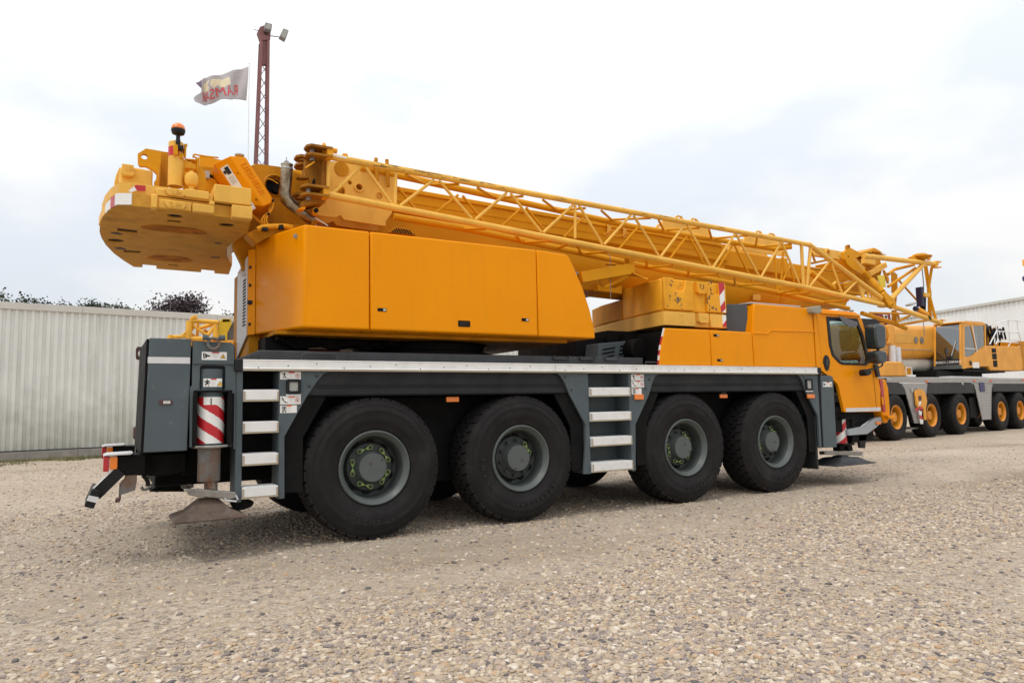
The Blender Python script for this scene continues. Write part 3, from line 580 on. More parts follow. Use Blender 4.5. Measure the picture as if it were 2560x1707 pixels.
# ---- wheels
def letters_on_tyre(m, txt, rad, a0, step, size, flip=False):
    for i, ch in enumerate(txt):
        a = math.radians(a0+i*step); rx = Vector((math.cos(a), 0, math.sin(a)))
        yd = -rx if flip else rx
        xd = Vector((-rx.z, 0, rx.x)) if flip else Vector((rx.z, 0, -rx.x))
        m.text(ch, size, Vector((0, -0.012, 0))+rx*rad, xd, yd, 0.010)
def make_wheel(parent, near=True, style=0, rp='rim_paint'):
    # mesh axes: the outer face looks to -y, the axle runs along y
    disc = MB()
    disc.lathe([(0.305, 0.225), (0.27, 0.245), (0.245, 0.19), (0.17, 0.175), (0.12, 0.175), (0.12, 0.22), (0.24, 0.23), (0.27, 0.26), (0.305, 0.23)], (0, 0, 0), 'y', 40, cap=False)
    w = disc.build('wheel', 'shaded_rim_paint' if rp == 'rim_paint' else 'frame_paint', parent)
    
    t = MB()
    half = [(0.385, 0.035), (0.40, 0.012), (0.435, 0.002), (0.47, -0.012), (0.476, -0.016), (0.53, -0.024), (0.585, -0.018), (0.59, -0.021), (0.60, -0.019), (0.645, 0.002), (0.65, -0.001), (0.662, 0.003), (0.69, 0.022), (0.712, 0.042)]
    prof = half+[(0.716, 0.060), (0.716, 0.26)]
    prof = prof+[(r, 0.50-h) for r, h in reversed(prof[:-1])]
    t.lathe(prof, (0, 0, 0), 'y', 72, cap=False)
    # tread blocks
    nb = 38
    rows = [(0.035, 0.125), (0.135, 0.205), (0.215, 0.285), (0.295, 0.365), (0.375, 0.465)]
    for k in range(nb):
        for ri, (h0, h1) in enumerate(rows):
            off = (0.5 if ri % 2 else 0.0)
            a0 = 2*math.pi*(k+off+0.09)/nb; a1 = 2*math.pi*(k+off+0.91)/nb; am = (a0+a1)/2
            sk = 0.22*2*math.pi/nb*(1 if ri < 2 else (0 if ri == 2 else -1))
            vs = []
            for rr in (0.706, 0.742):
                for a, h in ((a0-sk/2, h0), (a1-sk/2, h0), (a1+sk/2, h1), (a0+sk/2, h1)):
                    r2 = rr if (ri not in (0, 4)) else (rr-(0.016 if (h == rows[0][0] or h == rows[4][1]) else 0))
                    vs.append((r2*math.cos(a), h, r2*math.sin(a)))
            t.add(vs, [(4, 5, 6, 7), (0, 4, 7, 3), (1, 2, 6, 5), (0, 1, 5, 4), (3, 7, 6, 2)])
    ty = t.build('tyre', 'tyre_rubber', w, ang=38)
    rim = MB()
    rim.lathe([(0.386, 0.045), (0.3885, 0.020), (0.384, 0.006), (0.372, 0.001), (0.362, 0.008), (0.358, 0.022), (0.345, 0.030), (0.336, 0.050), (0.328, 0.062)], (0, 0, 0), 'y', 64, cap=False)
    rm = rim.build('rim', rp, w, ang=50)
    rim = MB(); rim.lathe([(0.329, 0.061), (0.318, 0.075), (0.312, 0.21), (0.300, 0.24), (0.300, 0.46), (0.386, 0.48), (0.375, 0.47), (0.386, 0.455)], (0, 0, 0), 'y', 64, cap=False); rim.build('rim_barrel', 'shaded_rim_paint' if rp == 'rim_paint' else 'frame_paint', w, ang=50)
    hb = MB(); dy = 0.075
    hb.lathe([(0.175, 0.19), (0.172, 0.16), (0.155, 0.145), (0.155, dy+0.012), (0.148, dy), (0.0001, dy-0.004)], (0, 0, 0), 'y', 36, cap=False)
    h = hb.build('hub', rp, w, ang=50)
    m = MB(); m.lathe([(0.0001, dy-0.012), (0.012, dy-0.012), (0.016, dy-0.003)], (-0.025, 0, 0.045), 'y', 12); m.lathe([(0.0001, dy-0.012), (0.008, dy-0.012), (0.011, dy-0.003)], (0.10, 0, 0.075), 'y', 10)
    m.build('drain_plug', 'rust', w)
    # hand holes
    for k in range(10):
        m = MB()
        a = 2*math.pi*(k+0.35)/10; c = (0.268*math.cos(a), 0.268*math.sin(a)); u = (-math.sin(a), math.cos(a)); v = (math.cos(a), math.sin(a))
        m.prism([(c[0]+u[0]*0.036*math.cos(q)+v[0]*0.019*math.sin(q), c[1]+u[1]*0.036*math.cos(q)+v[1]*0.019*math.sin(q)) for q in [2*math.pi*j/14 for j in range(14)]], 'y', 0.212, 0.25)
        m.build('hand_hole', 'chassis_black', w, recalc=True)
    m = MB(); m.lathe([(0.30, 0.30), (0.05, 0.30)], (0, 0, 0), 'y', 32, cap=False); m.lathe([(0.11, 0.25), (0.11, 0.6)], (0, 0, 0), 'y', 20); m.build('brake_drum', 'chassis_black', w)
    for k in range(10):
        a = 2*math.pi*(k+0.5)/10
        m = MB(); m.lathe([(0.017, 0.176), (0.017, 0.145), (0.010, 0.142), (0.010, 0.125), (0.0001, 0.124)], (0.205*math.cos(a), 0, 0.205*math.sin(a)), 'y', 6, cap=False); m.build('wheel_nut', 'nut_dark', w, smooth=False)
    return w
def add_indicators(w, picks):
    for k in picks:
        aa = [2*math.pi*(k*2+0.5+j)/10 for j in (0, 1)]
        m = MB(); ps = [Vector((0.205*math.cos(a), 0, 0.205*math.sin(a))) for a in aa]; mid = (ps[0]+ps[1])/2
        for p in ps:
            d = (mid-p).normalized(); n = Vector((-d.z, 0, d.x))
            m.lathe([(0.0195, 0.160), (0.0255, 0.160), (0.0255, 0.150), (0.0195, 0.150), (0.0195, 0.160)], (p.x, 0, p.z), 'y', 16, cap=False)
            q = p+d*0.021; m.loft([q+n*0.021+Vector((0, 0.150, 0)), q-n*0.021+Vector((0, 0.150, 0)), mid+Vector((0, 0.150, 0))], [q+n*0.021+Vector((0, 0.158, 0)), q-n*0.021+Vector((0, 0.158, 0)), mid+Vector((0, 0.158, 0))])
        m.build('nut_indicator', 'lime_plastic', w)
def place_wheels():
    w0 = make_wheel(CR)
    ws = [w0]+[copy_part(w0, CR) for _ in range(7)]
    for i, x in enumerate(AX):
        a = (0.0, 2.6, 1.1, 2.2)[i]
        ws[i].location = (x, 0.012, R); ws[i].rotation_euler = (0, a, 0)
        ws[i+4].location = (x, 2*YC-0.012, R); ws[i+4].rotation_euler = (0, 0, math.pi)
    add_indicators(w0, range(5)); add_indicators(ws[1], (2,)); add_indicators(ws[2], (0, 1, 3, 4)); add_indicators(ws[3], (1, 2, 4))
    for i, sets in enumerate((
        (('MICHELIN', 0.555, -118, 7.5, 0.062, True),),
        (('445/95R25', 0.535, -100, 7.5, 0.066, True), ('CRANE', 0.535, 215, -9, 0.064, True)),
        (('MICHELIN', 0.545, -95, 6.5, 0.058, True),),
        (('MICHELIN', 0.545, -90, 6.5, 0.058, True),))):
        m = MB()
        for a in sets:
            if a[0] == 'CRANE':
                for k, ch in enumerate('CRANE'):
                    letters_on_tyre(m, ch, 0.535, 218-k*10, 0, 0.064, False)
            else: letters_on_tyre(m, *a)
        o = m.build('tyre_lettering', 'tyre_letter', CR, smooth=False); o.location = (AX[i], -0.010, R)
    m = MB()
    for x in AX: m.tube((x, 0.35, R), (x, 2*YC-0.35, R), 0.11, 14); m.ball((x, YC, R), 0.26, 16, 10)
    m.build('axle', 'chassis_black', CR)
place_wheels()

# ---- chassis: dark beam, deck, wheel-arch liners
def chassis():
    m = MB(); m.box(-2.0, 7.3, 0.85, 2.05, 0.62, 1.70); m.box(-1.25, 7.0, 0.62, 2.28, 1.30, 1.70)
    m.build('chassis_beam', 'chassis_black', CR, bevel=0.02)
    m = MB(); m.box(-1.36, 7.18, 0.02, 2*YC-0.02, 1.752, 1.838); m.build('deck', 'dark_grey', CR, bevel=0.005)
    m = MB(); m.box(-1.15, 3.80, 0.16, 2.74, 1.840, 1.955); m.build('deck_box', 'dark_grey', CR, bevel=0.012)
    # liners behind the skirts
    for x0, x1 in ((-0.93, 2.66), (3.49, 7.18)):
        m = MB(); m.box(x0, x1, 0.50, 0.56, 0.5, 1.47); m.box(x0, x1, 0.03, 0.56, 1.485, 1.50); m.build('arch_liner', 'chassis_black', CR)
    # rear ladder well
    m = MB(); m.box(-1.32, -0.97, 0.34, 0.38, 0.95, 1.74); m.build('ladder_backing', 'chassis_black', CR)
    m = MB(); m.box(2.75, 3.43, 0.30, 0.34, 0.52, 1.74); m.build('ladder_backing', 'grey_paint', CR)
    # air tanks and pipes seen low under the frame
    m = MB(); m.tube((2.75, 0.75, 0.62), (3.45, 0.75, 0.62), 0.16, 18); m.build('air_tank', 'chassis_black', CR, bevel=0.02)
    m = MB(); m.box(-0.9, -0.4, 2.3, 2.7, 0.5, 1.4); m.box(2.5, 3.6, 2.35, 2.85, 0.5, 1.7); m.box(-1.4, -0.9, 2.7, 2.86, 0.5, 1.75); m.build('far_skirt', 'chassis_black', CR)
chassis()

# ---- aluminium edge rail, in two lengths
for x0, x1 in ((-1.325, 2.249), (2.254, 7.15)):
    m = MB(); m.prism([(-0.045, 1.738), (0.05, 1.738), (0.05, 1.846), (-0.030, 1.846), (-0.036, 1.840), (-0.030, 1.833), (-0.030, 1.764), (-0.045, 1.758)], 'x', x0, x1)
    e = m.build('edge_rail', 'aluminium', CR, bevel=0.002)
    m = MB(); m.box(x0, x1, -0.0485, -0.0455, 1.740, 1.757); m.build('rail_foot', 'tread_edge', e)
    m = MB(); n = int((x1-x0)/0.28)
    for i in range(n):
        xx = x0+0.14+i*0.28; m.lathe([(0.006, -0.0305), (0.006, -0.034), (0.0001, -0.035)], (xx, 0, 1.79+0.02*((i*7) % 3-1)), 'y', 8, cap=False)
    m.build('rail_rivets', 'nut_dark', e)
MB().box(-1.40, -1.327, -0.03, 0.05, 1.735, 1.845).build('rail_end', 'black_plastic', CR, bevel=0.006)
MB().box(7.152, 7.26, -0.02, 0.05, 1.735, 1.845).build('rail_end', 'black_plastic', CR, bevel=0.006)

# ---- grey side skirts
def arc(cx, cz, r, a0, a1, n=6): return [(cx+r*math.cos(math.radians(a0+(a1-a0)*i/n)), cz+r*math.sin(math.radians(a0+(a1-a0)*i/n))) for i in range(n+1)]
m = MB(); m.prism([(-0.985, 1.735), (-0.485, 1.735), (-0.545, 1.712), (-0.60, 1.651), (-0.711, 1.49), (-0.928, 1.10), (-0.923, 0.503), (-0.979, 0.503)], 'y', 0.0, 0.035)
sk1 = m.build('side_skirt', 'grey_paint', CR, bevel=0.004)
m = MB(); m.prism([(2.287, 1.735), (2.74, 1.735), (2.76, 0.495), (2.649, 0.50), (2.715, 1.072), (2.469, 1.478), (2.397, 1.628), (2.345, 1.70)], 'y', 0.0, 0.035)
sk2 = m.build('side_skirt', 'grey_paint', CR, bevel=0.004)
m = MB(); m.prism([(3.43, 1.735), (3.93, 1.735), (3.86, 1.70), (3.81, 1.628), (3.74, 1.46), (3.492, 1.08), (3.47, 0.488), (3.405, 0.488)], 'y', 0.0, 0.035)
sk3 = m.build('side_skirt', 'grey_paint', CR, bevel=0.004)
m = MB(); m.prism([(6.70, 1.735), (7.19, 1.735), (7.19, 0.60), (7.14, 0.60), (7.14, 1.10), (6.90, 1.46), (6.82, 1.64), (6.77, 1.70)], 'y', 0.0, 0.035)
sk4 = m.build('side_skirt', 'grey_paint', CR, bevel=0.004)
for x0, x1 in ((-1.378, -1.319), (2.70, 2.76), (3.405, 3.455)):
    MB().box(x0, x1, 0.003, 0.30, 0.50, 1.735).build('ladder_post', 'grey_paint', CR, bevel=0.006)
MB().box(-0.985, -0.930, 0.037, 0.30, 0.50, 1.735).build('ladder_post', 'grey_paint', CR, bevel=0.006)
for pts, sk in (([(-0.585, 1.712-0.02), (-0.66, 1.56+0.03)], sk1), ([(2.41, 1.69), (2.50, 1.53)], sk2), ([(3.78, 1.66), (3.71, 1.54)], sk3), ([(6.86, 1.69), (7.0, 1.40)], sk4)):
    for x, z in pts:
        m = MB(); m.lathe([(0.016, -0.001), (0.016, -0.007), (0.008, -0.010), (0.0001, -0.010)], (x+(-0.03 if sk in (sk1, sk3) else 0.0), 0, z), 'y', 10, cap=False); m.build('bolt', 'nut_dark', sk)

# ---- ladder treads
for x0, x1, zz in ((-1.317, -0.990, ((1.444, 1.553), (1.140, 1.248), (0.838, 0.945), (0.532, 0.635))),
                   (2.765, 3.405, ((1.443, 1.552), (1.135, 1.245), (0.826, 0.937), (0.512, 0.625)))):
    for z0, z1 in zz:
        m = MB(); m.box(x0, x1, -0.028, 0.24, z0, z1)
        s = m.build('ladder_tread', 'aluminium', CR, bevel=0.003)
        m = MB(); e = 0.016
        m.box(x0, x1, -0.0325, -0.0285, z0, z0+0.017); m.box(x0, x0+e, -0.0320, -0.0285, z0+0.0175, z1-0.012); m.box(x1-e, x1, -0.0320, -0.0285, z0+0.0175, z1-0.012)
        m.build('tread_frame', 'tread_edge', s)
        m = MB()
        for i in range(5): m.box(x0+0.01, x1-0.01, 0.0+i*0.045, 0.012+i*0.045, z1+0.0005, z1+0.005)
        m.build('tread_grip', 'aluminium', s)

# ---- rubber fenders with moulded ribs
def fender(x0, x1, n0, n1):
    # profile swept along x; ends follow the skirt cut-outs
    m = MB()
    m.prism([(x0+0.02, 1.742), (x1-0.02, 1.742), (x1+n1*0.55, 1.66), (x1+n1, 1.485), (x0-n0, 1.485), (x0-n0*0.55, 1.66)], 'y', 0.042, 0.075)
    f = m.build('fender', 'fender_rubber', CR, bevel=0.004)
    m = MB()
    for z, h in ((1.596, 0.012), (1.572, 0.010), (1.500, 0.016)):
        fr = (1.742-z)/0.257; m.box(x0-n0*fr+0.03, x1+n1*fr-0.03, 0.030, 0.0415, z, z+h)
    m.build('fender_rib', 'fender_rubber', f, bevel=0.004)
    for sx, xx, nn in ((-1, x0, n0), (1, x1, n1)):
        q = [(xx+sx*nn, 1.482), (xx+sx*(nn-0.20), 1.482), (xx+sx*(nn+0.03), 1.08), (xx+sx*(nn+0.03), 0.55), (xx+sx*(nn+0.21), 0.55), (xx+sx*(nn+0.22), 1.09)]
        m = MB(); m.prism(q, 'y', 0.043, 0.072); m.build('mud_flap', 'chassis_black', f)
fender(-0.50, 2.30, 0.21, 0.17)
fender(3.91, 6.75, 0.17, 0.16)

# ---- front wheel-arch return and flap ahead of the first axle
m = MB(); m.box(7.10, 7.14, 0.04, 0.5, 0.28, 1.1); m.build('mud_flap', 'fender_rubber', CR)

# ---- markers and lamps on the skirts
def marker(x, z, w=0.13, h=0.05, y=-0.003, par=None):
    m = MB(); m.box(x-w/2, x+w/2, y-0.022, y, z-h/2, z+h/2); o = m.build('side_marker', 'amber_lens', par or CR, bevel=0.006); return o
marker(0.93, 1.437, 0.155, 0.058, 0.10)
marker(3.556, 1.43, 0.15, 0.07, -0.001); marker(5.20, 1.425, 0.15, 0.055, 0.10); marker(6.98, 1.40, 0.17, 0.062, -0.001)
m = MB(); m.box(5.15, 5.25, 0.08, 0.12, 1.45, 1.49); m.build('marker_bracket', 'black_plastic', CR)
def work_lamp(x, z, w, h, par):
    m = MB(); m.plate(rrect(x-w/2-0.028, x+w/2+0.028, z-h/2-0.028, z+h/2+0.028, 0.02), [rrect(x-w/2, x+w/2, z-h/2, z+h/2, 0.01)], 'y', -0.022, -0.001)
    f = m.build('side_lamp', 'black_plastic', par, bevel=0.003)
    m = MB(); m.box(x-w/2, x+w/2, -0.012, -0.004, z-h/2, z+h/2); m.build('lamp_glass', 'lens_clear', f)
    m = MB(); m.box(x-w/2-0.03, x+w/2+0.03, -0.016, -0.001, z-h/2-0.052, z-h/2-0.032); m.build('lamp_sill', 'silver_film', f, bevel=0.003)
work_lamp(-0.846, 1.585, 0.085, 0.088, sk1)
work_lamp(6.96, 1.58, 0.10, 0.12, sk4)

# ---- warning stickers with pictograms
def sticker(par, x0, x1, z0, z1, y, kind, head='orange_film', round_=None):
    m = MB(); w, h = x1-x0, z1-z0
    def rect(a0, a1, b0, b1, k, d=1): m.m = k; m.box(x0+a0*w, x0+a1*w, y-0.002-0.0012*d, y-0.0018-0.0012*(d-1), z0+b0*h, z0+b1*h)
    def line(a0, b0, a1, b1, t, k=1, d=1):
        p = Vector((x0+a0*w, 0, z0+b0*h)); q = Vector((x0+a1*w, 0, z0+b1*h)); dd = (q-p).normalized()*1.0; n = Vector((-dd.z, 0, dd.x))*t*h/2
        m.m = k; ya, yb = Vector((0, y-0.0032-0.0004*d, 0)), Vector((0, y-0.0020, 0)); m.loft([p+n+ya, p-n+ya, q-n+ya, q+n+ya], [p+n+yb, p-n+yb, q-n+yb, q+n+yb])
    m.m = 0; m.box(x0, x1, y-0.002, y-0.0002, z0, z1)
    rect(0.40, 0.70, 0.84, 0.99, 2); 
    for b, a in ((0.66, 0.66), (0.54, 0.60), (0.34, 0.64), (0.22, 0.58)) : rect(0.44, a, b, b+0.022, 3)
    def ring(cx, cz, rr, k):
        m.m = k; m.lathe([(rr*h, y-0.0032), (rr*h, y-0.002), (rr*h*0.86, y-0.002), (rr*h*0.86, y-0.0032), (rr*h, y-0.0032)], (x0+cx*w, 0, z0+cz*h), 'y', 20, cap=False)
    def tri(cx, cz, s, k, d=1):
        m.m = k; p = [(x0+cx*w-s*h*0.58, z0+cz*h-s*h*0.5), (x0+cx*w+s*h*0.58, z0+cz*h-s*h*0.5), (x0+cx*w, z0+cz*h+s*h*0.5)]; m.prism(p, 'y', y-0.002-0.0011*d, y-0.0018)
    def man(cx, cz, s):
        m.m = 1; m.lathe([(0.0001, y-0.0034), (0.075*s*h, y-0.0034), (0.075*s*h, y-0.002)], (x0+cx*w, 0, z0+(cz+0.32*s)*h), 'y', 10, cap=False)
        a = h/w*s
        line(cx, cz+0.22*s, cx, cz-0.05*s, 0.13*s); line(cx-0.30*a, cz+0.22*s, cx+0.30*a, cz+0.20*s, 0.07*s); line(cx, cz, cx-0.2*a, cz-0.4*s, 0.08*s); line(cx, cz, cx+0.2*a, cz-0.4*s, 0.08*s)
    if kind == 'man': man(0.20, 0.52, 1.0); line(0.02, 0.98, 0.40, 0.04, 0.03); ring(0.84, 0.48, 0.32, 4); line(0.80, 0.36, 0.88, 0.62, 0.10); line(0.775, 0.70, 0.905, 0.27, 0.05, 4, 2)
    if kind == 'fall': line(0.10, 0.85, 0.16, 0.45, 0.10); line(0.16, 0.45, 0.30, 0.22, 0.09); line(0.22, 0.22, 0.38, 0.22, 0.07); line(0.06, 0.75, 0.20, 0.62, 0.06); ring(0.84, 0.48, 0.32, 4); line(0.80, 0.38, 0.88, 0.6, 0.12); line(0.775, 0.70, 0.905, 0.27, 0.05, 4, 2)
    if kind == 'climb': man(0.24, 0.5, 1.0); line(0.13, 0.05, 0.13, 0.95, 0.04); line(0.35, 0.05, 0.35, 0.95, 0.04); [line(0.13, b, 0.35, b, 0.03) for b in (0.15, 0.4, 0.65, 0.9)]
    if kind == 'crush': rect(0.05, 0.10, 0.35, 0.86, 1); line(0.12, 0.62, 0.30, 0.48, 0.18); line(0.14, 0.8, 0.20, 0.3, 0.12); line(0.07, 0.2, 0.18, 0.4, 0.14); line(0.2, 0.55, 0.34, 0.45, 0.1); tri(0.85, 0.5, 0.56, 1, 1); tri(0.85, 0.48, 0.42, 5, 2); line(0.83, 0.42, 0.88, 0.42, 0.09, 1, 6)
    if kind == 'swing': man(0.20, 0.5, 1.0); line(0.05, 0.62, 0.36, 0.42, 0.09); line(0.08, 0.3, 0.34, 0.72, 0.08); tri(0.90, 0.42, 0.6, 1, 1); tri(0.90, 0.40, 0.46, 5, 2)
    return m.build('warning_sticker', ['white_film', 'black_film', head, 'grey_film', 'red_film', 'yellow_film'], par, smooth=False)
sticker(sk1, -0.975, -0.775, 1.655, 1.730, -0.001, 'man', 'red_film')
sticker(sk1, -0.974, -0.774, 1.412, 1.490, -0.001, 'fall')
sticker(sk1, -0.973, -0.812, 1.327, 1.402, -0.001, 'climb')
for (z0, z1, k, x1) in ((1.645, 1.724, 'man', 3.685), (1.555, 1.636, 'fall', 3.685), (1.464, 1.544, 'climb', 3.640)):
    sticker(sk3, 3.445, x1-0.03, z0, z1, -0.001, k)

# ---- rear stowage box and outriggers
m = MB(); m.prism([(-2.150, 1.005), (-1.795, 1.005), (-1.776, 2.030), (-2.124, 2.030)], 'y', 0.0, 1.22)
rb = m.build('rear_box', 'grey_scuffed', CR, bevel=0.008)
m = MB(); m.prism([(-2.172, 1.01), (-2.154, 1.01), (-2.128, 2.02), (-2.146, 2.02)], 'y', 0.012, 1.21); m.build('rear_panel', 'chassis_black', rb)
m = MB(); m.box(-2.134, -1.786, -0.003, -0.0005, 1.800, 1.858); m.build('reflective_band', 'silver_film', rb)
m = MB(); m.prism(rrect(-2.035, -1.925, 1.425, 1.470, 0.012), 'y', -0.008, 0.01); lt = m.build('latch', 'red_brown', rb, bevel=0.003)
m = MB(); m.box(-2.000, -1.945, -0.012, -0.0085, 1.436, 1.459); m.build('latch_plate', 'white_film', lt)
m = MB(); m.m = 1; m.text('NCW', 0.016, (-1.972, -0.0135, 1.4475), (1, 0, 0), (0, 0, 1), 0.001); m.build('latch_lettering', ['black_film', 'black_film'], lt, smooth=False)
m = MB(); m.plate([(0.20, 1.79), (0.20, 1.98), (0.22, 2.0), (0.50, 2.0), (0.50, 1.79)], [], 'x', -2.20, -2.152)
m = MB(); m.box(-2.08, -1.80, 1.23, 2.86, 1.10, 1.95); m.build('rear_cross_member', 'dark_grey', CR, bevel=0.01)
# tow lug and rear fittings, mid rear
lug = [(-2.173,2.044),(-2.16,2.068),(-2.049,2.07),(-2.046,1.922),(-2.115,1.921),(-2.122,1.929),(-2.161,1.934),(-2.17,1.951)]; hc = [(-2.107,1.996)][0]
m = MB(); m.plate(lug, [(hc[0], hc[1], 0.045)], 'y', 1.44, 1.52); m.build('tow_lug', 'red_brown', CR, bevel=0.006)
m = MB(); m.prism([(-2.177,1.215),(-2.082,1.216),(-2.079,1.067),(-2.174,1.078)], 'y', 1.40, 1.60); m.build('tow_jaw', 'red_brown', CR, bevel=0.02)
m = MB(); m.prism([(-2.142,1.847),(-2.12,1.84),(-2.116,1.673),(-2.138,1.676)], 'y', 1.25, 1.40); m.build('rear_plate', 'yellow_bright', CR, bevel=0.004)
m = MB(); m.prism([(-2.164,1.047),(-2.123,1.283),(-2.096,1.282),(-2.09,1.036)], 'y', 1.25, 1.35); m.prism([(-2.149,1.359),(-2.135,1.358),(-2.134,1.283),(-2.147,1.284)], 'y', 1.25, 1.35); m.build('rear_bracket', 'dark_grey', CR, bevel=0.004)

# rear lamps, under-run bars, brackets
def rear_lamp(y):
    m = MB(); m.prism([(-2.46, 0.985), (-2.43, 1.0), (-2.22, 1.005), (-2.24, 0.985)], 'y', y-0.02, y+0.34); c = m.build('lamp_cover', 'silver_film', CR, bevel=0.006)
    m = MB(); m.box(-2.455, -2.41, y, y+0.30, 0.845, 0.978); r = m.build('tail_lamp', 'red_lens', CR, bevel=0.006)
    m = MB(); m.box(-2.405, -2.345, y, y+0.30, 0.862, 0.972); m.build('indicator_lamp', 'amber_lens', r, bevel=0.006)
    m = MB(); m.box(-2.345, -2.12, y+0.03, y+0.28, 0.80, 0.98); m.build('lamp_body', 'chassis_black', r, bevel=0.006)
    return r
rear_lamp(0.16); rear_lamp(2.30)
a = [(-2.318,0.15,0.846),(-2.51,0.15,0.642)]; b = [(-2.512,0.15,0.691),(-2.562,0.15,0.56)]
m = MB(); m.beam(Vector(a[0])+Vector((0, 0.05, 0)), Vector(a[1])+Vector((0, 0.05, 0)), 0.10, 0.055, up=(0, 1, 0.001)); bar = m.build('underrun_bar', 'black_plastic', CR, bevel=0.006)
q0 = Vector(a[0]); q1 = Vector(a[1]); d = (q1-q0).normalized(); nrm = Vector((d.z, 0, -d.x)); nrm = nrm if nrm.x < 0 else -nrm
m = MB(); m.beam(q0+nrm*0.054+Vector((0, 0.05, 0)), q1-d*0.03+nrm*0.054+Vector((0, 0.05, 0)), 0.008, 0.055, up=(0, 1, 0.001)); m.build('white_strip', 'white_film', bar)
blk = [(-2.534,0.71),(-2.463,0.684),(-2.518,0.535),(-2.59,0.563)]
m = MB(); m.prism(blk, 'y', 0.10, 0.72); bl = m.build('underrun_end', 'black_plastic', CR, bevel=0.008)
m = MB(); m.prism([(-2.556,0.657),(-2.48,0.632),(-2.501,0.587),(-2.573,0.613)], 'y', 0.094, 0.0985); m.build('reflector', 'silver_film', bl)
m = MB(); m.prism([(-2.246,0.94),(-2.188,0.924),(-2.186,0.738),(-2.199,0.662),(-2.306,0.63),(-2.322,0.622),(-2.314,0.747),(-2.287,0.771)], 'y', 0.2, 0.235); mf = m.build('mudguard_bracket', 'rusty_grey', CR, bevel=0.004)
m = MB(); m.prism([(-2.35,0.602),(-2.311,0.609),(-2.318,0.569),(-2.355,0.569)], 'y', 0.16, 0.24); m.build('reflector_foot', 'red_brown', mf, bevel=0.004)
m = MB(); m.prism([(-2.323,0.733),(-2.306,0.732),(-2.308,0.585),(-2.327,0.587)], 'y', 0.22, 0.25); m.build('bracket_stay', 'rusty_grey', mf)
# dark gear below the stowage box
m = MB(); m.prism([(-2.217,0.917),(-2.1,0.97),(-1.765,0.973),(-1.762,0.79),(-1.891,0.765),(-2.084,0.771),(-2.208,0.786)], 'y', 0.35, 1.2); m.box(-2.1, -1.78, 1.2, 2.7, 0.72, 0.99); m.box(-1.78, -1.2, 0.5, 2.5, 0.75, 1.1); m.build('rear_underframe', 'chassis_black', CR, bevel=0.01)
m = MB(); m.path([(-2.129,0.4,0.777),(-2.104,0.4,0.749),(-2.086,0.4,0.715),(-2.085,0.4,0.675)], 0.02); m.build('hose', 'black_plastic', CR)
# far outrigger pad
m = MB(); fp = [(-1.964,0.446),(-1.582,0.417),(-1.712,0.581),(-1.806,0.579)]; m.prism(fp, 'y', 2.2, 2.8); m.build('outrigger_pad', 'chassis_black', CR, bevel=0.01)
m = MB(); m.path([(-2.044,2.3,0.503),(-2.032,2.3,0.469),(-1.998,2.3,0.466),(-1.939,2.3,0.495)], 0.02); m.path([(-1.602,2.3,0.461),(-1.539,2.3,0.46),(-1.5,2.3,0.471),(-1.508,2.3,0.497)], 0.025); m.beam((-1.633,2.3,0.481), (-1.479,2.3,0.64), 0.06, 0.12); m.build('pad_lock_bar', 'steel', CR)

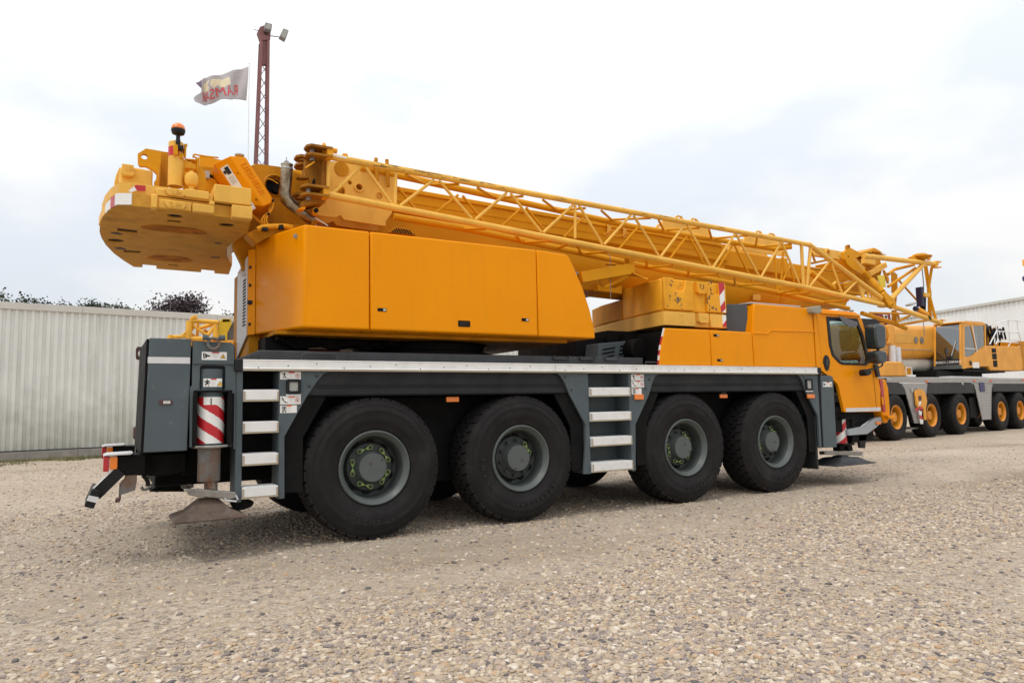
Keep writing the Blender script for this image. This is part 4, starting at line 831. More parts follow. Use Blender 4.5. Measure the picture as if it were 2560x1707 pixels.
# rear outrigger
def rear_outrigger():
    hole = rrect(*[v for v in (-1.700, -1.477, 1.555, 1.785)], 0.022)
    m = MB(); m.plate([(-1.765, 1.60), (-1.765, 2.013), (-1.43, 2.005), (-1.402, 1.98), (-1.402, 1.80), (-1.385, 1.785), (-1.378, 1.0), (-1.395, 1.0), (-1.395, 1.52), (-1.455, 1.555-0.018), (-1.72, 1.555-0.018), (-1.755, 1.50), (-1.755, 1.035), (-1.775, 1.035), (-1.782, 1.58)], [hole], 'y', 0.004, 0.05)
    h = m.build('outrigger_housing', 'grey_paint', CR, bevel=0.006)
    m = MB(); m.plate([(-1.765, 1.80), (-1.765, 2.005), (-1.405, 1.975), (-1.405, 1.80)], [], 'y', -0.014, 0.003); m.build('housing_front', 'grey_paint', h, bevel=0.008)
    m = MB(); m.box(-1.755, -1.72, 0.055, 0.4, 1.02, 1.98); m.box(-1.43, -1.385, 0.055, 0.4, 1.02, 1.98); m.box(-1.75, -1.39, 0.38, 2.5, 1.02, 1.97); m.build('outrigger_beam', 'dark_grey', h)
    # cheek plates
    m = MB(); m.box(-1.752, -1.722, -0.05, 0.32, 1.05, 1.535); m.box(-1.458, -1.420, -0.05, 0.32, 1.05, 1.535); m.box(-1.752, -1.420, -0.05, 0.0, 1.536, 1.553); m.build('cheek_plate', 'chassis_black', h, bevel=0.004)
    cx, cy = -1.592, 0.085
    m = MB(); m.lathe([(0.1, 1.04), (0.1215, 1.055), (0.1215, 1.505), (0.112, 1.515), (0.112, 1.75), (0.09, 1.755)], (cx, cy, 0), 'z', 32); c = m.build('jack_cylinder', 'grey_paint', CR, ang=40)
    # striped marker wrapped round the cylinder
    m = MB(); rr = 0.1230; z0, z1 = 1.062, 1.490; n = 44; a0, a1 = math.radians(186), math.radians(346)
    nz = 60
    for i in range(n):
        for j in range(nz):
            t0, t1 = a0+(a1-a0)*i/n, a0+(a1-a0)*(i+1)/n; y0, y1 = z0+(z1-z0)*j/nz, z0+(z1-z0)*(j+1)/nz
            u = (i+.5)/n*0.215; v = y0-z0
            s = (v+u*1.05+0.02) % 0.205
            m.m = 1 if s < 0.104 else 0
            if 0.3 < (i+.5)/n < 0.62 and v > 0.352: m.m = 0
            m.add([(cx+rr*math.cos(t), cy+rr*math.sin(t), z) for t, z in ((t0, y0), (t1, y0), (t1, y1), (t0, y1))], [(0, 1, 2, 3)])
    m.build('striped_marker', ['white_film', 'red_film'], c, recalc=False)
    m = MB(); m.text('1', 0.092, (cx-0.012, cy-rr-0.0035, 1.446), (1, 0, 0), (0, 0, 1), 0.001); m.build('number', 'black_film', c, smooth=False)
    m = MB(); m.lathe([(0.1135, 1.585), (0.1145, 1.585), (0.1145, 1.66), (0.1135, 1.66), (0.1135, 1.585)], (cx, cy, 0), 'z', 40, cap=False); 
    sticker(h, -1.672, -1.512, 1.585, 1.662, cy-0.117, 'swing', 'red_film')
    sticker(h, -1.688, -1.470, 1.836, 1.912, -0.0145, 'crush', 'red_film')
    m = MB(); m.lathe([(0.155, 1.020), (0.160, 1.024), (0.160, 1.040), (0.155, 1.044)], (cx, cy, 0), 'z', 32); m.box(-1.735, -1.455, -0.06, 0.2, 1.028, 1.046); m.build('jack_collar', 'steel', c, bevel=0.004)
    m = MB(); m.lathe([(0.098, 0.712), (0.1, 0.716), (0.1, 1.018)], (cx-0.005, cy, 0), 'z', 28); m.build('jack_tube', 'rusty_grey', c)
    m = MB(); m.lathe([(0.06, 0.56), (0.06, 0.712)], (cx+0.015, cy, 0), 'z', 20); m.prism([(-1.625, 0.712), (-1.56, 0.712), (-1.545, 0.64), (-1.60, 0.64)], 'y', 0.0, 0.03); m.build('jack_rod', 'rusty_grey', c)
    # locking bar
    bar = [(-1.817,0.666),(-1.66,0.648),(-1.375,0.603),(-1.362,0.553),(-1.443,0.533),(-1.506,0.552),(-1.634,0.578),(-1.685,0.579),(-1.772,0.606)]
    m = MB(); m.prism(bar, 'y', -0.03, 0.03); lb = m.build('locking_bar', 'steel', CR, bevel=0.006)
    m = MB(); m.path([(-1.472,-0.05,0.557),(-1.465,-0.05,0.535),(-1.371,-0.05,0.519),(-1.359,-0.05,0.535),(-1.378,-0.05,0.576)], 0.008, 8); m.build('spring_clip', 'silver_film', lb)
    # pyramid foot
    zt, zb = 0.555, 0.415
    cx2 = -1.60
    m = MB()
    def ringq(hx, hy, z): return [(cx2-hx, 0.1-hy, z), (cx2+hx, 0.1-hy, z), (cx2+hx, 0.1+hy, z), (cx2-hx, 0.1+hy, z)]
    m.rings([ringq(0.30, 0.26, 0.375), ringq(0.31, 0.27, 0.385), ringq(0.30, 0.26, 0.402), ringq(0.19, 0.17, 0.45), ringq(0.085, 0.08, 0.55), ringq(0.07, 0.07, 0.555)])
    m.build('outrigger_pad', 'rust', CR, ang=20, bevel=0.005)
    m = MB(); m.prism([(-1.397,0.508),(-1.307,0.506),(-1.215,0.503),(-1.185,0.487),(-1.182,0.463),(-1.208,0.434),(-1.28,0.413),(-1.344,0.413),(-1.383,0.456)], 'y', 0.12, 0.2); m.build('wheel_chock', 'chassis_black', CR, bevel=0.01)
    # hook eye on top of the housing
    e = (-1.592,-0.05,1.987)
    m = MB(); k = 24; r0 = 0.035
    R_ = []
    for i in range(k):
        t = 2*math.pi*i/k; R_.append([(e[0]+(0.050+0.013*math.cos(q))*math.cos(t), e[1]+0.013*math.sin(q), e[2]+(0.050+0.013*math.cos(q))*math.sin(t)) for q in [2*math.pi*j/8 for j in range(8)]])
    R_.append(R_[0]); m.rings(R_, cap=False)
    sh = m.build('shackle', 'rusty_grey', h)
    m = MB(); z = e[2]+0.055
    m.tube((e[0]-0.095, e[1], z), (e[0]-0.045, e[1], z), 0.026, 14); m.tube((e[0]+0.045, e[1], z), (e[0]+0.10, e[1], z), 0.026, 14); m.tube((e[0]-0.05, e[1], z-0.008), (e[0]+0.05, e[1], z-0.008), 0.011, 8); m.build('shackle_boss', 'grey_paint', sh, bevel=0.004)
rear_outrigger()

# front outrigger
def front_outrigger():
    m = MB(); m.prism([(7.246,1.724),(7.48,1.721),(7.539,1.696),(7.543,1.629),(7.528,0.597),(7.213,0.604)], 'y', -0.02, 0.55); h = m.build('front_outrigger_box', 'grey_paint', CR, bevel=0.008)
    m = MB(); m.box(7.20, 7.235, -0.004, 0.03, 0.62, 1.72); m.build('box_seam', 'black_plastic', h)
    sx = [(7.262,1.619),(7.502,1.619),(7.494,1.543),(7.26,1.54)]; sticker(h, sx[0][0]+0.012, sx[1][0], sx[2][1], sx[0][1], -0.0205, 'crush', 'red_film')
    # inner column, seen beyond the box
    m = MB(); m.prism([(7.889,1.574),(8.032,1.574),(8.021,1.315),(8.09,1.268),(8.202,1.211),(8.22,0.656),(8.144,0.641),(8.169,1.026),(7.936,1.051),(7.922,1.198),(7.889,1.271)], 'y', 0.25, 0.65); m.build('front_column', 'grey_paint', h, bevel=0.006)
    c = (7.945,0.2,0.833); cx = c[0]
    zt, zb = (7.964,0.2,1.023)[2], (7.925,0.2,0.634)[2]
    m = MB(); m.lathe([(0.11, zb), (0.11, zt)], (cx, 0.2+0.02, 0), 'z', 28); cy = m.build('jack_cylinder', 'grey_paint', CR)
    m = MB(); n, nz = 30, 40; a0, a1 = math.radians(186), math.radians(330)
    for i in range(n):
        for j in range(nz):
            t0, t1 = a0+(a1-a0)*i/n, a0+(a1-a0)*(i+1)/n; y0, y1 = zb+(zt-zb)*j/nz, zb+(zt-zb)*(j+1)/nz
            s = ((y0-zb)-(i+.5)/n*0.21+0.38) % 0.24
            m.m = 1 if s < 0.12 else 0
            m.add([(cx+0.1115*math.cos(t), 0.22+0.1115*math.sin(t), z) for t, z in ((t0, y0), (t1, y0), (t1, y1), (t0, y1))], [(0, 1, 2, 3)])
    m.build('striped_marker', ['white_film', 'red_film'], cy, recalc=False)
    m = MB(); m.prism([(8.12,1.037),(8.17,1.036),(8.174,0.64),(8.098,0.625)], 'y', 0.1, 0.3); m.box(cx-0.14, cx+0.14, 0.05, 0.36, zt, zt+0.025); m.box(cx-0.14, cx+0.14, 0.05, 0.36, zb-0.03, zb); m.build('cheek_plate', 'chassis_black', cy, bevel=0.004)
    w = [(7.874,1.455),(8.008,1.457),(8.014,1.398),(7.874,1.396)]; m = MB(); m.prism(w, 'y', 0.238, 0.248); m.build('warning_sticker', 'white_film', h)
    w = [(7.937,1.384),(8.013,1.387),(8.01,1.302),(7.94,1.303)]; m = MB(); m.prism(w, 'y', 0.237, 0.248); np_ = m.build('number_plate', 'white_film', h)
    p = (7.971,0.236,1.343); m = MB(); m.text('2', 0.085, p, (1, 0, 0), (0, 0, 1), 0.001); m.build('number', 'black_film', np_, smooth=False)
    # leg, bar and foot
    m = MB()
    for s in ('748,1320 780,1320 785,1380 750,1380', '805,1320 850,1320 860,1380 825,1380'): pass
    m.prism([(7.807,0.612),(7.937,0.606),(7.883,0.51),(7.818,0.513)], 'y', 0.12, 0.26); m.prism([(7.981,0.617),(8.112,0.611),(8.137,0.506),(8.028,0.506)], 'y', 0.12, 0.26); m.build('jack_foot', 'chassis_black', cy, bevel=0.004)
    m = MB(); m.prism([(7.412,0.532),(7.827,0.518),(8.387,0.479),(8.393,0.45),(8.33,0.417),(7.407,0.479)], 'y', 0.12, 0.22); lb = m.build('locking_bar', 'steel', CR, bevel=0.006)
    m = MB(); m.path([(8.328,0.14,0.454),(8.424,0.14,0.403),(8.375,0.14,0.418)], 0.008, 6); m.build('spring_clip', 'silver_film', lb)
    top = (7.876,0.2,0.438); bot = [(7.477,0.302)][0]
    ex = [(8.539,0.255)][0]
    cx2 = top[0]+0.04; zb2 = bot[1]
    def ringq(hx, hy, z): return [(cx2-hx, 0.2-hy, z), (cx2+hx, 0.2-hy, z), (cx2+hx, 0.2+hy, z), (cx2-hx, 0.2+hy, z)]
    m = MB(); m.rings([ringq(0.50, 0.28, zb2), ringq(0.51, 0.29, zb2+0.012), ringq(0.36, 0.24, zb2+0.045), ringq(0.22, 0.17, zb2+0.11), ringq(0.10, 0.09, top[2]-0.02), ringq(0.085, 0.08, top[2])])
    m.build('outrigger_pad', 'dark_grey', CR, ang=20, bevel=0.005)
front_outrigger()


# ================================================================ SUPERSTRUCTURE
def covers():
    ZB, ZT, Y0 = 2.182, 3.24, 0.03
    # rear cover with the chamfered corner
    m = MB(); m.prism([(-0.74, Y0), (-0.050, Y0), (-0.050, 0.95), (-1.048, 0.95), (-1.048, 0.885)], 'z', ZB, ZT)
    c1 = m.build('engine_cover', 'cover_paint', CR, bevel=0.022, seg=3)
    m = MB(); m.prism([(-0.042, Y0), (2.058, Y0), (2.058, 0.95), (-0.042, 0.95)], 'z', ZB, ZT)
    c2 = m.build('engine_cover', 'cover_paint', CR, bevel=0.022, seg=3)
    m = MB(); m.prism([(2.066, ZB), (2.914, ZB-0.004), (2.905, 2.30), (2.84, 2.55), (2.74, 2.82), (2.62, 3.06), (2.545, 3.19), (2.52, 3.212), (2.48, 3.222), (2.066, ZT)], 'y', Y0, 0.95)
    c3 = m.build('engine_cover', 'cover_paint', CR, bevel=0.018, seg=3, ang=25)
    # seam backing and inner box
    m = MB(); m.box(-0.60, 2.45, 0.10, 0.90, 2.20, 3.20); m.build('engine_box', 'chassis_black', CR)
    # rear strip beyond the chamfer, with hinges, and the grey grille door facing backwards
    m = MB(); m.prism([(-1.054, 0.892), (-1.054, 0.95), (-1.105, 0.985), (-1.120, 0.975)], 'z', ZB, 3.13); st = m.build('cover_strip', 'cover_paint', c1, bevel=0.004)
    for z in (2.93, 2.73, 2.53, 2.30):
        m = MB(); m.box(-1.112, -1.085, 0.935, 0.965, z-0.016, z+0.016); m.build('hinge', 'black_plastic', st, bevel=0.003)
    m = MB(); m.box(-1.128, -1.07, 0.92, 0.955, 2.52, 2.56); m.build('door_handle', 'black_plastic', st, bevel=0.004)
    d = MB(); d.plate([(0.99, 2.18), (1.62, 1.96), (1.62, 2.98), (0.99, 3.06)], [], 'x', -1.125, -1.105)
    gd = d.build('grille_door', 'silver_film', CR, bevel=0.003)
    for i in range(15):
        z = 2.30+i*0.036; m = MB(); m.box(-1.130, -1.1255, 1.06, 1.22, z, z+0.017); m.build('grille_slot', 'chassis_black', gd)
    m = MB(); m.box(-1.10, -0.98, 0.99, 2.0, 1.96, 2.98); m.build('engine_box', 'frame_paint', CR)
    m = MB(); m.plate([(1.62, 1.90), (1.98, 1.82), (1.98, 2.06), (1.62, 2.16)], [], 'x', -1.16, -1.13); m.build('side_plate', 'cover_paint', CR)
    m = MB(); m.prism([(-1.157,2.856),(-1.086,3.04),(-1.076,2.888),(-1.086,2.857)], 'y', 1.1, 1.13); m.build('gusset_plate', 'silver_film', CR)
    # latches
    for x, z in ((0.085, 2.40), (1.875, 2.37)):
        m = MB(); m.prism(rrect(x-0.05, x+0.05, z-0.018, z+0.018, 0.006), 'y', Y0-0.004, Y0+0.01); l = m.build('latch', 'chassis_black', c2, bevel=0.002)
        m = MB(); m.box(x+0.012, x+0.042, Y0-0.007, Y0-0.0045, z-0.010, z+0.010); m.build('latch_key', 'silver_film', l)
    m = MB(); m.plate(rrect(0.985, 1.135, 2.255, 2.325, 0.012), [rrect(1.000, 1.12, 2.268, 2.312, 0.008)], 'y', Y0-0.006, Y0-0.0005); l = m.build('recessed_handle', 'chassis_black', c2, bevel=0.002)
    m = MB(); m.box(1.002, 1.118, Y0-0.002, Y0-0.0006, 2.270, 2.310); m.build('handle_cup', 'black_plastic', l)
    p = (-0.798,0.08,3.137)
    m = MB(); m.lathe([(0.016, 0.0), (0.016, -0.012), (0.008, -0.014), (0.0001, -0.010)], (p[0], 0.16, p[2]), 'y', 14, cap=False); m.lathe([(0.024, 0.004), (0.024, -0.004), (0.0001, -0.004)], (p[0], 0.155, p[2]), 'y', 14, cap=False); m.build('bolt', 'steel', c1)
    # mesh grille standing on top of the cover
    g = [(0.319,3.366),(0.393,3.426),(0.586,3.432),(0.665,3.361)]
    m = MB(); m.prism(g, 'y', 0.45, 0.75); gr = m.build('vent_hood', 'frame_paint', c2, bevel=0.005)
    rows = 7
    for r_ in range(rows):
        z = g[0][1]+(g[1][1]-g[0][1])*(r_+0.5)/rows-0.004
        xl = g[0][0]+(g[1][0]-g[0][0])*(r_+0.5)/rows; xr = g[3][0]+(g[2][0]-g[3][0])*(r_+0.5)/rows
        m = MB(); n = int((xr-xl-0.02)/0.032)
        for i in range(n):
            x = xl+0.012+i*0.032+(0.016 if r_ % 2 else 0); m.box(x, x+0.020, 0.446, 0.4495, z-0.0035, z+0.0035)
        m.build('grille_row', 'chassis_black', gr)
covers()

def turntable():
    m = MB(); m.lathe([(0.95, 1.955), (0.95, 2.02), (0.85, 2.04), (0.85, 2.12), (0.9, 2.14), (0.9, 2.2)], (1.1, YC, 0), 'z', 48); m.build('slewing_ring', 'chassis_black', CR)
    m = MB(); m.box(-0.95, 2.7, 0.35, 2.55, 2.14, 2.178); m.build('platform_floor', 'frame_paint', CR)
    # lumps of pipework under the platform
    rnd = random.Random(4); m = MB()
    for i in range(9): m.path([(-0.9+i*0.13, 0.5+0.05*i, 2.12), (-0.7+i*0.13, 0.55, 2.03+0.03*(i % 3)), (-0.3+i*0.13, 0.6+0.04*i, 2.09)], 0.035, 8)
    m.box(-1.0, -0.55, 0.6, 1.6, 2.0, 2.13); m.build('pipework', 'chassis_black', CR)
    m = MB(); m.box(-0.55, -0.1, 0.9, 1.6, 1.96, 2.04); m.build('red_gear', 'bright_red', CR, bevel=0.02)
    # far-side mass of the platform
    m = MB(); m.box(-0.9, 2.6, 2.0, 2.85, 2.2, 3.2); m.build('operator_cab_body', 'cover_paint', CR, bevel=0.04)
    # tall frame plates that carry the boom foot
    fr = [(-1.223,3.829),(-1.129,4.045),(-1.059,4.079),(-0.787,4.084),(-0.49,3.997),(-0.397,3.464),(-0.606,3.41),(-1.065,3.336),(-1.162,3.296),(-1.124,3.62)]
    h = [(-0.865,3.858)][0]
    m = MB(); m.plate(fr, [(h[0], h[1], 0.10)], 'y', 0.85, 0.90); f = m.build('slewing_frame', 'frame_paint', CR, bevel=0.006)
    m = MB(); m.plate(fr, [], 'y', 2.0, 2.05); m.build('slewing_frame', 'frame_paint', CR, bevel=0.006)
    m = MB(); m.lathe([(0.118, 0.835), (0.13, 0.845), (0.13, 0.87), (0.102, 0.87), (0.102, 0.84)], (h[0], 0, h[1]), 'y', 28, cap=False); m.build('bearing_ring', 'frame_paint', f)
    m = MB(); m.lathe([(0.0001, 0.92), (0.1, 0.92)], (h[0], 0, h[1]), 'y', 24, cap=False); m.lathe([(0.0001, 0.875), (0.045, 0.875), (0.045, 0.92)], (h[0]+0.02, 0, h[1]-0.02), 'y', 16, cap=False); m.build('hydraulic_motor', 'chassis_black', f)
    m = MB(); m.prism([(-1.05,3.317),(-0.801,3.359),(-0.507,3.408),(-0.609,3.351),(-1.001,3.192),(-1.095,3.125),(-1.204,3.228)], 'y', 0.62, 0.84); m.build('frame_shelf', 'frame_paint', CR, bevel=0.01)
    # dark diagonal side below the counterweight
    m = MB(); m.prism([(-1.258,3.21),(-1.055,3.478),(-0.937,3.391),(-0.936,3.275),(-1.034,3.018),(-1.141,2.927),(-1.161,3.007)], 'y', 1.15, 1.25); m.build('rear_frame', 'frame_paint', CR, bevel=0.008)
    # hoses
    for s, r_ in (('780,1065 850,1130 940,1215 1000,1260', 0.016), ('1105,870 1105,950 1040,1030 960,1090 925,1160 960,1240', 0.012), ('1060,960 1030,1060 975,1120 965,1190 1010,1240', 0.010), ('1110,880 1085,990 1010,1090 1000,1170 1040,1230', 0.009), ('860,1290 940,1255 1100,1240 1290,1240 1400,1260', 0.022)): 
        pass
    for q, r_ in (([(-1.135,0.7,3.458),(-1.087,0.7,3.416),(-1.024,0.7,3.361),(-0.983,0.7,3.333)], 0.016), ([(-0.932,0.6,3.601),(-0.932,0.6,3.542),(-0.976,0.6,3.478),(-1.031,0.6,3.428),(-1.054,0.6,3.374),(-1.03,0.6,3.319)], 0.012), ([(-0.967,0.58,3.525),(-0.987,0.58,3.45),(-1.024,0.58,3.402),(-1.03,0.58,3.351),(-0.999,0.58,3.318)], 0.010), ([(-0.937,0.56,3.582),(-0.954,0.56,3.5),(-1.004,0.56,3.421),(-1.011,0.56,3.363),(-0.983,0.56,3.322)], 0.009), ([(-1.106,0.55,3.263),(-1.053,0.55,3.294),(-0.944,0.55,3.317),(-0.812,0.55,3.332),(-0.735,0.55,3.326)], 0.028), ([(-0.935,0.9,3.946),(-0.978,0.9,3.955),(-1.016,0.9,3.904),(-0.998,0.9,3.846)], 0.006), ([(-0.954,0.8,3.914),(-0.897,0.8,3.9),(-0.84,0.8,3.87)], 0.006)):
        m = MB(); m.path(q, r_, 8); m.build('hose', 'worn_paint', CR)
    for q in ([(-0.867,0.54,3.334),(-0.859,0.54,3.288)], [(-0.949,0.57,3.605),(-0.935,0.57,3.598)], [(-1.001,0.56,3.45),(-0.981,0.56,3.442)]):
        m = MB(); m.path(q, 0.031 if q[0][0] > -0.9 else 0.02, 10); m.build('hose_clamp', 'black_plastic', CR)
    m = MB(); q = (-1.031,0.54,3.269); m.box(q[0]-0.03, q[0]+0.03, 0.5, 0.56, q[2]-0.02, q[2]+0.015); m.build('hose_fitting', 'black_plastic', CR, bevel=0.005)
    # exhaust stack
    m = MB(); m.path([(-0.825,0.45,3.978),(-0.828,0.45,3.859),(-0.838,0.45,3.74),(-0.847,0.45,3.666),(-0.83,0.45,3.603),(-0.774,0.45,3.552),(-0.689,0.45,3.49),(-0.546,0.45,3.397)], [0.060, 0.062, 0.062, 0.064, 0.066, 0.064, 0.06, 0.056], 22); ex = m.build('exhaust_pipe', 'exhaust_steel', CR)
    q = (-0.825,0.45,3.978); m = MB()
    m.lathe([(0.0001, 0.012), (0.064, 0.010), (0.066, 0.004), (0.064, 0.0)], (q[0], q[1], q[2]), 'z', 24, cap=False); m.build('rain_cap', 'silver_film', ex)
    m = MB(); m.lathe([(0.062, -0.06), (0.065, -0.055), (0.065, -0.04), (0.062, -0.035)], (q[0], q[1], q[2]), 'z', 24, cap=False); m.build('pipe_band', 'steel', ex)
    m = MB(); m.tube((q[0]-0.005, q[1], q[2]+0.01), (q[0]-0.005, q[1], q[2]+0.085), 0.004, 6); m.lathe([(0.028, 0.035), (0.006, 0.048)], (q[0]-0.005, q[1], q[2]), 'z', 8); m.build('cap_lever', 'floodlight_grey', ex)
    m = MB(); m.prism([(-0.736,3.472),(-0.663,3.513),(-0.659,3.481),(-0.673,3.468),(-0.729,3.464)], 'y', 0.3, 0.5); m.build('heat_shield', 'cover_paint', ex, bevel=0.004)
    m = MB(); m.tube((-0.771,0.4,3.54), (-0.694,0.4,3.509), 0.008); m.tube((-0.547,0.35,3.406), (-0.423,0.3,3.322), 0.006); m.build('stay_rod', 'silver_film', CR)
mat('exhaust_steel', (0.36, 0.30, 0.21), 0.25, metal=0.9, var=0.3, scale=3, dirt=1.0, dcol=(0.10, 0.05, 0.022), dscale=(4, 4, 4), dlo=0.42)
turntable()

# ---- tilted winch cover with lettering
def winch_cover():
    f = lambda s, y: [(p[0], y, p[1]) for p in s]
    A = [(-1.529,3.94),(-1.377,4.04)]       # top edge of the label flank
    m = MB()
    lt, lb = (-1.533,0.6,3.931), (-1.248,0.6,3.535)
    rt, rb = (-1.387,0.5,4.003), (-1.058,0.5,3.508)
    ot, ot2, ob2, ob = (-1.234,0.52,4.02), (-1.197,0.52,3.961), (-0.958,0.52,3.618), (-0.969,0.52,3.56)
    front = [lt, rt, ot, ot2, ob2, ob, rb, lb]
    back = [(p[0]+0.02, 0.95, p[2]-0.02) for p in front]
    m.loft(front, back); m.f[0] = (0, 1, 6, 7); m.f.append((1, 2, 3, 4, 5, 6)); m.mi.append(0)
    c = m.build('winch_cover', 'cover_paint', CR, bevel=0.008, ang=20, recalc=True)
    V = Vector; rt, rb, ot, ob2, lt, lb = V(rt), V(rb), V(ot), V(ob2), V(lt), V(lb)
    d = (rb-rt).normalized(); across = ((ot+ob2)/2-(rt+rb)/2); across = (across-d*across.dot(d)).normalized()
    n = d.cross(across); n = n if n.y < 0 else -n
    o = (rt+rb)/2+across*0.072+n*0.003+d*0.0
    m = MB(); m.text('LIEBHERR', 0.088, o, d, n.cross(d), 0.014); m.build('embossed_lettering', 'cover_paint', c, smooth=False)
    # label strip on the flank
    fl = (lt+lb)/2; ac2 = (fl-(rt+rb)/2); ac2 = (ac2-d*ac2.dot(d)).normalized(); n2 = d.cross(ac2); n2 = n2 if n2.y < 0 else -n2
    W_ = (fl-(rt+rb)/2-d*((fl-(rt+rb)/2).dot(d))).length
    o = rt+ac2*(W_*0.66)+d*0.075+n2*0.004
    m = MB()
    def quad(a0, a1, b0, b1, k, up):
        m.m = k; p = [o+d*a0+ac2*b0+n2*up, o+d*a1+ac2*b0+n2*up, o+d*a1+ac2*b1+n2*up, o+d*a0+ac2*b1+n2*up]
        m.loft(p, [q-n2*0.002 for q in p])
    def tri(a, r_, k, up):
        m.m = k; p = [o+d*(a+r_*0.86)+ac2*(r_*0.5), o+d*(a+r_*0.1)+ac2*(r_*0.95), o+d*(a+r_*0.1)-ac2*(r_*0.0)]
        p = [o+d*(a+r_*math.cos(t))+ac2*(r_*math.sin(t)) for t in (0.5, 2.6, 4.7)]
        m.loft([q+n2*up for q in p], [q+n2*(up-0.002) for q in p])
    quad(-0.02, 0.50, -0.045, 0.045, 0, 0.002); quad(-0.005, 0.075, -0.035, 0.01, 1, 0.004); quad(0.02, 0.055, 0.012, 0.038, 1, 0.004)
    for i in range(4): quad(0.10+i*0.022, 0.108+i*0.022, -0.03, 0.03-0.008*(i % 2), 2, 0.004)
    tri(0.255, 0.045, 1, 0.004); tri(0.255, 0.034, 3, 0.006); quad(0.312, 0.32, -0.042, 0.042, 2, 0.004)
    m.m = 2; k = 18; ctr = o+d*0.375+n2*0.004
    ring = [[ctr+d*(rr*math.cos(2*math.pi*i/k))+ac2*(rr*math.sin(2*math.pi*i/k)) for i in range(k)] for rr in (0.034, 0.027)]; m.rings(ring, cap=False)
    quad(0.355, 0.395, -0.01, 0.01, 2, 0.004); quad(0.44, 0.452, -0.03, -0.01, 1, 0.004)
    m.build('warning_label', ['white_film', 'black_film', 'grey_film', 'yellow_film'], c, smooth=False, recalc=False)
    m = MB()
    for s, a in ((-0.02, 0.12), (-0.02, 0.30), (-0.02, 0.62)):
        p = rt+d*a-across*0.055+n*0.0
    for q in ((-1.375,0.535,3.93), (-1.31,0.525,3.837), (-1.126,0.515,3.574)):
        m.lathe([(0.009, -0.012), (0.009, 0.02), (0.0001, -0.012)], q, 'y', 8, cap=False)
    m.build('bolt', 'nut_dark', c)
    q = (-1.268,0.7,4.098); m = MB(); m.lathe([(0.05, -0.012), (0.05, 0.0), (0.03, 0.01)], q, 'z', 16); m.build('lifting_cap', 'grey_film', c)
    # winch drum seen to the left of it
    q = (-1.527,0.95,3.815); m = MB(); m.lathe([(0.0001, 0.93), (0.095, 0.93), (0.10, 0.94), (0.10, 0.97), (0.165, 0.97), (0.185, 0.985), (0.185, 1.02), (0.13, 1.05), (0.13, 1.7), (0.18, 1.75)], (q[0], 0, q[2]), 'y', 36); w = m.build('winch_drum', 'chassis_black', CR)
    q2 = (-1.529,0.9,3.789); m = MB(); m.lathe([(0.0001, 0.90), (0.075, 0.905), (0.088, 0.93)], (q2[0], 0, q2[2]), 'y', 28); m.build('winch_gear', 'boom_paint', w)
    m = MB(); q = (-1.569,0.9,3.901); m.box(q[0]-0.02, q[0]+0.03, 0.88, 0.92, q[2]-0.05, q[2]+0.03); m.build('data_plate', 'grey_film', w)
winch_cover()

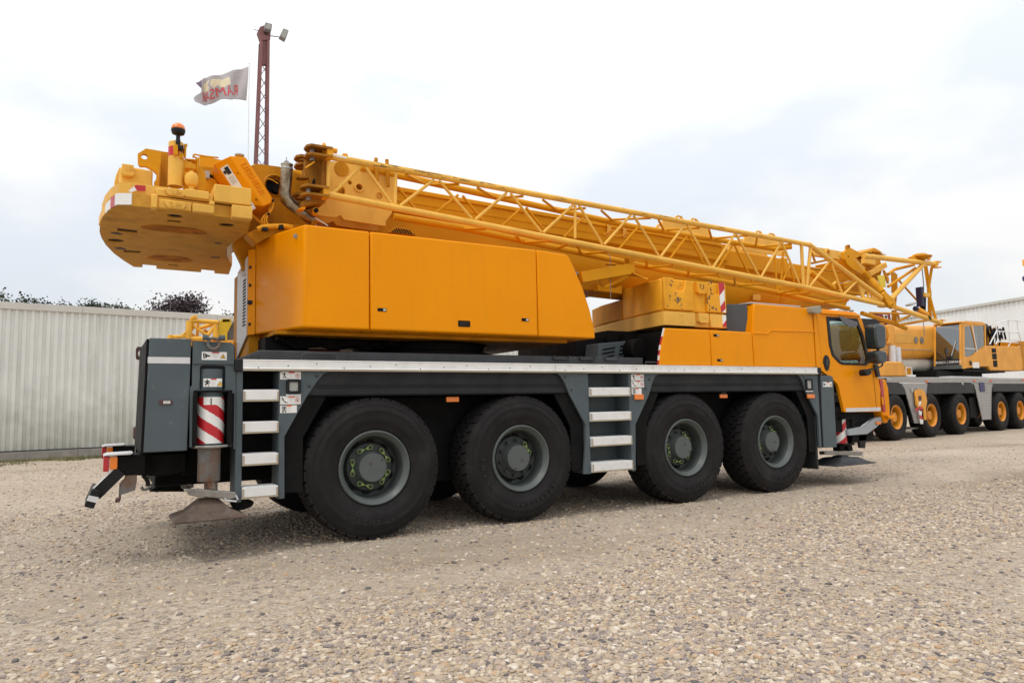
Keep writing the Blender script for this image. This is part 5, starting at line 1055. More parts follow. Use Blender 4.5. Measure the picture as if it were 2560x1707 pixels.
# ---- rear counterweight plates hung on the superstructure
mat('pocket_rust', (0.42, 0.15, 0.012), 0.7, var=0.35, scale=5, dirt=0.9, dcol=(0.06, 0.03, 0.015), dscale=(4, 4, 4), dlo=0.5, spec=0.1)
def counterweights():
    zb = 3.22
    out = [(-1.261,0.041),(-2.296,-0.033),(-2.408,0.021),(-2.472,0.247),(-2.516,0.53),(-2.543,0.901),(-2.544,1.158),(-2.527,1.423),(-2.484,1.771),(-2.397,2.215),(-2.274,2.651),(-2.16,2.991),(-2.063,2.979),(-2.073,2.782),(-1.915,2.79),(-1.901,3.01),(-1.635,3.018),(-1.363,3.034),(-1.383,2.831),(-1.222,2.856),(-1.193,3.042),(-1.011,3.047),(-1.076,2.353),(-1.157,2.097),(-1.251,1.688),(-1.284,1.41),(-1.269,1.127),(-1.232,0.849),(-1.202,0.554)]
    def pl(o, z0, z1, holes, name, label=None, mt='weight_paint'):
        m = MB(); m.plate(o, holes, 'z', z0, z1); return m.build(name, mt, CR, bevel=0.012, label=label, ang=30)
    slots = [[(-1.975,0.365),(-1.856,0.352),(-1.848,0.438),(-1.969,0.442)], [(-2.388,0.927),(-2.21,0.94),(-2.206,1.064),(-2.387,1.05)], [(-2.308,1.986),(-2.131,1.966),(-2.126,2.082),(-2.294,2.104)], [(-1.79,2.64),(-1.676,2.648),(-1.67,2.721),(-1.784,2.712)]]
    ell = [('1105,342', 0.075), ('1828,468', 0.07), ('275,680', 0.10)]
    holes = slots+[(p[0], p[1], r_) for p, r_ in (([(-1.924,0.193)][0], 0.07), ([(-1.44,0.335)][0], 0.075), ([(-2.389,1.509)][0], 0.08))]
    low = pl(out, zb, 3.335, holes, 'counterweight_plate', 'lower rear counterweight plate with raised weight tag', 'mottled_paint')
    for s_ in slots+[circle(q_[0], q_[1], q_[2]-0.003) for q_ in holes[4:]]:
        m = MB(); m.prism(s_, 'z', zb+0.012, zb+0.10); m.build('hole_shade', 'chassis_black', low)  # black plugs added to stand in for the shade inside the holes
    m = MB()
    for s in ([(-2.446,1.108),(-2.385,1.095),(-2.328,1.169),(-2.363,1.203),(-2.438,1.171)], [(-2.399,1.882),(-2.341,1.815),(-2.275,1.904),(-2.305,1.959),(-2.373,1.95)], [(-1.383,1.94),(-1.286,1.917),(-1.269,1.978),(-1.362,2.011)], [(-1.451,1.15),(-1.363,1.147),(-1.382,1.224),(-1.429,1.208)]):
        m.prism(s, 'z', 3.2175, 3.2195)
    m.build('casting_marks', 'rust', low)
    m = MB()
    for c_, rx, ry in (([(-1.881,0.725)][0], 0.30, 0.16), ([(-1.797,2.264)][0], 0.24, 0.20)):
        m.prism([(c_[0]+rx*math.cos(t)*(1+0.1*math.sin(3*t)), c_[1]+ry*math.sin(t)*(1+0.12*math.cos(2*t))) for t in [2*math.pi*i/26 for i in range(26)]], 'z', 3.216, 3.2198)
    m.build('pocket', 'pocket_rust', low, bevel=0.001)
    cx = sum(p[0] for p in out)/len(out); cy = sum(p[1] for p in out)/len(out)
    up = [(cx+(p[0]-cx)*0.985, cy+(p[1]-cy)*0.965) for p in out]
    upper = pl(up, 3.345, 3.452, [], 'counterweight_plate', 'upper rear counterweight plate')
    m = MB(); m.prism([(cx+(p[0]-cx)*0.90, cy+(p[1]-cy)*0.90) for p in out], 'z', 3.336, 3.344); m.build('spacer', 'frame_paint', low)
    # lugs on the near edge of the lower plate
    def lug(x0, x1, z0, z1, y0, par, name='lug', y1=0.05):
        m = MB(); m.box(x0, x1, y0, y1, z0, z1); return m.build(name, 'weight_paint', par, bevel=0.010, seg=2)
    lug(-2.142, -2.090, 3.217, 3.345, -0.055, low); lug(-2.086, -1.80, 3.23, 3.315, -0.025, low); lug(-1.795, -1.605, 3.222, 3.302, -0.055, low); lug(-1.650, -1.604, 3.303, 3.345, -0.055, low)
    lug(-1.450, -1.262, 3.207, 3.333, -0.06, low)
    m = MB(); m.prism([(-2.032, 3.303), (-1.850, 3.303), (-1.852, 3.262), (-1.878, 3.228), (-2.00, 3.228), (-2.026, 3.262)], 'y', -0.058, -0.026); t1 = m.build('weight_tag', 'weight_paint', low, bevel=0.006)
    m = MB(); m.text('2,6t', 0.066, (-1.942, -0.060, 3.266), (1, 0, 0), (0, 0, 1), 0.014); m.build('cast_number', 'weight_paint', t1, smooth=False)
    lug(-1.606, -1.268, 3.350, 3.522, -0.03, upper, y1=0.5); lug(-2.10, -1.61, 3.35, 3.42, 0.0, upper); lug(-1.86, -1.65, 3.36, 3.44, -0.03, upper)
    m = MB(); q = [(-2.033,3.424),(-1.848,3.423),(-1.849,3.379),(-1.879,3.354),(-1.995,3.359),(-2.015,3.376)]; m.prism(q, 'y', -0.032, 0.01); t2 = m.build('weight_tag', 'weight_paint', upper, bevel=0.006)
    q = [(-1.936,3.391)][0]; m = MB(); m.text('1,8t', 0.066, (q[0], -0.034, q[1]), (0.995, 0, -0.02), (0.02, 0, 0.995), 0.014); m.build('cast_number', 'weight_paint', t2, smooth=False)
    # chevron films on the corners
    m = MB(); m.prism([(-2.281,3.408),(-2.263,3.423),(-2.188,3.426),(-2.188,3.374),(-2.258,3.371)], 'y', -0.006, 0.0); m.build('red_film', 'red_film', upper, recalc=True)
    m = MB(); m.prism([(-2.326,3.362),(-2.281,3.408),(-2.258,3.371),(-2.282,3.361),(-2.302,3.346)], 'y', -0.006, 0.0); m.build('white_film', 'white_film', upper)
    # corner of the lower plate: upright block with red and white film following the curve
    col = [(-2.297,-0.038),(-2.408,0.016),(-2.472,0.239),(-2.516,0.522),(-2.543,0.894)]
    zt = 3.36; n = 0
    seg = []
    for i in range(len(col)-1):
        for k in range(4): seg.append(((col[i][0]*(4-k)+col[i+1][0]*k)/4, (col[i][1]*(4-k)+col[i+1][1]*k)/4))
    seg.append(col[-1])
    cxs, cys = -1.9, 0.9
    def offp(p, d):
        v = Vector((p[0]-cxs, p[1]-cys)).normalized(); return (p[0]+v.x*d, p[1]+v.y*d)
    m = MB()
    for i in range(len(seg)-1):
        m.m = 0 if i < 5 else (1 if i < 7 else (0 if i < 10 else 2))
        a0, a1 = offp(seg[i], 0.010), offp(seg[i+1], 0.010); b0, b1 = offp(seg[i], -0.05), offp(seg[i+1], -0.05)
        zz = 0 if i < 7 else -0.02
        m.loft([(a0[0], a0[1], 3.225), (a1[0], a1[1], 3.225), (b1[0], b1[1], 3.225), (b0[0], b0[1], 3.225)], [(a0[0], a0[1], zt+zz-0.03), (a1[0], a1[1], zt+zz-0.03), (b1[0], b1[1], zt+zz-0.03), (b0[0], b0[1], zt+zz-0.03)])
    m.build('corner_film', ['white_film', 'red_film', 'weight_paint'], low, ang=60)
    # upper rear block with its lug
    y = 0.42
    q = [(-2.392,3.698),(-2.373,3.714),(-2.272,3.72),(-2.122,3.712),(-2.107,3.702),(-2.109,3.589),(-2.103,3.554),(-2.106,3.493),(-2.405,3.452),(-2.387,3.489)]
    m = MB(); m.prism(q, 'y', y, 2.5); ub = m.build('rear_weight_block', 'weight_paint', CR, bevel=0.02)
    q2 = [(-2.382,3.848),(-2.378,3.588),(-2.43,3.581),(-2.428,3.677),(-2.418,3.742),(-2.399,3.803)]
    m = MB(); m.prism(q2, 'y', 0.85, 2.1); m.build('block_flank', 'weight_paint', ub, bevel=0.03)
    m = MB(); m.prism([(-2.377,3.722),(-2.275,3.723),(-2.273,3.658),(-2.262,3.64),(-2.278,3.612),(-2.36,3.608),(-2.381,3.632),(-2.376,3.668)], 'y', 0.36, 0.418); lg = m.build('weight_tag', 'weight_paint', ub, bevel=0.008)
    q = [(-2.314,3.676)][0]; m = MB(); m.text('1,9t', 0.055, (q[0], 0.357, q[1]), (1, 0, -0.03), (0.03, 0, 1), 0.006); m.build('cast_number', 'weight_paint', lg, smooth=False)
    # far edge notches and white corner film at the front
    m = MB(); m.prism([(-1.279,1.417),(-1.264,1.134),(-1.199,1.504),(-1.117,2.283),(-1.214,1.857)], 'z', 3.225, 3.30); m.build('front_film', 'white_film', low)
counterweights()

# ---- rear post with beacon, hook lever, accumulators
def rear_gear():
    lev = [(-2.229,3.985),(-2.157,4.051),(-2.018,4.047),(-2.018,3.917),(-2.027,3.905),(-2.036,3.675),(-2.069,3.675),(-2.074,3.715),(-2.056,3.744),(-2.053,3.804),(-2.082,3.832),(-2.115,3.851),(-2.152,3.867),(-2.208,3.861),(-2.225,3.89)]
    h = [(-2.169,3.964)][0]
    m = MB(); m.plate(lev, [(h[0], h[1], 0.030)], 'y', 0.80, 0.86); l = m.build('rope_lever', 'boom_paint', CR, bevel=0.005)
    m = MB(); m.prism([(-2.011,4.095),(-1.938,4.096),(-1.93,3.713),(-2.022,3.706)], 'y', 0.95, 1.0); m.build('rear_plate', 'frame_paint', CR)
    m = MB(); m.prism([(-2.021,3.943),(-2.009,3.94),(-2.018,3.697),(-2.029,3.701)], 'y', 0.87, 0.97); m.build('plate_edge', 'boom_paint', CR)
    # post
    p0, p1 = (-1.922,0.3,3.541), (-1.942,0.3,3.985)
    m = MB(); m.lathe([(0.068, p0[2]), (0.068, p1[2]-0.008), (0.060, p1[2]), (0.0001, p1[2]+0.004)], (p0[0]+0.004, 0.30, 0), 'z', 28, cap=False); po = m.build('beacon_post', 'weight_paint', CR)
    zz = (-1.968,0.3,3.927)[2], (-1.966,0.3,3.835)[2]
    m = MB(); n = 20
    m.rings([[(p0[0]+0.004+0.069*math.cos(t), 0.30+0.069*math.sin(t), z) for t in [math.radians(150+140*i/n) for i in range(n+1)]] for z in (zz[1], zz[0])], cap=False)
    m.f = [f for f in m.f if not (0 in f and n in f)]; m.mi = [0]*len(m.f)
    m.build('red_band', 'red_film', po, recalc=False)
    b = (-1.909,0.22,4.094); r_ = 0.064
    m = MB(); m.ball((b[0], 0.22, b[2]), r_, 24, 14, 1, 1, 0.95); m.v = [(x, y, max(z, b[2]-0.008)) for x, y, z in m.v]; be = m.build('beacon_lens', 'amber_lens', po, recalc=False)
    m = MB(); m.lathe([(0.062, 0.0), (0.065, -0.02), (0.055, -0.05), (0.02, -0.066), (0.018, -0.10), (0.022, -0.11), (0.022, -0.145), (0.016, -0.15)], (b[0], 0.22, b[2]), 'z', 24); m.build('beacon_base', 'black_plastic', be)
    m = MB(); m.path([(b[0], 0.22, b[2]-0.14), (b[0]+0.005, 0.22, b[2]-0.19)], 0.018, 10); m.prism([(-1.913,3.928),(-1.868,3.931),(-1.859,3.909),(-1.872,3.879),(-1.908,3.893)], 'y', 0.2, 0.26); m.build('beacon_bracket', 'black_plastic', po, bevel=0.004)
    m = MB(); m.prism([(-1.95,3.924),(-1.912,3.93),(-1.907,3.831),(-1.945,3.828)], 'y', 0.2, 0.24); m.prism([(-1.852,3.963),(-1.825,3.97),(-1.822,3.952),(-1.831,3.928),(-1.833,3.827),(-1.849,3.825)], 'y', 0.24, 0.28); m.prism([(-1.905,3.843),(-1.864,3.865),(-1.85,3.847),(-1.863,3.809),(-1.895,3.814)], 'y', 0.23, 0.27); m.build('post_bracket', 'boom_paint', po, bevel=0.004)
    m = MB(); m.prism([(-1.904,3.921),(-1.847,3.925),(-1.846,3.879),(-1.901,3.875)], 'y', 0.27, 0.30); m.build('red_plate', 'red_film', po)
    # box frame and step
    m = MB(); m.prism([(-1.923,3.828),(-1.846,3.83),(-1.734,3.786),(-1.736,3.744),(-1.844,3.743),(-1.908,3.753)], 'y', 0.30, 0.40); fr = m.build('valve_bracket', 'worn_paint', CR, bevel=0.006)
    for s in ([(-1.854,3.84),(-1.826,3.834),(-1.825,3.767),(-1.85,3.768)], [(-1.793,3.829),(-1.775,3.83),(-1.774,3.77),(-1.792,3.767)], [(-1.833,3.85),(-1.717,3.858),(-1.717,3.843),(-1.833,3.834)]):
        m = MB(); m.prism(s, 'y', 0.33, 0.42); m.build('bracket_bar', 'worn_paint', fr, bevel=0.004)
    m = MB(); m.prism([(-1.908,3.851),(-1.707,3.873),(-1.701,3.789),(-1.888,3.77)], 'y', 0.48, 0.52); m.build('bracket_back', 'frame_paint', fr)
    m = MB(); m.path([(-1.857,0.3,3.832),(-1.851,0.3,3.761),(-1.846,0.3,3.587),(-1.824,0.3,3.549),(-1.783,0.3,3.519)], 0.012, 8); m.build('pipe', 'boom_paint', CR)
    m = MB(); m.path([(-1.771,0.3,3.867),(-1.738,0.3,3.862),(-1.724,0.3,3.838),(-1.724,0.3,3.729)], 0.010, 8); m.build('pipe', 'boom_paint', CR)
    m = MB(); m.path([(-1.746,0.5,3.946),(-1.727,0.5,3.963),(-1.699,0.5,3.959),(-1.607,0.5,3.958),(-1.505,0.5,3.964)], 0.009, 8); m.build('pipe', 'boom_paint', CR)
    q = (-1.781,0.25,3.618); m = MB(); m.lathe([(0.02, 0.085), (0.022, 0.07), (0.05, 0.055), (0.062, 0.03), (0.062, -0.03), (0.05, -0.058), (0.026, -0.07), (0.026, -0.13)], q, 'z', 24); m.build('accumulator', 'weight_paint', CR)
    m = MB(); m.prism([(-1.719,3.886),(-1.7,3.889),(-1.699,3.795),(-1.639,3.731),(-1.638,3.553),(-1.708,3.538),(-1.716,3.615),(-1.712,3.746)], 'y', 0.35, 0.40); m.build('bracket_plate', 'boom_paint', CR, bevel=0.005)
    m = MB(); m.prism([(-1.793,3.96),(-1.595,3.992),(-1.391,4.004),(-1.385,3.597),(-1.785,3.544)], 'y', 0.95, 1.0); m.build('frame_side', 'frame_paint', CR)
    m = MB(); m.prism([(-1.631,4.112),(-1.565,4.116),(-1.417,4.099),(-1.411,3.757),(-1.624,3.684)], 'y', 0.96, 1.0); m.build('frame_side', 'boom_paint', CR)
rear_gear()

# ---- telescopic boom
def boom():
    zt = lambda x: 4.135-0.028*(x+1)
    def prof(x, s=0.0, depth=1.02):
        t = zt(x)-s; h = 0.45-s; pr = [(-h+0.02, 0), (-h, -0.02), (-h, -0.275), (-h+0.075, -0.31), (-h+0.075, -0.60)]
        for i in range(1, 6):
            a = math.radians(90*i/6); pr.append((-(h-0.075)*math.cos(a), -0.60-(depth-0.60-s)*math.sin(a)))
        pr.append((0, -(depth-s))); half = pr
        ring = [(x, YC+y, t+z) for y, z in half]+[(x, YC-y, t+z) for y, z in reversed(half[:-1])]
        return ring
    m = MB(); m.rings([prof(-0.15), prof(6.35)]); b = m.build('boom_section', 'boom_paint', CR, bevel=0.006, ang=25)
    for yy in (1.0, 1.9):
        sg = -1 if yy < 1.4 else 1
        m = MB(); m.loft([(-0.1, yy+sg*0.022, zt(-0.1)-0.05), (-0.1, yy-sg*0.01, zt(-0.1)-0.05), (-0.1, yy-sg*0.01, zt(-0.1)+0.012), (-0.1, yy+sg*0.022, zt(-0.1)+0.012)], [(6.27, yy+sg*0.022, zt(6.27)-0.05), (6.27, yy-sg*0.01, zt(6.27)-0.05), (6.27, yy-sg*0.01, zt(6.27)+0.012), (6.27, yy+sg*0.022, zt(6.27)+0.012)]); m.build('boom_flange', 'boom_paint', b, bevel=0.012)
        m = MB(); m.loft([(0, yy+sg*0.006, zt(0)-0.17), (0, yy-sg*0.01, zt(0)-0.17), (0, yy-sg*0.01, zt(0)-0.155), (0, yy+sg*0.006, zt(0)-0.155)], [(6.27, yy+sg*0.006, zt(6.27)-0.17), (6.27, yy-sg*0.01, zt(6.27)-0.17), (6.27, yy-sg*0.01, zt(6.27)-0.155), (6.27, yy+sg*0.006, zt(6.27)-0.155)]); m.build('weld_seam', 'boom_paint', b)
    m = MB(); m.rings([prof(6.3, 0.05), prof(7.9, 0.05)]); m.build('boom_section', 'boom_paint', CR, ang=25)
    m = MB(); m.rings([prof(6.28, -0.012), prof(6.42, -0.012)]); m.build('boom_collar', 'boom_paint', b, bevel=0.004, ang=25)
    m = MB(); m.rings([prof(7.8, 0.09), prof(9.0, 0.09)]); m.build('boom_section', 'boom_paint', CR, ang=25)
    m = MB(); m.rings([prof(7.86, 0.03), prof(7.96, 0.03)]); m.build('boom_collar', 'boom_paint', b, bevel=0.004, ang=25)
    # boom foot
    ft = [(-1.054,4.131),(-0.506,4.134),(0.155,4.136),(0.154,3.823),(-0.404,3.672),(-0.817,3.637),(-1.001,3.874),(-1.103,4.096)]
    m = MB(); m.prism(ft, 'y', 1.0, 1.9); m.build('boom_foot', 'boom_paint', CR, bevel=0.02)
    m = MB(); q = [(-1.044,4.073)][0]; m.prism([(-1.071,4.085),(-1.046,4.081),(-1.017,3.982),(-1.038,4.01)], 'y', 0.95, 0.999); m.build('boom_latch', 'black_plastic', CR)
    # lifting ears on top
    for x, y in ((5.10, 1.06), (6.95, 1.06), (5.35, 1.78), (7.35, 1.78)):
        t = zt(x)
        hgt = 4.33-0.026*(x-5)+(0.06 if y > 1.5 else 0)-t
        ear = [(x-0.10, t-0.02), (x, t+hgt*0.72), (x+0.22, t+hgt*0.80), (x+0.31, t+hgt), (x+0.40, t+hgt*0.98), (x+0.46, t+hgt*0.76), (x+0.56, t+hgt*0.72), (x+0.63, t+hgt*0.98), (x+0.73, t+hgt*0.96), (x+0.80, t+hgt*0.78), (x+0.95, t+hgt*0.68), (x+1.10, t-0.03)]
        m = MB(); m.plate(ear, [(x+0.355, t+hgt*0.83, 0.045), (x+0.68, t+hgt*0.82, 0.042)], 'y', y, y+0.03); m.build('lifting_ear', 'faded_paint', b, bevel=0.003)
    # brackets and cables on the near flank
    for c_ in ('1178,380', '1380,410'): pass
    for q in ([(3.905,4.027),(3.954,4.033),(3.95,3.841),(3.897,3.835)], [(4.202,4.019),(4.242,4.023),(4.237,3.825),(4.193,3.814)]):
        cx = (q[0][0]+q[1][0])/2
        m = MB(); m.plate(q, [[(q[0][0]*0.7+q[1][0]*0.3, q[0][1]-0.05), (q[0][0]*0.3+q[1][0]*0.7, q[0][1]-0.05), (q[0][0]*0.3+q[1][0]*0.7, q[0][1]*0.6+q[2][1]*0.4), (q[0][0]*0.7+q[1][0]*0.3, q[0][1]*0.6+q[2][1]*0.4)]], 'y', 0.93, 0.96)
        m.box(cx-0.02, cx+0.02, 0.93, 0.999, q[0][1]-0.02, q[0][1]); m.build('cable_bracket', 'faded_paint', b, bevel=0.003)
    m = MB(); m.path([(4.002,0.92,3.907),(3.879,0.92,3.859),(3.8,0.92,3.805),(3.834,0.92,3.792),(3.962,0.92,3.823),(3.947,0.92,3.804),(4.076,0.92,3.812),(4.15,0.92,3.837),(4.268,0.92,3.89)], 0.008, 6); m.build('cable', 'worn_paint', b)
    # luffing cylinder, mostly hidden
    m = MB(); m.tube((0.9, YC, 2.45), (3.6, YC, 3.02), 0.19, 24); m.build('luffing_cylinder', 'boom_paint', CR)
    m = MB(); m.box(1.9, 3.95, 1.0, 1.9, 2.98, 3.25); m.build('boom_gusset', 'frame_paint', b, bevel=0.02)
    # small label under the boom
    q = [(7.103,3.157),(7.28,3.168),(7.272,3.064),(7.096,3.061)]; m = MB(); m.prism(q, 'y', 1.085, 1.10); m.build('label', 'weight_paint', b)
    # support arm for the stowed jib, with its tray
    a0, a1 = (3.087,0.55,3.057), (3.82,0.4,3.204)
    m = MB(); m.beam(Vector(a0), Vector(a1), 0.10, 0.15); ar = m.build('jib_support', 'boom_paint', CR, bevel=0.006)
    m = MB(); q0, q1, q2, q3 = (3.809,0.4,3.263), (3.892,0.4,3.27), (3.879,0.4,3.155), (3.804,0.4,3.144)
    m.prism([(p[0], p[2]) for p in (q0, q1, q2, q3)], 'y', 0.36, 0.48); m.build('support_end', 'boom_paint', ar, bevel=0.006)
    m = MB(); m.loft([(3.801,0.3,3.126), (4.062,0.3,3.055), (4.594,0.9,3.216), (4.192,0.9,3.232)], [(p[0], p[1], p[2]+0.012) for p in ((3.801,0.3,3.126), (4.062,0.3,3.055), (4.594,0.9,3.216), (4.192,0.9,3.232))]); m.build('support_tray', 'worn_paint', ar)
    m = MB(); m.prism([(3.567,3.058),(3.64,3.008),(3.916,3.004),(4.01,3.055),(4.008,2.932),(3.57,2.948)], 'y', 0.8, 0.9); m.beam((3.655,0.75,2.99), (3.914,0.5,3.142), 0.03, 0.05); m.build('support_bracket', 'boom_paint', ar, bevel=0.005)
    m = MB(); m.path([(3.532,0.5,3.414),(3.571,0.5,3.374),(3.562,0.5,3.105),(3.553,0.5,2.795)], 0.005, 6); m.build('hanging_wire', 'steel', CR)
    m = MB(); m.tube((3.581,0.62,3.306), (3.701,0.55,3.292), 0.022, 12); m.prism([(3.898,3.393),(4.011,3.436),(4.022,3.359),(3.922,3.307)], 'y', 0.5, 0.6); m.build('jib_lock_pin', 'frame_paint', CR)
    # mirror edge peeping past the engine cover
    m = MB(); m.prism([(3.11,3.185),(3.173,3.147),(3.229,3.087),(3.224,3.06),(3.188,3.042)], 'y', 0.7, 0.74); m.build('operator_cab_window', 'dark_glass', CR)
boom()


# ================================================================ FOLDED LATTICE JIB (hangs along the boom, pinned to it)
mat('scuff_dark', (0.16, 0.075, 0.02), 0.7)
def jib():
    YN = 0.25
    # tip housing plate with holes, behind the near lattice face
    pl = [(-0.335,4.155),(-0.039,4.18),(0.175,4.16),(0.463,4.135),(0.456,3.761),(0.424,3.642),(0.352,3.541),(0.348,3.48),(0.242,3.483),(-0.143,3.499),(-0.188,3.545),(-0.261,3.511),(-0.391,3.51),(-0.476,3.518),(-0.448,3.601),(-0.355,3.668)]
    hs = [[(0.025,3.898)][0]+(0.038,), [(-0.195,3.826)][0]+(0.062,), [(0.271,3.829)][0]+(0.042,), [(-0.08,3.94)][0]+(0.024,)]
    m = MB(); m.plate(pl, hs, 'y', 0.62, 0.66); J = m.build('folding_jib', 'faded_paint', CR, bevel=0.004)
    m = MB(); m.plate(pl, [], 'y', 0.90, 0.93); m.build('tip_plate', 'faded_paint', J)
    q = hs[0]; m = MB(); m.lathe([(0.038, 0.64), (0.038, 0.60), (0.054, 0.60), (0.058, 0.605), (0.058, 0.619)], (q[0], 0, q[1]), 'y', 24, cap=False); m.build('bearing_ring', 'faded_paint', J)
    m = MB(); m.lathe([(0.0001, 0.70), (0.12, 0.70), (0.16, 0.72), (0.16, 0.86), (0.0001, 0.88)], (q[0], 0, q[1]), 'y', 24); m.build('tip_sheave', 'frame_paint', J)
    q = [(-0.015,4.23)][0]; m = MB(); m.prism([(q[0]-0.12, q[1]-0.05), (q[0]-0.06, q[1]+0.02), (q[0]+0.05, q[1]+0.01), (q[0]+0.17, q[1]-0.09)], 'y', 0.62, 0.9); m.build('sheave_guard', 'weight_paint', J, bevel=0.02)
    for c in (([(0.215,4.1)][0], [(0.227,3.995)][0]), ([(0.348,4.105)][0], [(0.363,3.942)][0])):
        m = MB(); m.tube((c[0][0], 0.57, c[0][1]+0.16), (c[1][0], 0.57, c[1][1]), 0.022, 12); m.build('locking_pin', 'frame_paint', J)
    q = [(-0.179,4.084)][0]; m = MB(); m.lathe([(0.0001, 0.612), (0.085, 0.612), (0.085, 0.6199)], (q[0], 0, q[1]), 'y', 28); m.build('boss', 'frame_paint', J)
    # chords: near pair slopes apart towards the foot on the right
    nt = [(-0.453,0.25,4.072), (7.521,0.25,3.881)]; nt.append((9.398,0.25,3.111))
    nb = [(-0.458,0.25,3.648), (7.383,0.25,3.161), (9.421,0.25,2.993)]
    ft = [(0.046,0.62,4.139), (4.245,0.8,3.951), (7.303,0.8,3.909), (7.81,0.8,3.995)]
    fb = [(0.443,0.62,3.605), (1.461,0.66,3.574), (4.544,0.8,3.363), (7.306,0.8,3.166), (9.262,0.8,2.985)]
    def tube(nm, p, q, r, mt='faded_paint', n=12): m = MB(); m.path([p, q] if not isinstance(p, list) else p, r, n); return m.build(nm, mt, J, ang=50)
    tube('chord', nt[:2], None, 0.037, n=18); tube('chord', [nt[1], nt[2]], None, 0.040, n=18); tube('chord', nb, None, 0.040, n=18)
    rnd = random.Random(9); A_, B_ = Vector(nt[0]), Vector(nt[1]); dd = (B_-A_).normalized()
    m = MB()
    for i in range(60):
        k = rnd.choice((rnd.uniform(0.06, 0.24), rnd.uniform(0.1, 0.9), rnd.uniform(0.08, 0.2))); l_ = rnd.uniform(0.03, 0.16); a = rnd.uniform(-0.5, 1.0)
        p = A_+(B_-A_)*k; up = Vector((0, -math.cos(a), math.sin(a))); sd = dd.cross(up); w_ = rnd.uniform(0.0015, 0.006)
        q = [p+up*0.0376+sd*w_, p+up*0.0376-sd*w_, p+dd*l_+up*0.0376-sd*w_*0.3, p+dd*l_+up*0.0376+sd*w_*0.4]
        m.add(q, [(0, 1, 2, 3)])
    m.build('chord_scuffs', 'scuff_dark', J, recalc=False, kind='stuff')
    m = MB(); m.ball(nt[1], 0.043); m.build('chord_joint', 'faded_paint', J)
    tube('chord', ft[:3], None, 0.042, 'boom_paint', 16); tube('chord', fb, None, 0.042, 'boom_paint', 16)
    tube('chord', [ft[2], (7.528,0.6,3.93)], None, 0.05, 'boom_paint', 16)
    def zig(crop_pts, r, mt='faded_paint'):
        for p, q in crop_pts: tube('lattice_brace', p, q, r, mt, 10)
    near = [[(-0.433,0.25,4.021),(-0.439,0.25,3.665)], [(-0.387,0.25,3.665),(-0.076,0.25,4.013)], [(-0.021,0.25,4.018),(0.288,0.25,3.633)], [(0.336,0.25,4.004),(0.326,0.25,3.638)], [(0.386,0.25,3.631),(0.804,0.25,3.992)], [(0.869,0.25,3.994),(1.296,0.25,3.585)], [(1.338,0.25,3.578),(1.783,0.25,3.968)], [(1.84,0.25,3.971),(2.278,0.25,3.529)], [(2.306,0.25,3.524),(2.788,0.25,3.948)],
            [(2.818,0.25,3.948),(2.802,0.25,3.502)], [(2.879,0.25,3.956),(3.242,0.25,3.47)], [(3.273,0.25,3.465),(3.753,0.25,3.926)], [(3.804,0.25,3.926),(4.234,0.25,3.397)], [(4.268,0.25,3.391),(4.765,0.25,3.911)], [(4.802,0.25,3.908),(5.244,0.25,3.318)], [(5.275,0.25,3.311),(5.784,0.25,3.876)], [(5.811,0.25,3.873),(6.279,0.25,3.254)], [(6.307,0.25,3.246),(6.831,0.25,3.858)], [(6.843,0.25,3.855),(7.234,0.25,3.181)],
            [(8.009,0.25,3.641),(7.454,0.25,3.175)], [(8.065,0.25,3.617),(8.3,0.25,3.117)], [(8.716,0.25,3.353),(8.344,0.25,3.11)]]
    zig(near, 0.019)
    zig([[(7.321,0.25,3.869),(7.308,0.25,3.184)], [(7.551,0.25,3.855),(7.391,0.25,3.18)]], 0.027)
    far = [[(0.509,0.64,3.978),(0.724,0.64,3.744)], [(1.014,0.66,3.727),(1.318,0.66,3.993)], [(1.385,0.67,3.997),(1.675,0.67,3.698)], [(1.968,0.7,3.681),(2.252,0.7,3.942)], [(2.34,0.7,3.974),(2.64,0.7,3.67)], [(2.964,0.74,3.643),(3.3,0.74,3.956)], [(3.909,0.76,3.541),(4.296,0.76,3.921)], [(4.93,0.78,3.515),(5.303,0.78,3.904)], [(5.368,0.78,3.897),(5.691,0.78,3.45)], [(5.945,0.8,3.434),(6.337,0.8,3.876)], [(6.383,0.8,3.874),(6.76,0.8,3.299)],
           [(7.343,0.8,3.884),(7.35,0.8,3.183)], [(7.558,0.8,3.874),(7.436,0.8,3.189)], [(7.737,0.8,3.667),(7.326,0.8,3.153)], [(7.732,0.8,3.608),(7.834,0.8,3.259)]]
    zig(far, 0.018, 'boom_paint')
    # braces between near and far faces, top and bottom
    top = [((0.457,0.25,3.998), (0.888,0.65,4.066)), ((0.888,0.65,4.066), (1.127,0.25,3.986)), ((1.38,0.25,3.975), (1.862,0.68,4.038)), ((1.862,0.68,4.038), (2.019,0.25,3.959)), ((2.319,0.25,3.95), (2.848,0.72,4.004)), ((2.848,0.72,4.004), (2.98,0.25,3.926)),
           ((3.25,0.25,3.926), (3.829,0.75,3.984)), ((3.829,0.75,3.994), (4.111,0.25,3.927)), ((4.261,0.25,3.914), (4.84,0.78,3.953)), ((4.879,0.78,3.967), (5.051,0.25,3.892)), ((5.242,0.25,3.885), (5.867,0.8,3.936)), ((5.895,0.8,3.939), (6.06,0.25,3.885)), ((6.27,0.25,3.867), (6.882,0.8,3.912)), ((6.912,0.8,3.904), (7.078,0.25,3.847))]
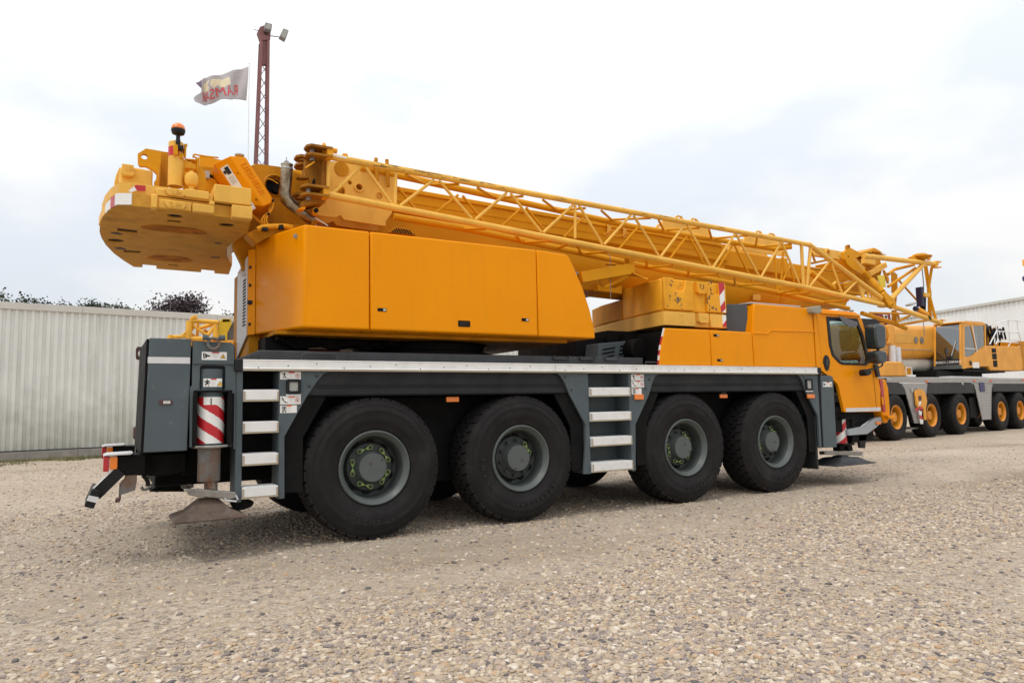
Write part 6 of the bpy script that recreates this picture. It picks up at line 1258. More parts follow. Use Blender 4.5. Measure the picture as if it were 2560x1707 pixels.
    bot = [((1.373,0.66,3.568), (1.491,0.25,3.487)), ((1.896,0.25,3.448), (2.278,0.7,3.487)), ((2.279,0.7,3.495), (2.437,0.25,3.432)), ((2.69,0.25,3.416), (2.852,0.72,3.478)),
           ((2.829,0.25,3.413), (3.255,0.74,3.441)), ((3.32,0.74,3.45), (3.344,0.25,3.377)), ((4.007,0.25,3.323), (4.474,0.78,3.351)), ((4.498,0.78,3.357), (4.511,0.25,3.285)), ((4.788,0.25,3.262), (5.331,0.8,3.296)), ((5.379,0.8,3.306), (5.407,0.25,3.227)), ((5.732,0.25,3.213), (6.342,0.8,3.207)), ((6.4,0.8,3.222), (6.443,0.25,3.153)),
           ((7.346,0.8,3.132), (7.18,0.25,3.13)), ((7.561,0.8,3.138), (7.491,0.25,3.081)), ((8.539,0.8,3.063), (8.46,0.25,3.014))]
    zig(top, 0.017, 'boom_paint'); zig(bot, 0.018, 'boom_paint')
    # forks at the tip
    def fork(s, y0, y1, nm='fork_plate', mt='worn_paint'):
        m = MB(); m.prism(s, 'y', y0, y1); return m.build(nm, mt, J, bevel=0.005)
    fork([(-0.493,4.022),(-0.444,4.086),(-0.44,3.648),(-0.464,3.624),(-0.498,3.718)], 0.28, 0.58, 'tip_post', 'fork_brown')
    for z, (cx_, cz_) in enumerate((([(-0.535,4.086)][0]), ([(-0.574,3.65)][0]))):
        for dz in (0.045, -0.045):
            o = [(cx_-0.15, 0.20), (cx_-0.11, 0.14), (cx_+0.12, 0.14), (cx_+0.12, 0.36), (cx_-0.11, 0.36), (cx_-0.15, 0.30)]
            m = MB(); m.plate(o, [(cx_-0.07, 0.25, 0.032)], 'z', cz_+dz-0.012, cz_+dz+0.012); m.build('fork_plate', 'fork_brown', J, bevel=0.004)
            o2 = [(x-0.02, y+0.36) for x, y in o]; m = MB(); m.plate(o2, [(cx_-0.09, 0.61, 0.032)], 'z', cz_+dz-0.012, cz_+dz+0.012); m.build('fork_plate', 'fork_brown', J, bevel=0.004)
        m = MB(); m.box(cx_+0.06, cx_+0.13, 0.15, 0.35, cz_-0.06, cz_+0.06); m.build('fork_root', 'worn_paint', J, bevel=0.012)
        m = MB(); m.tube((cx_-0.07, 0.25, cz_-0.09), (cx_-0.07, 0.25, cz_+0.085), 0.028, 14); m.build('pin', 'steel', J)
    fork([(-0.648,4.041),(-0.573,4.096),(-0.405,4.109),(-0.412,4.057),(-0.461,4.006),(-0.474,3.746),(-0.571,3.74),(-0.599,3.857),(-0.648,3.956)], 0.40, 0.46, 'tip_cheek', 'fork_brown')
    fork([(-0.579,3.738),(-0.576,3.788),(-0.559,3.84),(-0.541,3.856),(-0.538,3.743)], 0.385, 0.399, 'tip_slot', 'chassis_black')
    fork([(-0.72,3.861),(-0.646,3.876),(-0.649,3.964),(-0.605,3.964),(-0.594,3.859),(-0.7,3.843)], 0.42, 0.52, 'tip_bracket', 'fork_brown')
    fork([(-0.697,3.897),(-0.597,3.983),(-0.584,3.974),(-0.677,3.893)], 0.21, 0.25, 'stop_bar', 'worn_paint')
    fork([(-0.696,3.557),(-0.588,3.627),(-0.458,3.627),(-0.465,3.566),(-0.689,3.503)], 0.28, 0.55, 'tip_shoe', 'fork_brown')
    fork([(-0.642,3.495),(-0.499,3.555),(-0.54,3.473),(-0.618,3.387),(-0.641,3.412)], 0.40, 0.52, 'tip_web', 'fork_brown')
    m = MB(); m.path([(-0.55,0.3,3.475), (-0.525,0.62,3.461)], 0.034, 18); s = m.build('socket', 'worn_paint', J)
    q = (-0.558,0.27,3.466); m = MB(); m.tube((q[0]+0.002, 0.262, q[2]+0.003), (q[0], 0.285, q[2]), 0.024, 16); m.build('socket_bore', 'chassis_black', s)
    m = MB(); q = (-0.481,0.25,4.156); m.ball((q[0], 0.25, q[2]), 0.05, 14, 10, 0.5, 0.5, 1.25); m.tube((q[0]+0.02, 0.25, q[2]), (q[0]+0.14, 0.25, q[2]-0.012), 0.028, 14); m.build('pin_handle', 'worn_paint', J)
    m = MB(); q = (-0.602,0.4,4.099); m.tube((q[0], 0.4, q[2]-0.06), (q[0], 0.4, q[2]+0.045), 0.026, 12); m.build('pin', 'frame_paint', J)
    q = [(-0.238,4.177),(-0.195,4.181),(-0.18,4.162),(-0.184,4.128),(-0.234,4.124)]; m = MB(); m.prism(q, 'y', 0.36, 0.40); m.build('top_lug', 'worn_paint', J, bevel=0.004)
    for s in ('1250,330', '1425,370'): pass
    for q in ((0.152,0.4,4.16), (0.286,0.4,4.151)):
        m = MB(); m.ball((q[0], 0.4, q[2]), 0.022, 12, 8); m.build('pin_head', 'frame_paint', J)
    q = [(-0.417,4.088),(-0.241,4.084),(-0.246,4.064),(-0.419,4.071)]; m = MB(); m.prism(q, 'y', 0.208, 0.214); m.build('label_strip', 'white_film', J)
    # foot end on the right: gusset, link, forks
    g = [(8.779,3.35),(9.433,3.133),(9.432,3.045),(8.871,3.083)]
    m = MB(); m.plate(g, [[(8.991,3.155)][0]+(0.055,), [(9.116,3.125)][0]+(0.035,)], 'y', 0.26, 0.29); m.build('foot_gusset', 'faded_paint', J, bevel=0.003)
    lk = [(9.385,3.177),(9.463,3.226),(9.738,3.066),(9.755,2.979),(9.646,2.918),(9.54,2.946)]
    m = MB(); m.plate(lk, [[(9.622,2.994)][0]+(0.022,)], 'y', 0.20, 0.24); l = m.build('foot_link', 'boom_paint', J, bevel=0.006)
    q = [(9.589,2.989)][0]; m = MB(); m.lathe([(0.022, 0.24), (0.022, 0.17), (0.05, 0.175), (0.055, 0.199)], (q[0], 0, q[1]), 'y', 18, cap=False); m.build('pin_boss', 'boom_paint', l)
    m = MB(); m.prism([(9.385,3.167),(9.523,3.187),(9.671,2.963),(9.497,2.965),(9.509,3.065)], 'y', 0.24, 0.40); m.build('foot_end', 'faded_paint', J, bevel=0.01)
    # second frame of the jib swung out beyond the boom head
    y = 0.55
    for s, r, mt in (([(9.439,0.55,3.925),(11.794,0.55,3.972)], 0.048, 'faded_paint'), ([(10.185,0.55,3.178),(11.342,0.55,3.934)], 0.045, 'faded_paint'), ([(10.302,0.55,3.029),(11.808,0.55,2.797)], 0.045, 'faded_paint'), ([(11.774,0.75,3.97),(11.844,0.75,3.433),(11.787,0.75,2.917)], 0.036, 'boom_paint'), ([(11.811,0.65,3.93),(11.624,0.65,3.441),(11.808,0.65,2.888)], 0.026, 'boom_paint'),
                     ([(9.961,1.0,2.959),(10.825,1.0,2.832),(11.366,1.0,2.719)], 0.042, 'boom_paint'), ([(10.788,0.8,2.742),(11.785,0.8,2.882)], 0.026, 'boom_paint'), ([(10.714,0.8,2.792),(11.18,0.8,2.944)], 0.022, 'boom_paint'), ([(9.898,0.8,2.939),(11.143,0.8,2.979)], 0.018, 'boom_paint'), ([(10.537,0.8,3.478),(11.501,0.8,3.913)], 0.028, 'boom_paint'), ([(10.73,0.9,3.748),(10.966,0.9,3.864),(11.632,0.9,4.011)], 0.030, 'boom_paint'),
                     ([(11.574,1.3,3.907),(11.536,1.3,3.497)], 0.045, 'frame_paint'), ([(11.503,1.3,3.127),(11.485,1.3,2.887)], 0.05, 'frame_paint'), ([(11.581,1.2,3.738),(12.424,1.2,3.2)], 0.020, 'frame_paint'), ([(11.448,1.2,3.074),(11.491,1.2,2.901)], 0.022, 'frame_paint'), ([(11.836,1.4,3.919),(11.805,1.4,3.567),(11.715,1.4,3.266)], 0.022, 'frame_paint')):
        m = MB(); m.path(s, r, 14); m.build('foot_tube', mt, J, ang=60)
    for s in ('2070,350 2135,355 2140,372 2090,385', '2080,430 2140,440 2145,455 2050,460'): pass
    for s in ([(11.726,4.028),(11.9,4.03),(11.901,4.005),(11.785,3.98),(11.732,3.911),(11.897,3.925),(11.894,3.902),(11.665,3.887)], [(11.763,2.862),(11.914,2.859),(11.901,2.841),(11.781,2.839)]):
        m = MB(); m.prism(s, 'y', 0.5, 0.6); m.build('foot_fork', 'worn_paint', J, bevel=0.004)
    m = MB(); m.prism([(11.302,2.908),(11.361,2.88),(11.387,2.834),(11.316,2.855)], 'y', 0.49, 0.61); m.build('strap', 'black_plastic', J)
    m = MB(); q = (11.334,0.6,4.083); m.lathe([(0.05, -0.085), (0.12, -0.045), (0.21, -0.01), (0.21, 0.01), (0.14, 0.03), (0.11, 0.06), (0.05, 0.062)], q, 'z', 24); m.build('jib_sheave', 'frame_paint', J, bevel=0.006)
    m = MB(); m.prism([(10.977,4.045),(11.173,4.129),(11.273,4.101),(11.49,4.152),(11.679,4.126),(11.658,4.05),(11.544,4.077),(11.117,4.015)], 'y', 0.58, 0.63); m.build('sheave_guard', 'worn_paint', J)
    m = MB(); m.prism([(11.335,3.5),(11.442,3.51),(11.401,3.12),(11.327,3.116)], 'y', 0.62, 0.74); c = m.build('cable_drum', 'drum_blue', J, bevel=0.01)
    m = MB(); m.path([(11.52,0.68,3.875),(11.529,0.68,3.697),(11.528,0.68,3.525)], 0.010, 8); m.build('rope_guide', 'floodlight_grey', J)
    m = MB(); m.prism([(11.375,3.379),(11.559,3.383),(11.544,3.304),(11.379,3.303)], 'y', 0.58, 0.68); m.build('sensor_box', 'faded_paint', J, bevel=0.006)
    m = MB(); m.prism([(11.425,3.303),(11.519,3.296),(11.475,3.039),(11.402,3.047)], 'y', 0.64, 0.72); m.build('cable_drum', 'chassis_black', J, bevel=0.006)
    m = MB(); m.prism([(10.755,3.105),(10.954,3.164),(10.981,3.136),(10.813,3.085)], 'y', 0.52, 0.64); m.build('lamp_cover', 'grey_film', J, bevel=0.005)
    q = (11.057,0.6,3.051); m = MB(); m.ball(q, 0.055, 14, 10); m.build('horn', 'drum_blue', J)
    m = MB(); m.beam((11.117,0.6,3.042), (11.418,0.6,2.955), 0.10, 0.06); m.build('foot_step', 'worn_paint', J, bevel=0.005)
    m = MB(); m.path([(11.106,0.5,2.792),(11.105,0.5,2.71),(11.11,0.5,2.512)], 0.008, 6); q = (11.107,0.5,2.486); m.build('hanging_wire', 'floodlight_grey', J)
mat('drum_blue', (0.02, 0.018, 0.06), 0.45)
jib()

# ---- boom head
def boom_head():
    def pp(nm, s, y0, y1, mt='boom_paint', bev=0.006, hole=None):
        m = MB()
        if hole: m.plate(s, hole, 'y', y0, y1)
        else: m.prism(s, 'y', y0, y1)
        return m.build(nm, mt, CR, bevel=bev)
    hd = pp('boom_head', [(9.734,4.003),(10.042,4.062),(10.237,4.083),(10.641,4.01),(10.817,3.97),(10.819,3.727),(10.758,3.468),(10.61,3.398),(10.373,3.562),(10.107,3.602),(10.003,3.701),(9.938,3.802)], 1.15, 1.8, 'boom_paint', 0.02)
    pp('head_plate', [(9.261,4.029),(9.301,4.067),(9.452,4.127),(9.721,4.057),(9.773,4.023),(9.512,3.913),(9.796,3.715),(9.749,3.656),(9.484,3.729),(9.328,3.806),(9.248,3.902)], 0.80, 0.86, 'boom_paint', 0.006, [[(9.362,3.955)][0]+(0.022,)])
    for x in ('612,90', '668,80'): pass
    for s in ([(9.36,4.071),(9.37,4.17),(9.405,4.188),(9.44,4.176),(9.441,4.101)], [(9.38,4.097),(9.394,4.173),(9.432,4.192),(9.467,4.18),(9.466,4.122)]):
        cx = (s[1][0]+s[3][0])/2; cz = s[2][1]-0.05
        pp('head_ear', s, 0.82, 0.86, 'frame_paint', 0.003, [(cx, cz, 0.028)])
    pp('head_link', [(8.533,4.073),(8.894,4.071),(9.337,4.056),(9.408,4.045),(9.39,3.905),(9.037,3.914),(8.501,3.917)], 0.88, 0.96, 'faded_paint', 0.006, [[(8.909,4.013)][0]+(0.05,)])
    q = [(8.867,4.003)][0]; m = MB(); m.lathe([(0.045, 0.9), (0.045, 0.85), (0.075, 0.86), (0.08, 0.885)], (q[0], 0, q[1]), 'y', 20, cap=False); m.build('link_boss', 'faded_paint', CR)
    q = [(9.259,3.985)][0]; m = MB(); m.lathe([(0.0001, 0.86), (0.055, 0.86), (0.06, 0.885)], (q[0], 0, q[1]), 'y', 20, cap=False); m.build('link_boss', 'faded_paint', CR)
    pp('sheave_guard', [(10.03,4.128),(10.409,4.235),(10.472,4.272),(10.55,4.267),(10.9,4.171),(10.844,4.123),(10.775,4.135),(10.682,4.2),(10.423,4.188),(10.315,4.091),(10.101,4.081)], 1.0, 1.7, 'boom_paint', 0.01)
    pp('guard_slot', [(10.65,4.199),(10.769,4.186),(10.867,4.158),(10.813,4.129),(10.715,4.156)], 0.97, 0.995, 'white_film', 0.002)
    pp('guard_slot', [(10.237,4.107),(10.291,4.154),(10.385,4.12),(10.401,4.095)], 0.97, 0.995, 'chassis_black', 0.002)
    m = MB(); q = [(10.468,3.908)][0]; m.lathe([(0.05, 1.02), (0.26, 1.02), (0.27, 1.05), (0.27, 1.10), (0.24, 1.12)], (q[0], 0, q[1]), 'y', 36); m.build('head_sheave', 'frame_paint', CR)
    for a in ([(9.691,0.95,3.946),(9.992,0.95,3.771)], [(10.157,0.95,3.713),(10.712,0.95,3.937)], [(10.031,0.95,3.958),(10.357,0.95,3.944)]):
        m = MB(); m.beam(a[0], a[1], 0.10, 0.10); m.build('head_bar', 'faded_paint', CR, bevel=0.008)
    pp('head_web', [(10.004,3.71),(10.163,3.77),(10.284,3.635),(10.229,3.488),(10.068,3.596)], 0.95, 1.05, 'boom_paint')
    pp('head_web', [(10.783,3.863),(10.875,3.785),(10.925,3.69),(10.903,3.591),(10.828,3.732)], 1.0, 1.05, 'faded_paint')
    m = MB(); m.tube((10.094,0.85,3.579), (10.013,0.6,3.301), 0.062, 18); m.build('jib_cylinder', 'boom_paint', CR, bevel=0.008)
    m = MB(); m.tube((9.941,0.9,3.734), (10.079,0.87,3.599), 0.05, 16); m.build('jib_cylinder', 'boom_paint', CR)
    pp('yellow_plate', [(10.381,3.698),(10.61,3.72),(10.637,3.491),(10.471,3.462),(10.426,3.585)], 0.9, 0.92, 'sign_yellow', 0.003)
    # nose of the innermost section with its ribs, and gear hanging below
    pp('boom_nose', [(8.422,3.71),(9.402,3.714),(9.544,3.678),(9.758,3.6),(9.748,3.319),(9.554,3.052),(8.782,3.169),(8.377,3.211)], 1.05, 1.85, 'boom_paint', 0.03)
    for s, r, mt in (([(8.328,0.95,3.689),(9.299,0.95,3.687)], 0.022, 'frame_paint'), ([(8.304,0.85,3.598),(8.945,0.85,3.339)], 0.05, 'boom_paint'), ([(9.066,0.9,3.315),(9.846,0.9,3.295)], 0.03, 'frame_paint'), ([(9.306,0.95,3.395),(9.647,0.95,3.522)], 0.07, 'boom_paint'), ([(8.456,0.9,3.974),(8.533,0.9,3.808)], 0.02, 'frame_paint'), ([(8.437,0.9,3.772),(8.857,0.9,3.864)], 0.02, 'frame_paint'), ([(8.916,0.85,3.404),(9.009,0.85,3.461)], 0.025, 'faded_paint'), ([(9.514,0.9,3.655),(9.571,0.9,3.497),(9.276,0.9,3.454)], 0.03, 'boom_paint')):
        m = MB(); m.path(s, r, 12); m.build('head_bar', mt, CR, ang=60)
    m = MB(); m.path([(9.205,0.9,3.46),(9.352,0.9,3.493),(9.575,0.9,3.538)], 0.008, 6); m.path([(8.685,0.6,2.902),(8.788,0.6,2.907),(8.959,0.6,2.889)], 0.008, 6); m.build('cable', 'grey_film', CR)
    m = MB(); q = (9.049,0.6,2.909); m.ball(q, 0.035, 12, 8, 1.5, 1, 0.7); m.build('cable_plug', 'grey_film', CR)
mat('sign_yellow', (0.80, 0.66, 0.07), 0.5)
boom_head()

# ================================================================ COUNTERWEIGHT SLABS LYING ON THE DECK
def slabs():
    # lower slab
    t = thing('counterweight_slab', 'broad lower orange counterweight slab lying flat on the crane deck under the rusty block', 'counterweight', (4.8, 0.5, 2.415), group='counterweight slabs on the deck')
    o = Vector((4.8, 0.5, 2.415)); B = lambda q: [(x-o.x, y-o.y) for x, y in q]
    out = [(4.20, 0.15), (4.78, 0.15), (4.78, 0.19), (4.83, 0.19), (5.04, 0.19), (5.085, 0.19), (5.085, 0.15), (5.40, 0.15), (5.42, 0.17), (5.42, 2.75), (4.2, 2.75), (4.50, 2.1), (4.36, 1.3), (4.22, 0.55)]
    out = [(4.235, 0.15), (4.775, 0.15), (4.78, 0.155), (4.78, 0.19), (5.083, 0.19), (5.083, 0.155), (5.088, 0.15), (5.40, 0.15), (5.42, 0.17), (5.42, 2.73), (5.40, 2.75), (4.9, 2.75), (4.60, 2.35), (4.50, 2.05), (4.34, 1.3), (4.22, 0.45), (4.195, 0.20), (4.205, 0.165)]
    m = MB(); m.prism(B(out), 'z', 0, 0.195); s = m.build('slab_body', 'weight_paint', t, bevel=0.014, ang=30)
    m = MB(); m.prism([(x-o.x, z-o.z) for x, z in [(4.838, 2.608), (5.032, 2.608), (5.028, 2.49), (5.01, 2.470), (4.86, 2.468), (4.842, 2.49)]], 'y', 0.13-o.y, 0.20-o.y); tg = m.build('weight_tag', 'weight_paint', t, bevel=0.006)
    m = MB(); m.text('1,5t', 0.06, (4.935-o.x, 0.128-o.y, 2.55-o.z), (1, 0, 0), (0, 0, 1), 0.005); m.build('cast_number', 'weight_paint', tg, smooth=False)
    m = MB(); m.text('LTM', 0.05, (4.52-o.x, 0.149-o.y, 2.555-o.z), (1, 0, 0), (0, 0, 1), 0.004); m.text('2,2t', 0.05, (4.52-o.x, 0.149-o.y, 2.48-o.z), (1, 0, 0), (0, 0, 1), 0.004); m.build('cast_lettering', 'weight_paint', s, smooth=False)
    def film(par, pts_, y, nm, mt):
        m = MB(); m.prism([(x-o.x, z-o.z) for x, z in pts_], 'y', y-0.002-o.y, y-0.0002-o.y); m.build(nm, mt, par, recalc=True)
    film(s, [(5.317,2.599),(5.396,2.602),(5.4,2.536),(5.321,2.463)], 0.15, 'white_film', 'white_film'); film(s, [(5.32,2.459),(5.4,2.533),(5.395,2.427),(5.318,2.431)], 0.15, 'red_film', 'red_film')
    # upper block
    o = Vector((4.8, 0.5, 2.64))
    t2 = thing('counterweight_slab', 'tall rust-spotted orange counterweight block on top of the broad slab, with red and white corner film', 'counterweight', (4.8, 0.5, 2.64), group='counterweight slabs on the deck')
    B = lambda q: [(x-o.x, y-o.y) for x, y in q]
    zt = 3.075
    o1 = [(4.235, 0.15), (5.40, 0.15), (5.42, 0.17), (5.42, 1.2), (4.36, 1.24), (4.22, 0.45), (4.195, 0.2), (4.205, 0.165)]
    body = [(4.25, 0.185), (5.42, 0.185), (5.42, 1.2), (4.36, 1.24), (4.22, 0.45), (4.20, 0.25), (4.215, 0.20)]
    m = MB(); m.prism(B(body), 'z', -0.02, zt-o.z); b = m.build('block_body', 'worn_paint', t2, bevel=0.02, ang=30)
    F = lambda q: [(x-o.x, z-o.z) for x, z in q]
    m = MB(); m.prism(F([(4.215, 2.635), (4.765, 2.635), (4.77, 3.06), (4.625, 3.07), (4.60, 2.945), (4.56, 2.905), (4.46, 2.90), (4.42, 2.925), (4.40, 2.97), (4.40, 3.085), (4.215, 3.085)]), 'y', 0.15-o.y, 0.19-o.y); m.build('block_face', 'worn_paint', b, bevel=0.012, ang=30)
    m = MB(); m.prism(F([(5.03, 2.635), (5.42, 2.635), (5.42, 3.075), (5.285, 3.075), (5.285, 2.905), (5.11, 2.905), (5.11, 3.075), (5.03, 3.07)]), 'y', 0.15-o.y, 0.19-o.y); m.build('block_face', 'worn_paint', b, bevel=0.012, ang=30)
    m = MB(); m.prism(B([(4.36, 1.245), (5.42, 1.205), (5.42, 2.7), (4.95, 2.7), (4.62, 2.35), (4.46, 1.9), (4.37, 1.4)]), 'z', -0.02, 2.93-o.z); m.build('block_core', 'frame_paint', t2, bevel=0.015, ang=30)
    m = MB(); m.prism([(x-o.x, z-o.z) for x, z in [(4.815, 3.06), (5.012, 3.06), (5.01, 2.92), (4.99, 2.89), (4.86, 2.885), (4.835, 2.91)]], 'y', 0.125-o.y, 0.19-o.y); tg = m.build('weight_tag', 'worn_paint', t2, bevel=0.006)
    m = MB(); m.text('7,3', 0.085, (4.91-o.x, 0.123-o.y, 2.985-o.z), (1, 0, 0), (0, 0, 1), 0.004); m.build('painted_number', 'rust', tg, smooth=False)
    rnd = random.Random(3); m = MB()
    for cx, cz, n, sp in ((4.47, 2.76, 14, 0.045), (4.44, 2.86, 6, 0.05), (5.07, 2.80, 10, 0.05), (4.30, 2.80, 4, 0.05), (4.36, 3.03, 5, 0.04), (5.09, 2.98, 8, 0.06), (5.15, 2.72, 6, 0.03), (4.58, 2.99, 6, 0.03), (4.52, 2.70, 5, 0.05)):
        for i in range(n):
            x, z = cx+rnd.gauss(0, sp*0.6), cz+rnd.gauss(0, sp); r_ = rnd.uniform(0.005, 0.020)
            if 4.40 < x < 4.61 and z > 2.89: continue
            k = 9; pts_ = [(x-o.x+r_*rnd.uniform(0.5, 1.2)*math.cos(2*math.pi*j/k), z-o.z+r_*rnd.uniform(0.5, 1.4)*math.sin(2*math.pi*j/k)) for j in range(k)]
            m.prism(pts_, 'y', 0.1485-o.y-0.0002*i, 0.1505-o.y)
    m.build('rust_spots', 'rust', b, kind='stuff')
    def film(par, pts_, y, nm, mt):
        m = MB(); m.prism([(x-o.x, z-o.z) for x, z in pts_], 'y', y-0.002-o.y, y-0.0002-o.y); m.build(nm, mt, par, recalc=True)
    film(b, [(5.276,3.086),(5.386,3.081),(5.392,2.991),(5.284,2.888)], 0.15, 'red_film', 'red_film'); film(b, [(5.284,2.886),(5.392,2.989),(5.386,2.824),(5.294,2.729)], 0.15, 'white_film', 'white_film'); film(b, [(5.294,2.726),(5.386,2.821),(5.396,2.702),(5.32,2.645),(5.299,2.646)], 0.15, 'red_film', 'red_film'); film(b, [(5.324,2.644),(5.397,2.698),(5.395,2.641)], 0.15, 'white_film', 'white_film')
slabs()

# ================================================================ FRONT OF THE CARRIER: SIDE BOXES, ENGINE HOOD, CAB
def carrier_front():
    # vent box on the deck and dark gear under the slabs
    vb = [(3.48,2.189),(3.443,1.995),(4.156,1.994),(4.217,2.259)]
    m = MB(); m.prism([(vb[1][0], 1.956), (vb[2][0], 1.956), (vb[3][0], vb[3][1]), (vb[0][0], vb[0][1])], 'y', 0.70, 1.6); v = m.build('vent_box', 'grey_paint', CR, bevel=0.01)
    for c in range(2):
        for r_ in range(4):
            s = ([(3.542,2.111),(3.761,2.147),(3.755,2.122),(3.536,2.087)], [(3.85,2.164),(4.085,2.2),(4.084,2.173),(3.846,2.136)])[c]
            dz = -0.056*r_; dx = -0.012*r_
            m = MB(); m.prism([(x+dx, z+dz) for x, z in s], 'y', 0.6955, 0.699); m.build('vent_slot', 'chassis_black', v)
    m = MB(); m.box(3.8, 5.5, 0.9, 2.7, 1.846, 2.40); m.box(3.3, 3.9, 1.0, 2.6, 1.96, 2.3); m.build('weight_cradle', 'chassis_black', CR)
    m = MB(); m.tube((4.05, 0.5, 2.10), (4.05, 0.75, 2.10), 0.16, 20); m.build('air_filter', 'chassis_black', CR, bevel=0.02)
    for x in (2.35, 2.75, 3.15): 
        m = MB(); m.path([(x, 0.14, 1.96), (x, 0.14, 1.915), (x+0.22, 0.14, 1.915), (x+0.22, 0.14, 1.96)], 0.012, 8); m.build('deck_handle', 'dark_grey', CR)
    m = MB(); m.path([(-0.75, 0.06, 1.84), (-0.75, 0.06, 1.90), (-0.71, 0.06, 1.92), (-0.42, 0.06, 1.92), (-0.39, 0.06, 1.90), (-0.39, 0.06, 1.84)], 0.011, 8); m.build('deck_handle', 'dark_grey', CR)
    m = MB(); m.path([(3.75, 0.06, 1.84), (3.75, 0.06, 1.89), (3.98, 0.06, 1.89), (3.98, 0.06, 1.84)], 0.010, 8); m.build('deck_handle', 'dark_grey', CR)
    # side boxes
    q = [(4.065,2.351),(4.894,2.355),(4.886,1.853),(3.938,1.848)]
    m = MB(); m.prism([(4.065, 2.352), (4.905, 2.356), (4.905, 1.850), (3.935, 1.850), (3.955, 1.98), (3.985, 2.12)], 'y', 0.0, 0.05); b1 = m.build('side_box', 'cover_paint', CR, bevel=0.016, seg=3, ang=25)
    m = MB()
    MB().prism([(4.15, 1.85), (4.90, 1.85), (4.90, 2.34), (4.20, 2.34)], 'y', 0.055, 0.74).build('box_inside', 'chassis_black', CR)
    edge = [(3.935, 1.852), (3.955, 1.98), (3.985, 2.12), (4.065, 2.350)]
    for i in range(3):
        for k in range(2):
            m.m = (i*2+k) % 2; a, b = edge[i], edge[i+1]; f = lambda t: (a[0]+(b[0]-a[0])*t, a[1]+(b[1]-a[1])*t)
            p, q_ = f(k/2), f(k/2+0.5); m.loft([(p[0]-0.018, 0.006, p[1]), (p[0]-0.018, 0.022, p[1]), (q_[0]-0.018, 0.022, q_[1]), (q_[0]-0.018, 0.006, q_[1])], [(p[0]-0.0005, 0.006, p[1]), (p[0]-0.0005, 0.022, p[1]), (q_[0]-0.0005, 0.022, q_[1]), (q_[0]-0.0005, 0.006, q_[1])])
    m.build('corner_film', ['red_film', 'white_film'], b1)
    m = MB(); m.prism([(4.915, 2.356), (5.758, 2.352), (5.766, 1.850), (4.915, 1.850)], 'y', 0.0, 0.75); b2 = m.build('side_box', 'cover_paint', CR, bevel=0.016, seg=3)
    for x, z in ((5.02, 2.28), (5.07, 1.93)):
        m = MB(); m.prism(rrect(x-0.055, x+0.055, z-0.017, z+0.017, 0.006), 'y', -0.004, 0.01); l = m.build('latch', 'chassis_black', b2, bevel=0.002)
        m = MB(); m.box(x+0.012, x+0.045, -0.007, -0.0045, z-0.009, z+0.009); m.build('latch_key', 'silver_film', l)
    # hood with pressed crease
    m = MB(); m.prism([(5.775, 1.850), (7.168, 1.850), (7.160, 2.774), (5.86, 2.782), (5.835, 2.76), (5.80, 2.60), (5.775, 2.352)], 'y', 0.0, 1.1); hd = m.build('engine_hood', 'cover_paint', CR, bevel=0.018, seg=3, ang=25)
    cr = [(5.757,2.352),(6.071,2.349),(6.149,2.406),(7.202,2.419),(7.2,2.398),(6.16,2.381),(6.094,2.33),(5.755,2.325)]
    m = MB(); m.prism([(max(x, 5.785), z) for x, z in cr], 'y', -0.011, 0.002); m.build('hood_crease', 'cover_paint', hd, bevel=0.008, seg=3)
    m = MB(); m.prism([(5.56, 0.30), (5.74, 0.20), (5.80, 0.10), (5.80, 1.7), (5.56, 1.7)], 'z', 2.36, 2.795); m.build('exhaust_casing', 'dark_plastic_grey', CR, bevel=0.01)
    m = MB(); m.box(5.82, 6.95, 0.05, 1.5, 2.784, 2.812); m.build('hood_top', 'grey_film', CR, bevel=0.008)
    m = MB(); m.box(4.0, 7.1, 0.78, 2.8, 1.845, 2.34); m.build('engine_bay', 'chassis_black', CR)
mat('dark_plastic_grey', (0.060, 0.066, 0.075), 0.55, var=0.1)
carrier_front()

